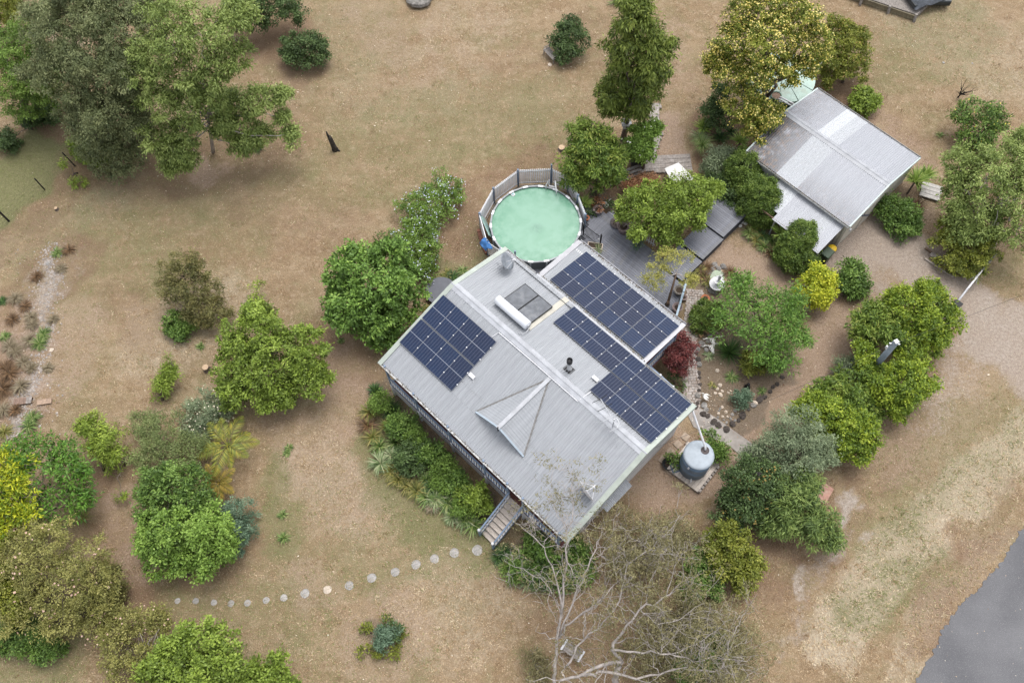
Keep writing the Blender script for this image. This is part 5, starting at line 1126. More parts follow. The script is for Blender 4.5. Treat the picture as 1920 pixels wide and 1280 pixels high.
def s_flat(sp): return sp['flat']
def leaves(blobs, sp, rng, cov=1.0, M=None):
    """blobs: list of (centre xyz, radius). returns V, Q, tint, clump centres"""
    Cs = []; lobes = []
    for (c, R) in blobs:
        c = np.asarray(c, float)
        if R < .42 or sp.get('solid'): lobes.append((c, R)); continue
        n_ = int(np.clip(7+R*4.2, 8, 17)); gold = np.arange(n_)+.5; zc = 1-1.45*gold/n_; ph = gold*2.39996+rng.uniform(0, 6.28); rr_ = np.sqrt(np.clip(1-zc**2, 0, 1))
        dd = np.c_[rr_*np.cos(ph), rr_*np.sin(ph), zc*s_flat(sp)]+rng.normal(0, .13, (n_, 3))
        for q in dd: lobes.append((c+q*R*rng.uniform(.48, .98), R*rng.uniform(.22, .44)))
        lobes.append((c, R*.58))
    blobs = lobes
    for (c, R) in blobs:
        N = max(5, int(sp['cov']*cov*2.5*R*R*3.1416/(3.1416*sp['rc']**2)))
        d = nrm(rng.normal(size=(N*2, 3))); d = d[d[:, 2] > -.55+.35*rng.random(len(d))][:N]
        lob = 1+.13*np.sin(d[:, 0]*5+c[0]*3)*np.sin(d[:, 1]*5+c[1]*2)+.08*np.sin(d[:, 2]*9+c[0])
        p = np.array(c)+d*(R*lob*(1-np.abs(rng.normal(0, sp['jit'], len(d)))))[:, None]*np.array([1, 1, sp['flat']])
        p = p[p[:, 2] > .08]
        keep = np.ones(len(p), bool)
        for (c2, R2) in blobs:
            if c2 is c: continue
            if np.linalg.norm(c2-c) > R+R2+.3: continue
            keep &= np.linalg.norm((p-np.array(c2))/np.array([1, 1, sp['flat']]), axis=1) > R2*.80
        p = p[keep]
        if len(p): Cs.append((p, nrm((p-np.array(c))+np.array([0, 0, .15*R]))))
    P = np.concatenate([a for a, b in Cs]); O = np.concatenate([b for a, b in Cs]); n = len(P); m = M or sp['M']
    ct = rng.random(n)
    idx = np.repeat(np.arange(n), m); out = O[idx]; k = len(idx)
    off = rng.normal(0, .42, (k, 3))*sp['rc']*(.6+.8*rng.random(n))[idx][:, None]; off[:, 2] *= .7; pos = P[idx]+off+out*(.25*sp['rc'])*rng.random(k)[:, None]
    d = nrm(out*.45+rng.normal(0, .6, (k, 3))+nrm(off+1e-6)*.5+np.array([0, 0, -sp['droop']])); nn = nrm(out*.75+rng.normal(0, .36, (k, 3))+np.array([0, 0, .4])); s = nrm(np.cross(d, nn))
    L = sp['L']*rng.uniform(.65, 1.25, k)[:, None]; W = sp['W']*rng.uniform(.75, 1.2, k)[:, None]; up = np.cross(s, d)
    pos[:, 2] = np.maximum(pos[:, 2], .04)
    V = np.stack([pos, pos+d*L*.48+s*W*.5+up*W*.12, pos+d*L-np.array([0, 0, 1])*L*.12, pos+d*L*.48-s*W*.5+up*W*.12], 1).reshape(-1, 3)
    V[:, 2] = np.maximum(V[:, 2], .02)
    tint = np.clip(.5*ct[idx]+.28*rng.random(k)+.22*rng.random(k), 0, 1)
    return V, np.arange(4*k).reshape(-1, 4), tint, P, O
SEED = [100]
def branch(mb, a, b, r0, r1, rng, n=5, wob=.08, sides=6):
    a, b = np.array(a, float), np.array(b, float); L = np.linalg.norm(b-a); p = [a+(b-a)*t+rng.normal(0, wob*L*.4, 3)*math.sin(math.pi*t) for t in np.linspace(0, 1, n)]
    mb.tube(p, list(np.linspace(r0, r1, n)), sides); return p
def tree(name, label, cat, sp, base, blobs, group=None, cov=1., M=None, trunk_r=None, flowers=None, extra=None, limbs=True):
    """blobs in photo points: (x, y, radius, height or None = on the trunk axis)"""
    SEED[0] += 1; rng = np.random.default_rng(SEED[0]); s = SPEC[sp]
    if base is None:
        zs = [b[3] for b in blobs]; B = np.mean([G(b[0], b[1], b[3]) for b in blobs], 0); g = np.array([B[0], B[1], 0])
    else: g = G(*base)
    W = []
    for (x, y, r, z) in blobs:
        z = zaxis(base, (x, y)) if z is None else z
        c = G(x, y, z); W.append((c-g, r*.92*scale_at(c)))
    e = empty(name, g, 0, label, cat, group)
    wisp = []
    for c, R in W:
        if R < .55: continue
        for d in nrm(rng.normal(size=(5, 3))+np.array([0, 0, .1])): wisp.append((c+d*R*rng.uniform(.95, 1.22)*np.array([1, 1, s['flat']]), R*rng.uniform(.13, .26)))
    V, Q, t, P, O = leaves(W+wisp, s, rng, cov*(.80 if sp not in ('cypress', 'hedge') else 1.), M)
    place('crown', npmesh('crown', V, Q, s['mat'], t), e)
    top = max(c[2] for c, R in W); tr = trunk_r or min(.24, .03+.028*top); cen = np.mean([c for c, R in W], 0)
    mb = MB(); fk = np.array([cen[0]*.35, cen[1]*.35, max(.15, cen[2]*.5)]); tip = np.array([cen[0]*.8, cen[1]*.8, max(.2, cen[2]*.92)]); TK = np.array([(0, 0, 0), fk*.5+rng.normal(0, .05, 3)*[1, 1, 0], fk+rng.normal(0, .07, 3)*[1, 1, 0], (fk+tip)/2+rng.normal(0, .14, 3)*[1, 1, 0], tip]); mb.tube([tuple(q) for q in TK], [tr*1.25, tr, tr*.8, tr*.5, tr*.25], 9)
    mb.build('trunk', s['bark'], e, True)
    if limbs:
        lb = MB()
        for c, R in W:
            hh = rng.uniform(1.2, 3.4) if top > 1.5 else 1.5; f0 = TK[int(hh)]+(TK[min(4, int(hh)+1)]-TK[int(hh)])*(hh % 1); md = (f0+c)/2+np.array([0, 0, .12*np.linalg.norm(c-f0)])+rng.normal(0, .1, 3)*np.linalg.norm(c-f0); branch(lb, f0, md, tr*.48, tr*.34, rng, 4, .2, 6); branch(lb, md, c, tr*.34, tr*.16, rng, 5, .25, 6)
            near = P[np.linalg.norm(P-c, axis=1) < R*1.3]
            for q in near[rng.permutation(len(near))[:6]]: branch(lb, c*.9+md*.1, q, tr*.16, .010, rng, 4, .2, 5)
        lb.build('limb', s['bark'], e, True)
    if flowers:
        fm, size, per, frac = flowers; k = int(len(P)*frac); sel = rng.permutation(len(P))[:k]; n = k*per; idx = np.repeat(sel, per)
        pos = P[idx]+O[idx]*s['rc']*.55+rng.normal(0, s['rc']*.5, (n, 3))+np.array([0, 0, .03]); pos[:, 2] = np.maximum(pos[:, 2], .05); a = nrm(rng.normal(size=(n, 3))); nn = nrm(O[idx]+np.array([0, 0, 1.2])+rng.normal(0, .3, (n, 3))); a = nrm(np.cross(nn, a)); b = np.cross(nn, a); sz = size*rng.uniform(.6, 1.2, n)[:, None]
        V = np.stack([pos-a*sz, pos-b*sz, pos+a*sz, pos+b*sz], 1).reshape(-1, 3); o = place('blossom', npmesh('blossom', V, np.arange(4*n).reshape(-1, 4), fm, rng.random(n)), e); o['kind'] = 'stuff'
    return e, W, rng
def blades(n, L, W, arch, rng, spread=.1, up=.9, seg=4):
    """arching strap leaves from one root"""
    az = rng.uniform(0, 2*np.pi, n); el = np.clip(rng.normal(up, .28, n), .1, 1.5); ln = L*rng.uniform(.6, 1.15, n); V = []; 
    ca_, sa_ = np.cos(az), np.sin(az); r0 = spread*rng.random(n); side = np.c_[-sa_, ca_, np.zeros(n)]
    p = np.c_[ca_*r0, sa_*r0, np.full(n, .02)]; cols = []
    for i in range(seg+1):
        t = i/seg; w_ = W*(1-t)**.6*(.55+.45*min(1, t*4)) if i < seg else W*.06
        cols.append(p-side*w_/2); cols.append(p+side*w_/2); e2 = el-arch*t*1.9; p = p+np.c_[ca_*np.cos(e2), sa_*np.cos(e2), np.sin(e2)]*(ln/seg)[:, None]; p[:, 2] = np.maximum(p[:, 2], .02)
    V = np.stack(cols, 1).reshape(-1, 3); m = 2*(seg+1); Q = np.concatenate([np.c_[np.arange(n)*m+2*i, np.arange(n)*m+2*i+1, np.arange(n)*m+2*i+3, np.arange(n)*m+2*i+2] for i in range(seg)]); return V, Q, np.tile(rng.random(n), seg)
SM_ = {'tuft': leafm('strap_green', [(0.043, 0.087, 0.017), (0.102, 0.174, 0.036), (0.189, 0.261, 0.072), (0.319, 0.334, 0.145)], .2), 'tufty': leafm('strap_yellowing', [(0.087, 0.102, 0.022), (0.189, 0.189, 0.043), (0.348, 0.290, 0.102)], .2), 'pale': leafm('strap_pale', [(0.102, 0.160, 0.058), (0.217, 0.290, 0.131), (0.435, 0.435, 0.261)], .2), 'deep': leafm('strap_deep', [(0.017, 0.043, 0.012), (0.043, 0.094, 0.020), (0.087, 0.160, 0.036)], .2), 'yucca': leafm('strap_yucca', [(0.10, 0.17, 0.03), (0.22, 0.32, 0.06), (0.38, 0.46, 0.13)], .2), 'rust': leafm('strap_bronze', [(0.072, 0.043, 0.022), (0.145, 0.087, 0.043), (0.246, 0.145, 0.072)], .2), 'straw': leafm('strap_straw', [(.14, .11, .065), (.22, .18, .11), (.30, .25, .17)], .2), 'unused': leafm('strap_straw_b', [(0.290, 0.203, 0.087), (0.435, 0.304, 0.145), (0.580, 0.435, 0.246)], .2)}
def strap(px, r, kind, label, n=120, arch=.8, up=.95, W=.055, name='strap_leaf_plant', cat='plant', group=None, z=0, stem=0):
    SEED[0] += 1; rng = np.random.default_rng(SEED[0]); g = G(px[0], px[1], z); L = r*scale_at(g)*1.15
    V, Q, t = blades(n, L, W, arch, rng, .12, up); V[:, 2] += stem
    if stem:
        e = empty(name, g, 0, label, cat, group); place('leaves', npmesh('leaves', V, Q, SM_[kind], t), e); MB().tube([(0, 0, 0), (.02, .01, stem+.05)], [.07, .06], 8).build('stem', BARK, e); return e
    return tag(place(name, npmesh(name, V, Q, SM_[kind], t), None, g), label, cat, group)
def palm(px, r, n, cols, label, z0=1.2, seed=1):
    rng = np.random.default_rng(seed); g = G(px[0], px[1], 0); e = empty('palm', g, 0, label, 'palm'); m = leafm('frond_'+str(seed), cols, .3); L = r*scale_at(g)*1.1
    for k in range(5): MB().tube([(0, 0, 0), (.18*math.cos(k*1.3), .18*math.sin(k*1.3), z0)], [.05, .04], 7).build('stem', pm('palm_stem', (.20, .20, .09), .7), e)
    for i in range(n):
        az = i/n*6.283+rng.normal(0, .2); el = rng.uniform(.25, 1.2); ln = L*rng.uniform(.75, 1.15); p = np.array([0, 0, z0]); spn = []
        for s_ in range(15): t = s_/14; e2 = el-t*rng.uniform(1.3, 1.5); spn.append(p.copy()); p = p+np.array([math.cos(az)*math.cos(e2), math.sin(az)*math.cos(e2), math.sin(e2)])*ln/14
        spn = np.array(spn); mb = MB().tube(spn, list(np.linspace(.025, .006, 15)), 5); nl = 30; sd_ = np.array([-math.sin(az), math.cos(az), 0]); V = list(mb.v); Fq = list(mb.f); tint = [rng.random() for _ in Fq]
        for j in range(nl):
            t = .18+.8*j/nl; q = np.array([np.interp(t*14, np.arange(15), spn[:, c]) for c in range(3)]); fw = spn[min(14, int(t*14)+1)]-spn[int(t*14)]; fw /= np.linalg.norm(fw)+1e-9; ll = ln*.30*math.sin(math.pi*min(1, .12+t*.85))
            for sg in (-1, 1):
                d = sd_*sg*.75+fw*.65+np.array([0, 0, -.35+rng.normal(0, .12)]); d /= np.linalg.norm(d); wv = np.cross(d, [0, 0, 1.]); wv /= np.linalg.norm(wv)+1e-9; b_ = len(V); V += [tuple(q), tuple(q+d*ll*.4+wv*.019), tuple(q+d*ll-np.array([0, 0, .1*ll])), tuple(q+d*ll*.4-wv*.019)]; Fq.append((b_, b_+1, b_+2, b_+3)); tint.append(rng.random())
        me = bpy.data.meshes.new('frond'); me.from_pydata(V, [], Fq); a = me.attributes.new('tint', 'FLOAT', 'FACE'); a.data.foreach_set('value', np.array(tint, np.float32)); me.materials.append(m); place('frond', me, e)
PALEBLUE = leafm('petal_pale_blue', [(.40, .46, .66), (.62, .66, .80), (.75, .76, .84)], .2); CREAMF = leafm('petal_cream', [(.55, .50, .36), (.68, .62, .48)], .2); PINKF = leafm('petal_pink', [(.55, .36, .28), (.68, .48, .40)], .2); ORANGEF = leafm('petal_yellow_orange', [(.52, .42, .07), (.66, .54, .14), (.76, .66, .28)], .2); WHITEF = leafm('petal_white', [(.7, .68, .66), (.8, .78, .74)], .2); NEWTIP = leafm('new_growth_orange', [(.20, .12, .03), (.30, .20, .05), (.36, .27, .08)], .25); REDTIP = leafm('new_growth_red', [(.25, .07, .03), (.34, .15, .06)], .25)

T = tree
# --- left and top left
T('dense_round_tree', 'dense round dark green tree close to the gable end of the house', 'tree', 'round', (705, 600), [(700, 525, 72, 3.2), (658, 575, 52, 2.3), (745, 555, 50, 2.6), (705, 600, 48, 1.6), (668, 508, 50, 3.4), (728, 495, 48, 3.6), (738, 605, 34, 1.3)])
T('flowering_shrub', 'green shrub sprinkled with pale blue flowers beside the pool lawn', 'shrub', 'plumbago', None, [(815, 378, 48, .8), (840, 362, 30, .7), (793, 405, 44, .8)], flowers=(PALEBLUE, .042, 4, .42))
T('flowering_shrub', 'lower shrub with pale blue flowers between the dark round tree and the lawn', 'shrub', 'plumbago', None, [(788, 440, 40, .9), (795, 475, 36, .8), (770, 460, 36, .9), (790, 505, 26, .6)], flowers=(PALEBLUE, .042, 4, .38))
T('spreading_tree', 'spreading bright yellow green tree left of the house', 'tree', 'lime', (545, 745), [(480, 625, 50, 3.2), (445, 655, 40, 2.6), (525, 650, 48, 3.4), (570, 660, 42, 3.0), (590, 715, 26, 2.2), (455, 715, 42, 2.4), (500, 700, 46, 2.8), (535, 735, 26, 1.8), (440, 740, 26, 1.6), (575, 690, 28, 2.6), (480, 590, 26, 2.6), (500, 745, 24, 1.6)], cov=.9)
strap((547, 740), 24, 'deep', 'dark spiky cycad under the right side of the spreading green tree', 70, .5, .7, .05)
T('olive_shrub', 'brownish olive tall shrub standing in the left lawn', 'shrub', 'olive', (345, 615), [(345, 515, 40, 2.4), (365, 545, 44, 1.9), (395, 580, 36, 1.1), (330, 545, 30, 1.8), (350, 500, 30, 2.7), (372, 585, 30, 1.2)])
T('small_bush', 'small olive green bush at the foot of the brownish tall shrub', 'shrub', 'mid', None, [(338, 610, 24, .5), (330, 618, 16, .4)], limbs=False)
T('weeping_shrub', 'slim weeping light green shrub alone in the dry grass', 'shrub', 'weep', (305, 750), [(322, 678, 12, 1.6), (316, 696, 16, 1.2), (308, 718, 16, .9), (300, 740, 14, .5)], cov=1.1)
T('sapling', 'thin green sapling behind the spreading green tree', 'sapling', 'weep', (478, 575), [(482, 540, 13, 1.2), (478, 560, 10, .7)], cov=.45)
strap((472, 572), 16, 'deep', 'dark grass clump at the foot of the thin sapling', 60, .8)
T('flowering_bush', 'round green bush dotted with cream flowers above the golden palm', 'shrub', 'sage', None, [(385, 772, 40, .9), (365, 800, 36, .8), (410, 765, 22, .6)], flowers=(CREAMF, .06, 2, .35))
T('feathery_shrub', 'feathery blue green shrub behind the round leafy trees', 'shrub', 'feather', None, [(310, 815, 44, 1.6), (335, 855, 44, 1.6), (275, 800, 30, 1.3), (290, 850, 40, 1.5), (360, 840, 30, 1.2)], cov=.95)
palm((440, 848), 62, 10, [(.12, .16, .03), (.24, .27, .05), (.42, .36, .06)], 'golden green fan of palm fronds beside the cream flowered bush', 1.3, 11)
palm((422, 915), 40, 9, [(.14, .15, .03), (.27, .21, .045), (.38, .27, .06)], 'yellowing orange palm below the golden green palm', 1.0, 12)
T('leafy_tree', 'round mid green leafy tree behind the twin bright green one', 'tree', 'mid', None, [(320, 915, 56, 2.2), (300, 950, 44, 1.7), (360, 940, 40, 1.8), (280, 920, 30, 1.5)])
T('twin_crown_tree', 'bright green twin crowned tree above the stepping stones', 'tree', 'spring', (355, 1075), [(305, 998, 46, 2.9), (395, 1000, 46, 2.9), (308, 1030, 42, 2.0), (392, 1038, 42, 1.9), (350, 1045, 30, 1.5), (276, 1015, 20, 1.6), (418, 1020, 24, 2)], cov=1.2)
T('grey_green_shrub', 'grey green shrub hugging the right side of the twin crowned tree', 'shrub', 'teal', None, [(445, 960, 30, 1.0), (448, 1000, 30, .9), (430, 1025, 26, .8)])
T('weeping_tree', 'small yellow green weeping tree near the creek', 'tree', 'weep', (195, 880), [(170, 800, 22, 2.2), (190, 828, 24, 1.8), (208, 855, 18, 1.3), (212, 875, 12, .8), (160, 820, 14, 1.9)], cov=.9)
T('lacy_sapling', 'thin pale leafy sapling left of the feathery shrub', 'sapling', 'weep', (235, 870), [(222, 805, 14, 1.6), (240, 850, 12, .8), (228, 930, 10, .6)], cov=.5)
T('feathery_tree', 'large feathery green tree with scattered yellow sprays at the left edge', 'tree', 'poinc', (70, 1000), [(80, 900, 62, 3.2), (140, 890, 34, 2.6), (40, 940, 55, 3.0), (110, 950, 46, 2.6), (60, 850, 34, 3.0), (150, 935, 26, 2.2), (10, 890, 50, 3.2), (120, 850, 26, 2.8)], cov=.62, M=13)
T('golden_tree', 'bright yellow leaved tree at the far left edge', 'tree', 'yellowp', (-10, 1010), [(5, 880, 34, 4.2), (30, 910, 22, 4.2), (48, 870, 16, 4.3), (15, 965, 30, 3.8), (50, 960, 18, 4.0), (0, 1005, 28, 3.4), (60, 935, 12, 4.2), (-15, 930, 40, 4.0)], cov=.6, M=14)
strap((155, 973), 20, 'tufty', 'yellow spray of leaves under the feathery tree', 30, .5, .7, .06)
T('olive_tree', 'broad olive grey tree with pink tipped flowers, lower left', 'tree', 'pale', (120, 1180), [(90, 1030, 60, 3.4), (150, 1050, 50, 3.2), (60, 1090, 54, 3.0), (120, 1110, 56, 3.0), (180, 1090, 40, 2.4), (40, 1140, 44, 2.6), (110, 1160, 46, 2.2), (160, 1150, 40, 1.8), (60, 1010, 34, 3.4), (20, 1050, 40, 3.2), (200, 1120, 26, 1.6)], flowers=(PINKF, .07, 3, .06), cov=1.1)
T('dark_bush', 'dark olive bush at the right foot of the olive grey tree', 'shrub', 'olive', None, [(205, 1085, 30, 1.0), (215, 1110, 22, .8), (185, 1140, 30, .9)])
T('yellow_shrub', 'yellow green shrub at the left edge below the olive tree', 'shrub', 'acid', None, [(15, 1120, 36, 2.8), (30, 1145, 24, 2.5), (0, 1090, 26, 3)])
T('leafy_bush', 'dark leafy bush under the lower edge of the olive tree', 'shrub', 'mid', None, [(50, 1195, 34, 1.0), (90, 1210, 26, .8), (15, 1200, 26, .9), (110, 1225, 16, .6)], cov=.8)
e, W_, rg = T('straggly_tree', 'pale straggly half bare tree beside the bright green tree, lower left', 'tree', 'pale', (285, 1270), [(250, 1170, 40, 1.8), (235, 1215, 46, 1.8), (215, 1190, 36, 1.4), (290, 1160, 24, 2.2), (240, 1260, 46, 1.6), (280, 1230, 30, 1.8)], cov=.7, flowers=(PINKF, .06, 2, .08))
tb = MB()
for i in range(16): a, b = rg.uniform(-.6, .9), rg.uniform(.2, 2.2); branch(tb, (0, .4, .6), (a+.5, b, 1.8+rg.random()), .05, .012, rg, 6, .15, 5)
tb.build('bare_branch', TWIG, e, True)
T('leafy_tree', 'bright green leafy tree at the bottom edge, left of the small one', 'tree', 'lime', (365, 1330), [(370, 1200, 40, 3.0), (330, 1240, 50, 2.8), (400, 1235, 52, 3.2), (350, 1280, 60, 2.6), (430, 1275, 46, 2.6), (375, 1250, 50, 3.2), (300, 1275, 34, 2.2)], cov=1.15)
T('leafy_tree', 'small bright green tree cut by the bottom edge right of its twin', 'tree', 'lime', (500, 1330), [(515, 1250, 22, 1.8), (500, 1275, 40, 1.8), (470, 1280, 26, 1.6), (535, 1285, 22, 1.4)], cov=1.1)
# --- top left group
T('broad_gum_tree', 'huge grey green gum tree in the upper left corner', 'tree', 'grey', (205, 300), [(140, 60, 80, 8.5), (230, 60, 70, 9.0), (110, 130, 60, 7.0), (190, 150, 66, 6.5), (210, 220, 62, 4.2), (170, 215, 50, 4.0), (240, 270, 50, 2.2), (200, 280, 46, 1.6), (255, 150, 46, 6.0), (90, 40, 50, 8.0), (280, 20, 50, 9.5), (180, -10, 70, 10.0), (160, 100, 60, 8.5), (225, 130, 56, 8), (200, 200, 50, 6), (180, 250, 50, 4), (225, 300, 36, 1.6), (250, 230, 44, 4.5), (130, 90, 50, 8)], cov=1.5, trunk_r=.14)
T('light_green_gum', 'light green drooping gum tree right of the huge grey one', 'tree', 'gum', (400, 285), [(310, 40, 50, 11), (370, 60, 60, 10.5), (430, 50, 46, 10.5), (290, 100, 46, 9), (350, 130, 54, 8.5), (400, 120, 40, 9), (270, 140, 34, 8), (300, 190, 40, 6.5), (350, 200, 40, 6), (300, 255, 36, 4), (335, 290, 30, 2.8), (350, 240, 34, 4.4), (440, 190, 28, 5.5), (485, 190, 30, 5.2), (528, 182, 20, 5), (455, 235, 32, 3.8), (490, 255, 24, 2.9), (545, 250, 14, 3.2), (320, 310, 18, 2.0), (440, 105, 34, 9), (450, 15, 34, 11), (530, 220, 14, 4), (375, 165, 30, 7.5), (330, 90, 36, 10.5), (455, 272, 20, 2.6), (320, 280, 26, 3.0), (342, 308, 18, 2.0), (548, 272, 10, 2.8), (405, 185, 24, 6.5), (422, 222, 24, 4.4), (414, 248, 17, 3.2)], cov=.95, trunk_r=.11)
T('leafy_tree', 'fresh green leafy tree at the left edge above the paddock fence', 'tree', 'plumbago', (45, 235), [(40, 80, 46, 5.5), (60, 120, 46, 4.8), (20, 150, 50, 4.5), (80, 155, 40, 4), (110, 110, 36, 4.4), (40, 195, 36, 2.6), (90, 185, 30, 2.6), (130, 140, 26, 3.6), (10, 110, 40, 5)], cov=1.0)
T('yellowing_tree', 'yellowish green tree cut by the top left corner', 'tree', 'acid', (0, 60), [(5, 15, 34, 2.6), (-10, 45, 30, 2.0), (25, 8, 18, 2.4)])
T('dark_bush', 'dark bush under the fresh green tree near the left edge', 'shrub', 'dark', None, [(85, 205, 26, .8), (60, 225, 18, .6), (8, 265, 22, .6)])
T('dark_evergreen', 'dark green evergreen cut by the top edge right of the drooping gum', 'tree', 'dark', (500, 50), [(460, 5, 40, 2.8), (520, 5, 40, 2.6), (545, 20, 26, 1.8), (485, 35, 28, 1.8), (440, 30, 26, 2)])
T('dark_shrub', 'dark green shrub alone on the lawn right of the gums', 'shrub', 'dark', (575, 130), [(555, 85, 26, 1.4), (585, 85, 28, 1.4), (570, 105, 30, .9), (595, 100, 18, 1.1), (545, 100, 18, 1.0)])
T('leafy_bush', 'small yellow green bush at the end of the paddock fence', 'shrub', 'lime', None, [(150, 275, 18, .6), (165, 290, 18, .5), (190, 295, 20, .5), (175, 270, 14, .8)], cov=.8)
strap((485, 280), 13, 'deep', 'small dark spiky plant below the drooping gum branches', 60, .5, .7, .05)
T('thin_sapling', 'thin leaning sapling beside the wire paddock fence', 'sapling', 'weep', (145, 325), [(125, 305, 10, 1.0), (150, 340, 10, .4), (135, 345, 8, .3)], cov=.4)
# --- top centre and right
T('tall_slender_tree', 'tall slender drooping tree rising beside the sleeper steps', 'tree', 'tall', (1168, 262), [(1195, 30, 34, None), (1190, 10, 26, None), (1200, 65, 46, None), (1180, 95, 44, None), (1215, 100, 40, None), (1190, 130, 44, None), (1220, 145, 30, None), (1160, 165, 36, None), (1195, 170, 40, None), (1140, 175, 20, None), (1180, 198, 27, None), (1200, 198, 22, None), (1148, 203, 18, None), (1240, 90, 24, None)], cov=1.0, trunk_r=.17)
T('leafy_tree', 'round leafy tree with forked pale trunk behind the pool fence', 'tree', 'mango', (1120, 380), [(1095, 265, 36, 3.4), (1120, 262, 30, 3.6), (1148, 292, 24, 2.8), (1090, 305, 36, 2.6), (1130, 305, 40, 2.8), (1085, 335, 24, 1.8), (1140, 325, 28, 2.2), (1112, 285, 40, 3.4)], trunk_r=.11)
T('white_flowered_tree', 'small tree with white blossoms over the sleeper boardwalk', 'tree', 'spring', (1205, 318), [(1204, 250, 20, 2.6), (1192, 275, 19, 2.2), (1222, 243, 15, 2.6), (1204, 280, 19, 2.0), (1200, 290, 18, 1.6), (1228, 240, 14, 2.7)], flowers=(WHITEF, .07, 2, .08), cov=.8)
T('dark_bush', 'dark glossy bush overhanging the old slatted bench', 'shrub', 'dark', (1065, 108), [(1066, 65, 27, 1.3), (1058, 80, 22, 1.0), (1080, 75, 24, 1.2), (1065, 95, 24, .7), (1072, 50, 16, 1.5)], cov=1.1)
strap((1153, 6), 16, 'tuft', 'small green spiky plant at the top edge', 60, .6, .9)
T('yellow_flowering_tree', 'large tree covered in golden orange blossom over the green tank', 'tree', 'flame', (1425, 235), [(1440, 20, 56, 8), (1390, 30, 38, 7.4), (1500, 40, 46, 8), (1380, 85, 40, 6.6), (1440, 85, 60, 7.4), (1510, 85, 42, 7.2), (1360, 135, 34, 5.2), (1415, 150, 46, 5.6), (1475, 130, 36, 6.0), (1510, 125, 20, 6.2), (1400, 195, 40, 4.2), (1440, 215, 26, 3.6), (1420, 245, 22, 2.8), (1455, 0, 44, 8.4), (1350, 110, 24, 5.6)], cov=.78, flowers=(ORANGEF, .055, 9, .8), trunk_r=.25)
T('rounded_bush', 'large rounded dark green bush right of the golden blossom tree', 'shrub', 'acid', (1580, 155), [(1575, 75, 36, 2.4), (1605, 95, 34, 1.9), (1560, 110, 32, 2.0), (1590, 125, 34, 1.4), (1555, 140, 22, 1.0), (1570, 60, 26, 2.6), (1600, 70, 26, 2.4)], cov=1.1, flowers=(NEWTIP, .05, 4, .25))
T('lime_bush', 'small lime green bush beside the back wall of the shed', 'shrub', 'lime', None, [(1620, 180, 18, .9), (1608, 198, 14, .6), (1632, 195, 16, .7), (1620, 205, 12, .4)])
e = empty('bare_shrub', G(1796, 183), 0, 'leafless dark twiggy shrub on the open lawn', 'shrub'); mb = MB(); rg = np.random.default_rng(3)
for i in range(16): a = rg.uniform(0, 6.3); branch(mb, (0, 0, .3), (.75*math.cos(a)*rg.uniform(.4, 1.2)+.2, .75*math.sin(a)*rg.uniform(.4, 1.2), rg.uniform(.6, 1.3)), .028, .008, rg, 5, .15, 4)
mb.tube([(0, 0, 0), (.05, 0, .35)], [.06, .04], 6); mb.build('branch', BARKD, e)
T('citrus_tree', 'small airy citrus tree with yellow fruit at the right', 'tree', 'mid', (1830, 285), [(1830, 205, 26, 2.0), (1860, 215, 24, 1.9), (1805, 215, 20, 1.8), (1835, 240, 30, 1.4), (1865, 235, 20, 1.5), (1815, 260, 22, .9), (1840, 275, 22, .7)], M=16, cov=.8, flowers=(leafm('citrus_fruit', [(.50, .42, .04), (.6, .5, .08)], .1), .05, 1, .2))
strap((1761, 254), 8, 'tuft', 'tiny green weed left of the citrus tree', 30, .8)
T('spreading_acacia', 'broad olive green tree cut by the right edge', 'tree', 'gum', (1860, 460), [(1800, 310, 36, 4.0), (1850, 330, 46, 4.4), (1900, 300, 40, 4.6), (1795, 345, 30, 3.4), (1835, 385, 46, 3.2), (1890, 370, 50, 4.0), (1910, 270, 30, 4.4), (1800, 390, 26, 2.6), (1905, 430, 44, 2.8), (1850, 425, 40, 2.4), (1815, 430, 34, 2.0), (1940, 340, 50, 4)], cov=.95, trunk_r=.2)
T('hedge_bush', 'dense green hedge bush at the driveway below the broad olive tree', 'shrub', 'acid', (1815, 510), [(1780, 455, 26, 1.0), (1800, 480, 36, .9), (1835, 475, 36, 1.0), (1785, 430, 24, 1.2), (1815, 500, 26, .6), (1845, 450, 26, 1.1)], cov=1.1)
# --- around the shed
for (px, r, lb) in (((1394, 322), 33, 'clipped round cypress ball nearest the tank side of the shed'), ((1425, 372), 37, 'larger clipped cypress ball beside the shed lean-to')):
    T('cypress', lb, 'shrub', 'cypress', None, [(px[0], px[1]-5, r, 1.5), (px[0]+3, px[1]+12, r, 1.1), (px[0]+4, px[1]+26, r*.85, .6)], 'clipped cypress balls by the shed', limbs=False)
T('cypress', 'tall clipped conical cypress at the front corner of the lean-to', 'shrub', 'cypress', (1490, 500), [(1503, 440, 26, 1.9), (1495, 460, 34, 1.3), (1490, 480, 36, .8), (1512, 450, 20, 1.5)], limbs=False, cov=1.05)
for (px, lb, st_, r) in (((1457, 455), 'lime green yucca rosette between the cypresses and lean-to', .9, 21), ((1383, 279), 'lime green yucca rosette under the golden blossom tree', .8, 19), ((1701, 363), 'large yucca rosette against the shed end wall', 1.3, 28), ((1722, 350), 'paler yucca rosette beside the large one at the shed', 1.1, 20), ((1093, 393), 'spiky green yucca just outside the pool fence', .7, 17), ((1317, 248), 'grey green yucca above the grass tree', .4, 20)):
    strap(px, r, 'yucca', lb, 80, .22, .75, .10, 'yucca', 'yucca', 'yuccas in the garden beds', 0, st_)
strap((1313, 286), 28, 'tuft', 'big fountain shaped grass tree beside the bare dirt path', 240, 1.0, 1.2, .025, 'grass_tree', 'plant', None, 0, .5)
strap((1312, 262), 22, 'pale', 'grey green strap plant above the fountain shaped grass tree', 110, .7)
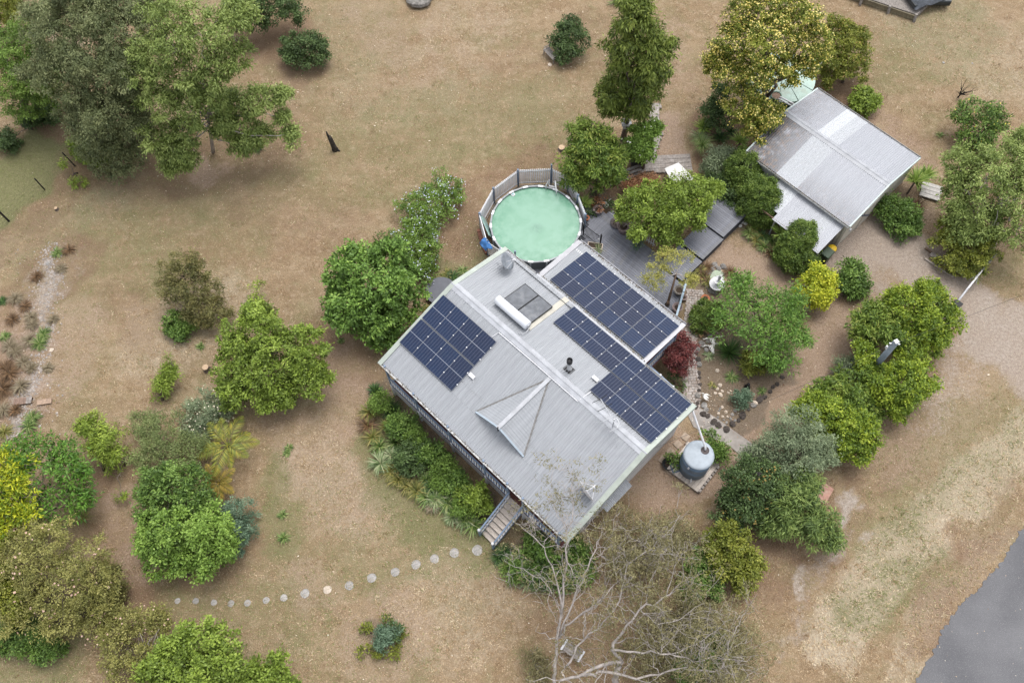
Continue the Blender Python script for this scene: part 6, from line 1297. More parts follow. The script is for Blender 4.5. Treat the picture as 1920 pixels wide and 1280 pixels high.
strap((1718, 388), 18, 'rust', 'dark bronze bromeliad clump beside the timber pallet', 70, .5, .8, .06)
strap((1350, 262), 22, 'deep', 'dark strap leaf clump in the bed behind the grass tree', 90, .8)
strap((1365, 285), 18, 'tuft', 'green strap leaf clump beside the lime yucca', 70, .8)
strap((1370, 250), 16, 'deep', 'dark strap clump right beneath the golden blossom tree', 70, .8)
T('dark_shrub', 'dark blue green shrub under the left branches of the golden blossom tree', 'shrub', 'dark', None, [(1345, 222, 24, 1.0), (1335, 205, 18, 1.2), (1355, 175, 16, 1.8)])
T('grey_shrub', 'dark grey green shrub in the bed above the clipped cypress ball', 'shrub', 'sage', None, [(1345, 305, 26, .8), (1355, 325, 24, .6), (1370, 295, 20, .8)], cov=.9)
T('low_shrub', 'low dark shrub between the white table and cypress balls', 'shrub', 'dark', None, [(1345, 345, 22, .6), (1365, 365, 22, .6), (1375, 385, 16, .5), (1385, 300, 14, .6)])
T('leafy_bush', 'leafy green bush against the shed end wall below the yuccas', 'shrub', 'mid', None, [(1680, 395, 26, .9), (1700, 405, 28, .8), (1690, 425, 22, .5), (1665, 395, 20, .8), (1712, 425, 14, .4)])
for i, (x, y, k) in enumerate([(1405, 440, 'tuft'), (1418, 452, 'tufty'), (1432, 465, 'tuft'), (1445, 475, 'rust'), (1412, 428, 'tufty'), (1450, 455, 'tuft'), (1470, 490, 'tuft'), (1428, 445, 'deep')]):
    strap((x, y), 17, k, f"arching strap leaf clump below the cypress balls, {ORD[i]} from the deck corner", 90, .9, group='strap plants below the cypress balls')
# --- deck garden
T('bright_tree', 'bright lime green tree spreading over the stepped deck', 'tree', 'lime', (1240, 440), [(1190, 390, 34, 2.6), (1225, 380, 38, 3.0), (1268, 374, 40, 3.2), (1312, 364, 28, 3.0), (1250, 405, 44, 2.8), (1290, 385, 34, 2.8), (1210, 425, 32, 2.2), (1250, 438, 28, 2.0), (1338, 356, 16, 2.6), (1180, 400, 20, 2.2), (1300, 405, 20, 2.4)], cov=1.05, trunk_r=.1)
T('leafy_tree', 'small pale green tree overhanging the white table', 'tree', 'weep', (1275, 350), [(1276, 332, 12, 1.8), (1290, 330, 9, 1.8)], cov=.6)
for i, (x, y, r) in enumerate([(1185, 350, 15), (1205, 338, 15), (1225, 340, 14), (1170, 355, 12)]):
    T('dry_bush', f"dry copper coloured bush beside the plank ramp, {ORD[i]} from the pool", 'shrub', 'copper', None, [(x, y, r, .45), (x+6, y+6, r*.7, .35)], 'dry copper bushes by the deck', cov=.75)
T('bronze_plant', 'bronze red leaved croton spilling from the pot at the deck corner', 'plant', 'copper', None, [(1121, 386, 11, .9), (1128, 378, 9, .8), (1115, 380, 9, .7)], flowers=(REDTIP, .06, 4, .5))
T('dark_plant', 'dark foliage behind the bronze croton and heron statue', 'plant', 'dark', None, [(1148, 388, 12, .4), (1105, 392, 10, .5), (1110, 372, 12, .6)], cov=.8)
strap((1122, 470), 12, 'pale', 'thin pale grass growing from the cream planter box', 40, .5, 1.0, .03, z=.75)
T('lacy_plant', 'blue green potted shrub at the deck edge under the lime tree', 'plant', 'teal', None, [(1198, 458, 12, .7)], cov=.9)
# thin decorative tree on the deck
lt = empty('topiary_tree', G(1251, 572, .35), 0, 'thin bare stemmed tree with pompom leaf clusters on the deck', 'tree'); fb = np.array(lt.location)
zf = 2.7; fkp = G(1268, 513, zf)-fb
rg = np.random.default_rng(8); mb = MB(); mb.tube([(0, 0, 0), tuple(fkp*.5), tuple(fkp)], [.10, .075, .055], 8)
for s_ in range(5): mb.tube([(.12*math.cos(s_*1.26), .12*math.sin(s_*1.26), 0), (.05*math.cos(s_*1.26), .05*math.sin(s_*1.26), .5)], [.05, .02], 5)
mb.build('trunk', BARKD if False else WOODB, lt, True)
PB = [(1250, 488, 19, 3.1), (1222, 520, 19, 2.8), (1290, 480, 13, 3.0), (1297, 527, 14, 2.9), (1232, 535, 12, 2.5), (1245, 477, 12, 3.2), (1228, 505, 12, 3.0), (1262, 484, 10, 3.1)]
lb_ = MB(); WB = []
for (x, y, r, z) in PB:
    c = G(x, y, z)-fb; WB.append((c, r*scale_at(c+fb)))
    if r > 12: branch(lb_, fkp, c, .035, .015, rg, 6, .12, 6)
lb_.build('limb', BARKP, lt, True); V, Q, t_, P_, O_ = leaves(WB, SPEC['lacy'], rg, 1.3); place('crown', npmesh('crown', V, Q, SPEC['lacy']['mat'], t_), lt)
# --- right garden
T('round_hedge', 'low mounded dark green hedge beside the brick path', 'hedge', 'cypress', None, [(1322, 588, 22, .5), (1335, 600, 20, .5), (1312, 605, 18, .45), (1340, 582, 14, .4)], limbs=False)
T('fern_leaved_tree', 'airy fern leaved green tree in the middle of the stony garden', 'tree', 'fern', (1425, 665), [(1382, 548, 30, 2.6), (1412, 560, 34, 2.8), (1372, 590, 34, 2.6), (1410, 600, 40, 3.0), (1455, 575, 34, 2.8), (1480, 560, 26, 2.4), (1345, 625, 14, 2.0), (1440, 632, 36, 2.6), (1468, 625, 32, 2.4), (1462, 668, 30, 1.8), (1445, 672, 22, 1.8), (1500, 630, 20, 2.0), (1485, 595, 20, 2.2), (1392, 530, 20, 2.4), (1352, 572, 14, 2.2)], cov=.85, M=15)
strap((1366, 662), 34, 'deep', 'big dark green spiky clump under the fern leaved tree', 200, .35, .75, .04)
T('yellow_shrub', 'small yellow green shrub beside the dark spiky clump', 'shrub', 'acid', None, [(1410, 680, 20, .7), (1420, 690, 14, .5), (1402, 688, 12, .5)])
strap((1450, 690), 22, 'tuft', 'grassy green clump at the foot of the fern leaved tree', 100, .8)
T('blue_bush', 'small round blue green bush in the stony garden', 'shrub', 'teal', None, [(1393, 745, 16, .5), (1384, 752, 12, .4)])
strap((1372, 708), 15, 'tuft', 'low scruffy grass patch in the stony garden', 70, 1.1, .6); strap((1335, 722), 9, 'tufty', 'tiny dry tuft beside the pale garden rocks', 40, 1.0, .6); strap((1428, 733), 10, 'tuft', 'tiny green tuft near the garden rock edge', 40, 1.0, .6); strap((1328, 668), 12, 'pale', 'grey green scruffy patch below the cattle skulls', 60, 1.1, .5)
for i, (x, y, k) in enumerate([(1323, 503, 'rust'), (1317, 520, 'rust'), (1326, 530, 'tufty'), (1368, 512, 'rust'), (1312, 510, 'tufty')]): strap((x, y), 15, k, f"bronze tinted grass clump around the pond, {ORD[i]} from the deck", 90, .9, group='bronze grasses around the pond')
T('red_maple', 'dark red leaved maple at the corner of the house wing', 'tree', 'red', (1270, 705), [(1262, 665, 20, 1.6), (1285, 660, 18, 1.5), (1270, 685, 20, 1.3), (1294, 685, 13, 1.2), (1275, 640, 18, 1.6), (1300, 645, 14, 1.5), (1248, 665, 12, 1.5)], cov=.95)
T('dark_shrub', 'dark shrub under the side railing below the red maple', 'shrub', 'dark', None, [(1262, 705, 14, .5), (1270, 720, 12, .4)])
T('golden_tree', 'small golden yellow leaved tree right of the fern leaved one', 'tree', 'golden', (1528, 575), [(1535, 520, 22, 1.8), (1520, 540, 22, 1.5), (1545, 545, 22, 1.5), (1530, 560, 20, 1.0), (1550, 525, 15, 1.7), (1512, 555, 14, 1.1)])
T('grey_shrub', 'rounded grey green shrub beside the gravel driveway', 'shrub', 'mid', None, [(1595, 515, 24, 1.0), (1610, 530, 22, .8), (1590, 535, 20, .7), (1615, 545, 14, .4)], cov=.9)
T('hedge_tree', 'bright yellow green hedge tree at the top of the driveway row', 'tree', 'hedge', (1715, 650), [(1700, 575, 44, 2.6), (1745, 565, 38, 2.6), (1765, 600, 34, 2.2), (1715, 610, 46, 2.4), (1680, 570, 30, 2.4), (1750, 630, 34, 1.6), (1740, 545, 26, 2.6), (1695, 640, 30, 1.5)], 'driveway hedge trees', cov=1.1)
T('mango_tree', 'glossy long leaved tree at the left of the top hedge tree', 'tree', 'mango', (1640, 650), [(1630, 605, 26, 2.4), (1655, 620, 32, 2.4), (1615, 625, 22, 1.9), (1680, 630, 28, 2.2), (1645, 590, 20, 2.4)])
T('hedge_tree', 'bright yellow green hedge tree around the power pole', 'tree', 'hedge', (1690, 750), [(1622, 668, 22, 2.2), (1655, 712, 32, 2.0), (1706, 692, 34, 2.3), (1690, 725, 44, 2.0), (1725, 720, 24, 1.7), (1650, 725, 34, 1.8), (1680, 755, 30, 1.2)], 'driveway hedge trees', cov=1.1)
T('leafy_bush', 'pale leafy bush between the middle and lower hedge trees', 'shrub', 'mango', (1610, 760), [(1600, 725, 34, 1.6), (1570, 735, 30, 1.4), (1620, 750, 30, 1.3), (1545, 740, 22, 1.2), (1630, 770, 22, 1.0)], cov=.95)
T('grey_shrub', 'thin grey shrub in the shade behind the pole hedge tree', 'shrub', 'sage', None, [(1610, 690, 22, 1.0), (1580, 690, 16, .6)], cov=.6)
T('hedge_tree', 'bright yellow green hedge tree at the bottom of the row', 'tree', 'hedge', (1590, 860), [(1545, 770, 36, 2.4), (1580, 785, 38, 2.4), (1515, 765, 26, 2.2), (1600, 820, 38, 2.0), (1620, 810, 26, 1.9), (1570, 825, 34, 1.8), (1610, 850, 26, 1.3)], 'driveway hedge trees', cov=1.1)
T('grey_green_tree', 'soft grey green tree in front of the bottom hedge tree', 'tree', 'sage', (1500, 890), [(1480, 805, 38, 2.8), (1520, 825, 36, 2.8), (1450, 835, 30, 2.2), (1500, 855, 40, 2.4), (1540, 850, 26, 2.2), (1470, 870, 30, 1.8), (1420, 855, 22, 1.4), (1400, 862, 14, 1.0)], cov=1.1)
T('orange_tipped_tree', 'dark green tree tipped with orange growth beside the tank', 'tree', 'dark', (1400, 975), [(1385, 905, 38, 2.2), (1420, 890, 36, 2.4), (1400, 945, 40, 1.8), (1370, 945, 28, 1.5), (1440, 920, 32, 2.2), (1390, 970, 28, 1.2)], flowers=(NEWTIP, .055, 5, .14), cov=1.1)
T('bamboo_leaved_tree', 'narrow leaved mid green tree right of the orange tipped one', 'tree', 'bamboo', (1490, 985), [(1475, 935, 36, 2.2), (1505, 950, 32, 2.0), (1460, 970, 30, 1.6), (1530, 985, 36, 1.8), (1545, 1000, 28, 1.4), (1490, 975, 28, 1.6), (1510, 910, 26, 2.2), (1440, 985, 20, 1.2)], cov=1.1)
T('leafy_shrub', 'glossy green upright shrub between the tank and concrete path', 'shrub', 'mid', None, [(1335, 825, 13, .9), (1345, 845, 16, .8), (1352, 862, 13, .6), (1328, 808, 9, 1.1)])
T('potted_plant', 'leafy plants growing in the black pot beside the tank', 'plant', 'mid', None, [(1256, 866, 12, .6), (1268, 864, 9, .6)], cov=.8)
T('rounded_shrub', 'rounded yellow green shrub near the bottom right of the bare gum', 'shrub', 'acid', (1380, 1095), [(1370, 1020, 34, 1.9), (1395, 1045, 34, 1.7), (1350, 1045, 34, 1.6), (1385, 1075, 32, 1.1), (1410, 1065, 20, 1.2), (1345, 1010, 22, 1.8)], cov=1.1)
# --- bed along the verandah
for i, (px, r, z, sp_) in enumerate([((714, 752), 19, .9, 'plumbago'), ((752, 796), 23, 1.0, 'mid'), ((776, 816), 19, 1.0, 'plumbago'), ((806, 848), 23, 1.0, 'mid'), ((836, 880), 22, 1.0, 'plumbago'), ((858, 902), 19, .9, 'mid'), ((888, 934), 26, 1.1, 'lime'), ((868, 952), 18, .9, 'plumbago'), ((768, 858), 25, .9, 'dark'), ((828, 905), 17, .7, 'plumbago')]):
    T('garden_shrub', f"{'dark' if sp_ == 'dark' else 'bright' if sp_ in ('round', 'plumbago') else 'mid'} green shrub under the verandah rail, {ORD[i]} from the left corner", 'shrub', sp_, None, [(px[0], px[1], r, z), (px[0]+r*.5, px[1]+r*.4, r*.75, z*.7), (px[0]-r*.45, px[1]+r*.35, r*.7, z*.6)], 'shrubs along the verandah', limbs=False)
for i, (x, y, k, r) in enumerate([(695, 775, 'tufty', 24), (690, 800, 'rust', 22), (700, 822, 'tufty', 22), (712, 838, 'tuft', 20), (715, 870, 'pale', 26), (735, 885, 'tufty', 22), (748, 900, 'tufty', 22), (765, 912, 'tufty', 20), (782, 922, 'tufty', 24), (800, 935, 'tuft', 22), (818, 938, 'pale', 24), (812, 950, 'straw', 16), (840, 945, 'tuft', 26), (862, 950, 'tuft', 22), (872, 975, 'pale', 26), (888, 985, 'tuft', 28), (735, 770, 'deep', 24), (745, 830, 'tuft', 24), (800, 900, 'tuft', 18), (812, 915, 'deep', 20), (728, 800, 'tufty', 18), (705, 735, 'deep', 18), (735, 855, 'pale', 18), (850, 970, 'pale', 20)]):
    strap((x, y), r*1.0, k, f"{ {'tufty': 'yellowing', 'rust': 'bronze', 'tuft': 'green', 'pale': 'pale green', 'straw': 'straw coloured', 'deep': 'dark green'}[k] } strap leaf clump in the verandah bed, {ORD[i]} along from the house corner", 120, .95, 1.05, .075, group='strap leaf clumps in the verandah bed')
for i, (x, y, sp_, r) in enumerate([(985, 1060, 'mid', 26), (1030, 1040, 'round', 26), (1075, 1030, 'mid', 24), (1010, 1075, 'dark', 26), (1050, 1075, 'mid', 26), (1085, 1065, 'mid', 24), (960, 1070, 'plumbago', 16), (1000, 1010, 'mid', 20)]):
    T('garden_shrub', f"{'dark ' if sp_ == 'dark' else ''}green shrub beyond the front stairs under the bare gum, {ORD[i]} one", 'shrub', sp_, None, [(x, y, r, .6), (x+r*.5, y+r*.4, r*.7, .4)], 'shrubs beside the front stairs', limbs=False)
for i, (x, y, k) in enumerate([(935, 1045, 'deep'), (950, 1062, 'tuft'), (965, 1085, 'tuft'), (990, 1092, 'pale'), (1020, 1090, 'tuft'), (945, 1035, 'deep'), (975, 1040, 'tuft')]): strap((x, y), 20, k, f"green grassy clump right of the stair foot, {ORD[i]} one", 90, .9, group='grass clumps beside the front stairs')
for i, (x, y, k, r) in enumerate([(828, 530, 'tuft', 14), (815, 545, 'tufty', 14), (850, 520, 'deep', 16), (808, 560, 'rust', 14), (838, 515, 'tufty', 13), (868, 508, 'tuft', 12), (800, 580, 'tufty', 12)]): strap((x, y), r, k, f"low grass clump around the round dark table, {ORD[i]} one", 80, 1.0, .8, group='grass clumps by the gable end')
# ring planting
T('centre_shrub', 'dark teal shrub in the middle of the small ring planting', 'shrub', 'teal', None, [(722, 1190, 22, .7), (715, 1205, 14, .5)])
T('centre_shrub', 'dark green half of the ring planting beside the teal shrub', 'shrub', 'dark', None, [(735, 1175, 16, .6), (738, 1190, 12, .5)])
for i, (x, y, r) in enumerate([(722, 1162, 10), (688, 1181, 11), (686, 1219, 12), (713, 1231, 9), (740, 1222, 9), (747, 1184, 8)]): T('ball_shrub', f"tiny yellow green ball shrub in the ring planting, {ORD[i]} anticlockwise from the top", 'shrub', 'acid', None, [(x, y, r, .3)], 'ball shrubs of the ring planting', limbs=False, cov=1.3)
# creek weeds and scattered clumps
for i, (x, y, k, r) in enumerate([(83, 628, 'tuft', 16), (75, 645, 'tuft', 18), (108, 475, 'tuft', 12), (62, 785, 'tuft', 18), (55, 800, 'tuft', 18), (20, 700, 'rust', 24), (8, 730, 'rust', 26), (40, 725, 'straw', 20), (30, 560, 'straw', 18), (10, 632, 'tuft', 12), (6, 565, 'deep', 10), (55, 640, 'straw', 18), (20, 650, 'straw', 20), (45, 680, 'straw', 18), (130, 470, 'rust', 14), (10, 810, 'tufty', 18), (25, 600, 'rust', 16), (58, 595, 'straw', 14), (115, 505, 'straw', 12), (70, 520, 'rust', 14), (48, 575, 'rust', 15), (62, 610, 'straw', 15), (100, 600, 'straw', 12), (30, 660, 'straw', 18), (12, 690, 'rust', 20), (60, 690, 'straw', 14), (30, 770, 'rust', 14), (8, 770, 'straw', 18), (92, 690, 'straw', 11), (15, 835, 'tufty', 14)]): strap((x, y), r, k, f"{ {'tuft': 'green', 'rust': 'brown', 'straw': 'straw coloured', 'deep': 'dark', 'tufty': 'yellowish'}[k] } tussock along the pale creek bed, {ORD[i]} of its row", 90, 1.0, .8, group='tussocks along the creek bed')
for i, (x, y, r) in enumerate([(530, 965, 10), (532, 1008, 12), (542, 840, 8), (537, 850, 7), (376, 650, 8), (640, 640, 6)]): strap((x, y), r, 'tuft', f"small green weed tuft in the dry left lawn, {ORD[i]} one", 60, .9, group='weed tufts in the left lawn')
# --- the big half bare gum, bottom
bt = empty('bare_gum_tree', G(1150, 1300), 0, 'large half bare gum tree with pale spreading branches at the bottom edge', 'tree'); bo = np.array(bt.location); rg = np.random.default_rng(21)
PATHS = [
 ([(1150, 1300, 0.3), (1155, 1262, 2.0), (1165, 1240, 3.2)], .24, .17),
 ([(1040, 1290, 1.6), (1038, 1255, 2.6), (1045, 1200, 3.6), (1052, 1150, 4.6), (1048, 1100, 5.4), (1035, 1060, 6.0)], .14, .05),
 ([(1052, 1150, 4.6), (1060, 1090, 5.6), (1062, 1040, 6.6), (1065, 1000, 7.2), (1075, 950, 7.8)], .09, .03),
 ([(1048, 1195, 3.7), (1075, 1160, 4.6), (1110, 1140, 5.2), (1128, 1122, 5.6)], .08, .03),
 ([(1050, 1190, 3.8), (1075, 1120, 5.2), (1095, 1075, 6.0), (1115, 1030, 6.6), (1125, 1010, 6.8)], .08, .025),
 ([(1035, 1060, 6.0), (1015, 1020, 6.6), (985, 990, 7.0), (965, 980, 7.2)], .045, .015),
 ([(1040, 1120, 5.2), (1020, 1090, 5.8), (985, 1070, 6.2), (945, 1050, 6.4)], .035, .012),
 ([(1075, 950, 7.8), (1070, 915, 8.2), (1075, 890, 8.4)], .03, .01), ([(1065, 1000, 7.2), (1040, 950, 7.8), (1025, 915, 8.0)], .03, .01),
 ([(1165, 1240, 3.2), (1130, 1245, 3.6), (1090, 1265, 3.6), (1050, 1275, 3.4)], .15, .09),
 ([(1165, 1240, 3.2), (1145, 1215, 4.0), (1175, 1175, 5.0), (1200, 1140, 5.6), (1250, 1115, 6.0), (1290, 1085, 6.4)], .13, .035),
 ([(1145, 1218, 4.0), (1200, 1222, 4.4), (1260, 1225, 4.8), (1300, 1240, 5.0)], .09, .03),
 ([(1090, 1265, 3.6), (1130, 1255, 3.4), (1190, 1270, 3.6), (1240, 1262, 4.0), (1290, 1250, 4.4)], .13, .04),
 ([(1260, 1225, 4.8), (1320, 1200, 5.2), (1360, 1165, 5.6)], .05, .015), ([(1290, 1255, 4.3), (1350, 1260, 4.6), (1380, 1180, 5.2), (1395, 1150, 5.4)], .06, .015),
 ([(1060, 1250, 3.4), (1085, 1205, 4.2), (1130, 1170, 4.8), (1165, 1120, 5.6), (1175, 1060, 6.2), (1170, 1020, 6.6)], .08, .02),
 ([(1175, 1060, 6.2), (1215, 1030, 6.6), (1250, 1000, 7.0), (1275, 965, 7.2)], .05, .015), ([(1250, 1115, 6.0), (1265, 1060, 6.6), (1290, 1020, 7.0)], .04, .012),
 ([(1300, 1240, 5.0), (1340, 1230, 5.2), (1400, 1240, 5.4)], .035, .012), ([(1128, 1122, 5.6), (1160, 1090, 6), (1150, 1040, 6.4)], .03, .01), ([(1200, 1140, 5.6), (1230, 1170, 5.6), (1275, 1160, 5.8), (1320, 1130, 6.0)], .04, .012)]
lb_ = MB(); tips = []
for k, (pl_, r0, r1) in enumerate(PATHS):
    W = np.array([G(x, y, z)-bo for x, y, z in pl_]); n = len(W)*3; tt = np.linspace(0, len(W)-1, n); P_ = np.c_[[np.interp(tt, np.arange(len(W)), W[:, c]) for c in range(3)]].T; P_[1:-1] += rg.normal(0, .045, (n-2, 3))
    rad = np.linspace(r0, r1, n)*.68
    if k == 0: MB().tube(P_, list(rad*1.1), 10).build('trunk', BARKP, bt, True)
    else: lb_.tube(P_, list(rad), 7)
    if k:
        for j in range(2 + 2*len(pl_)):
            i = rg.integers(n//4, n); d = rg.normal(size=3)*np.array([1, 1, .5])+np.array([.25, .35, .35]); d /= np.linalg.norm(d); q = P_[i]+d*rg.uniform(.7, 1.9)
            pp_ = branch(lb_, P_[i], q, min(.03, rad[i]*.6), .007, rg, 6, .16, 5)
            for m_ in range(4):
                s_ = pp_[rg.integers(2, 6)]; d2 = rg.normal(size=3)+d*.5; q2 = s_+d2/np.linalg.norm(d2)*rg.uniform(.35, 1.0); branch(lb_, s_, q2, .010, .004, rg, 4, .16, 4); tips.append(q2)
            tips.append(q)
lb_.build('limb', BARKP, bt, True)
tips = np.array(tips); pxy = PX(tips+bo); dens = np.where(pxy[:, 0] > 1140, .5, .24); sel = tips[rg.random(len(tips)) < dens]
V, Q, t_, P2, O2 = leaves([(p, .36) for p in sel], dict(SPEC['dry'], rc=.17, cov=.45, flat=.8), rg, .8, 9); place('crown', npmesh('crown', V, Q, SPEC['dry']['mat'], t_), bt)
# second leafless gum behind, fine grey twigs over the right half
for j, (bpx, lb) in enumerate([((1240, 1190), 'twiggy half dead wattle in the middle of the bottom thicket'), ((1330, 1260), 'twiggy half dead wattle at the lower right of the bottom thicket'), ((1190, 1050), 'twiggy half dead wattle beside the bare ground below the awning')]):
    e = empty('twiggy_wattle', G(*bpx), 0, lb, 'tree', 'twiggy wattles under the bare gum'); rg = np.random.default_rng(40+j); mb = MB(); tp = []
    for i in range(40):
        a = rg.uniform(0, 6.3); rr = rg.uniform(.6, 2.8); q = np.array([rr*math.cos(a)+.3, rr*math.sin(a)+.6, rg.uniform(1.2, 3.4)]); pp_ = branch(mb, (0, 0, rg.uniform(.1, .9)), q, .026, .007, rg, 6, .14, 4)
        for m_ in range(5): s_ = pp_[rg.integers(2, 6)]; d2 = rg.normal(size=3)+np.array([0, 0, .2]); q2 = s_+d2/np.linalg.norm(d2)*rg.uniform(.3, .9); branch(mb, s_, q2, .009, .004, rg, 4, .16, 4); tp.append(q2)
    mb.build('branch', TWIG, e, True); V, Q, t_, P2, O2 = leaves([(p, .34) for p in tp], dict(SPEC['dry'], rc=.17, cov=.42), rg, .75, 9); place('crown', npmesh('crown', V, Q, SPEC['dry']['mat'], t_), e)
for i, (lb, sp_, bl) in enumerate([('dark green bush inside the bottom thicket below the rounded shrub', 'mid', [(1310, 1060, 30, .9), (1330, 1090, 30, .8), (1300, 1100, 24, .7)]), ('green bush inside the bottom thicket at the lower right', 'mid', [(1310, 1230, 34, .9), (1340, 1215, 26, .8), (1290, 1260, 30, .8)]), ('olive bush at the bottom of the thicket beside the gum trunk', 'dry', [(1245, 1200, 50, 1.0), (1200, 1230, 44, .9), (1280, 1170, 44, .9), (1220, 1260, 40, .9)]), ('olive scrub in the upper part of the bottom thicket', 'dry', [(1200, 1000, 40, .8), (1260, 990, 36, .8), (1180, 1060, 40, .8), (1240, 1060, 50, .9), (1290, 1010, 30, .8)]), ('olive scrub at the right edge of the bottom thicket', 'dry', [(1340, 1160, 44, .9), (1380, 1200, 40, .8), (1370, 1250, 40, .8), (1300, 1130, 40, .9)]), ('small pale bush left of the gum trunk at the bottom', 'dry', [(1000, 1245, 26, .6), (1015, 1265, 22, .5), (1000, 1220, 12, .5)])]):
    T('thicket_bush', lb, 'shrub', sp_, None, bl, 'bushes of the bottom thicket', cov=.85 if sp_ == 'dry' else .85)
# ------------------------------------------------------------------ ground cover: dry grass blades, leaf litter
def grass():
    rng = np.random.default_rng(77); N = 300000; NC = 11000; M_ = 170000
    x = rng.uniform(0, 1, N); y = rng.uniform(0, 1, N); px = -60+2040*x; py = -40+1370*y; cid = rng.integers(0, NC, M_); cx = rng.uniform(-60, 1980, NC); cy = rng.uniform(-40, 1330, NC); csz = rng.uniform(1.5, 6.5, NC); px[:M_] = cx[cid]+rng.normal(0, 1, M_)*csz[cid]*1.3; py[:M_] = cy[cid]+rng.normal(0, 1, M_)*csz[cid]; boost = np.r_[rng.normal(0, .15, NC)[cid], np.zeros(N-M_)]
    d = C_R[None]*((px-960)/F)[:, None]-C_U[None]*((py-640)/F)[:, None]+C_F[None]; t = -CAMH/d[:, 2]; P = (C_O+t[:, None]*d); XY = P[:, :2]
    z = zone_values(XY); keep = rng.random(N) > np.clip(z['gravel']*1.1+z['sand']*1.05+z['mulch']*.85+z['soil']*.75+z['litter']*.4, 0, 1)
    c, s_ = math.cos(-HYAW), math.sin(-HYAW); hx_, hy_ = XY[:, 0]-HX, XY[:, 1]-HY; u = c*hx_-s_*hy_; v = s_*hx_+c*hy_
    keep &= ~((u > .2) & (u < 14) & (v > -5.6) & (v < 12.3)) ; keep &= np.hypot(XY[:, 0]-PXc, XY[:, 1]-PYc) > 3.4
    rd = pts([(2300, 560), (2060, 850), (1925, 985), (1835, 1105), (1795, 1145), (1742, 1230), (1708, 1285), (1640, 1400)]); 
    keep &= ~np.array([False]*N) ; P = P[keep]; boost = boost[keep]; zz = {k: v_[keep] for k, v_ in z.items()}; n = len(P)
    # drop blades on the road
    q = PX(P); ry = np.interp(q[:, 1], [985, 1050, 1105, 1145, 1180, 1230, 1285, 1330], [1925, 1880, 1835, 1795, 1765, 1742, 1708, 1680]); ok = ~((q[:, 1] > 975) & (q[:, 0] > ry-3)); P = P[ok]; boost = boost[ok]; zz = {k: v_[ok] for k, v_ in zz.items()}; n = len(P)
    az = rng.uniform(0, 6.283, n); L = rng.uniform(.06, .16, n)*(1+.7*zz['straw']); tilt = rng.uniform(.15, 1.1, n); d = np.c_[np.cos(az)*np.cos(tilt), np.sin(az)*np.cos(tilt), np.sin(tilt)]; sd_ = np.c_[-np.sin(az), np.cos(az), np.zeros(n)]; W = rng.uniform(.008, .02, n)
    b = P.copy(); b[:, 2] = .0; V = np.stack([b-sd_*W[:, None], b+sd_*W[:, None], b+d*L[:, None]], 1).reshape(-1, 3)
    patch = .5+.5*np.sin(P[:, 0]*.9+np.sin(P[:, 1]*.7)*2)*np.sin(P[:, 1]*.8+np.sin(P[:, 0]*.6)*2)
    gsel = rng.random(n) < np.clip(zz['green']*1.05+.08*patch+(boost > .2)*.25, 0, 1); tint = np.where(gsel, rng.uniform(.70, 1.0, n), np.clip(rng.uniform(.02, .46, n)+boost+.2*zz['straw']-.14*zz['litter'], 0, .62))
    k = NT('dry_grass_blade'); at = k.n('Attribute'); at.attribute_name = 'tint'; cr = k.n('ValToRGB'); k.L(at.outputs['Fac'], cr.inputs[0]); e = cr.color_ramp.elements
    for p_, c_ in ((.2, 0), (.45, 0), (.62, 0), (.72, 0)): e.new(p_)
    for el, p_, c_ in zip(e, (0, .2, .45, .62, .72, 1), ((.17, .105, .058), (.33, .228, .132), (.48, .365, .235), (.62, .52, .37), (.135, .15, .055), (.23, .24, .10))): el.position = p_; el.color = (*c_, 1)
    m = k.fin(cr.outputs[0], .9, .1); tag(place('dry_grass', npmesh('dry_grass', V, np.arange(3*n).reshape(-1, 3), m, tint)), kind='stuff')
grass()
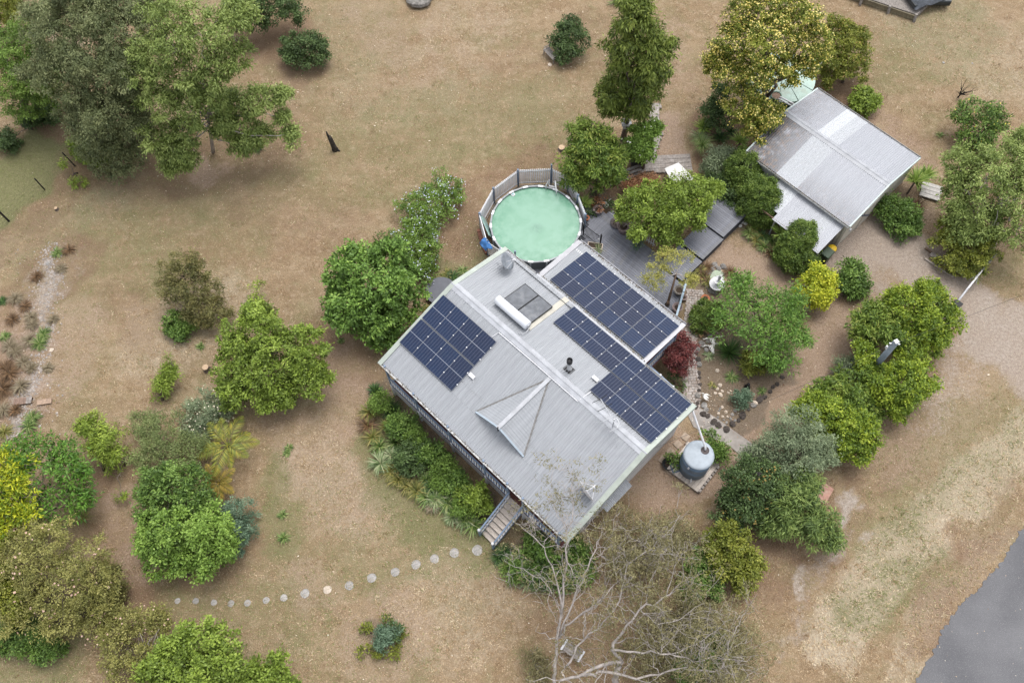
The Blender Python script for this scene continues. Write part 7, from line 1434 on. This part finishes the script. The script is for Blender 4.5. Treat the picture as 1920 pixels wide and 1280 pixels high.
def litter():
    rng = np.random.default_rng(5); n = 1900; px = rng.uniform(-20, 1940, n); py = rng.uniform(-20, 1300, n); extra = []
    for (cx, cy, sx, sy, k) in ((880, 440, 30, 60, 160), (860, 370, 18, 18, 90), (1620, 70, 50, 40, 220), (1080, 110, 60, 60, 160), (1330, 800, 40, 30, 60), (400, 320, 120, 40, 260), (930, 200, 160, 120, 160), (1560, 680, 60, 90, 200), (1150, 1150, 90, 80, 260), (640, 150, 80, 80, 160), (1500, 220, 60, 30, 150), (1320, 550, 16, 20, 90), (1345, 755, 25, 35, 120), (70, 620, 30, 100, 200), (50, 760, 20, 40, 120)): extra.append(np.c_[rng.normal(cx, sx, k), rng.normal(cy, sy, k)])
    E_ = np.concatenate(extra); px = np.r_[px, E_[:, 0]]; py = np.r_[py, E_[:, 1]]; n = len(px); P = np.array([G(a, b) for a, b in zip(px, py)]); P[:, 2] = rng.uniform(.03, .09, n)
    az = rng.uniform(0, 6.283, n); a = np.c_[np.cos(az), np.sin(az), rng.uniform(-.3, .3, n)]; b = np.c_[-np.sin(az), np.cos(az), rng.uniform(-.3, .3, n)]; L = (rng.uniform(.02, .055, n)*(1+.8*(rng.random(n) < .05)))[:, None]
    V = np.stack([P-a*L, P-b*L*.45, P+a*L, P+b*L*.45], 1).reshape(-1, 3); m = leafm('fallen_leaf', [(.12, .06, .035), (.26, .15, .08), (.42, .30, .19), (.60, .50, .38), (.72, .66, .55)], .05); tag(place('fallen_leaves', npmesh('fallen_leaves', V, np.arange(4*n).reshape(-1, 4), m, rng.random(n))), kind='stuff')
litter()

def creek_stones():
    rng = np.random.default_rng(12); mb = MB(); pp = []
    for (cl, sg) in (([(100, 470), (91, 494), (100, 530), (84, 575), (88, 640)], 8), ([(82, 660), (67, 709), (44, 752), (34, 790), (18, 835)], 7)):
        cl = np.array(cl, float); t = rng.uniform(0, len(cl)-1, 520); i = t.astype(int).clip(0, len(cl)-2); q = cl[i]+(cl[i+1]-cl[i])*(t-i)[:, None]; pp.append(q+rng.normal(0, sg*1.35, q.shape))
    pp.append(np.c_[rng.uniform(20, 120, 120), rng.uniform(460, 820, 120)])
    for x, y in np.concatenate(pp):
        g = G(x, y); r = rng.uniform(.02, .085)*rng.uniform(.6, 1.3); n = 5; a0 = rng.uniform(0, 6.3); ring = [(g[0]+r*math.cos(a0+k*1.2566)*rng.uniform(.7, 1.2), g[1]+r*math.sin(a0+k*1.2566)*rng.uniform(.7, 1.2), .015) for k in range(n)]
        mb.add(ring+[(g[0], g[1], r*.7)], [(k, (k+1) % n, n) for k in range(n)])
    tag(mb.build('creek_stones', pm('creek_stone', (.36, .32, .29), .9, .4, 3)), kind='stuff')
creek_stones()
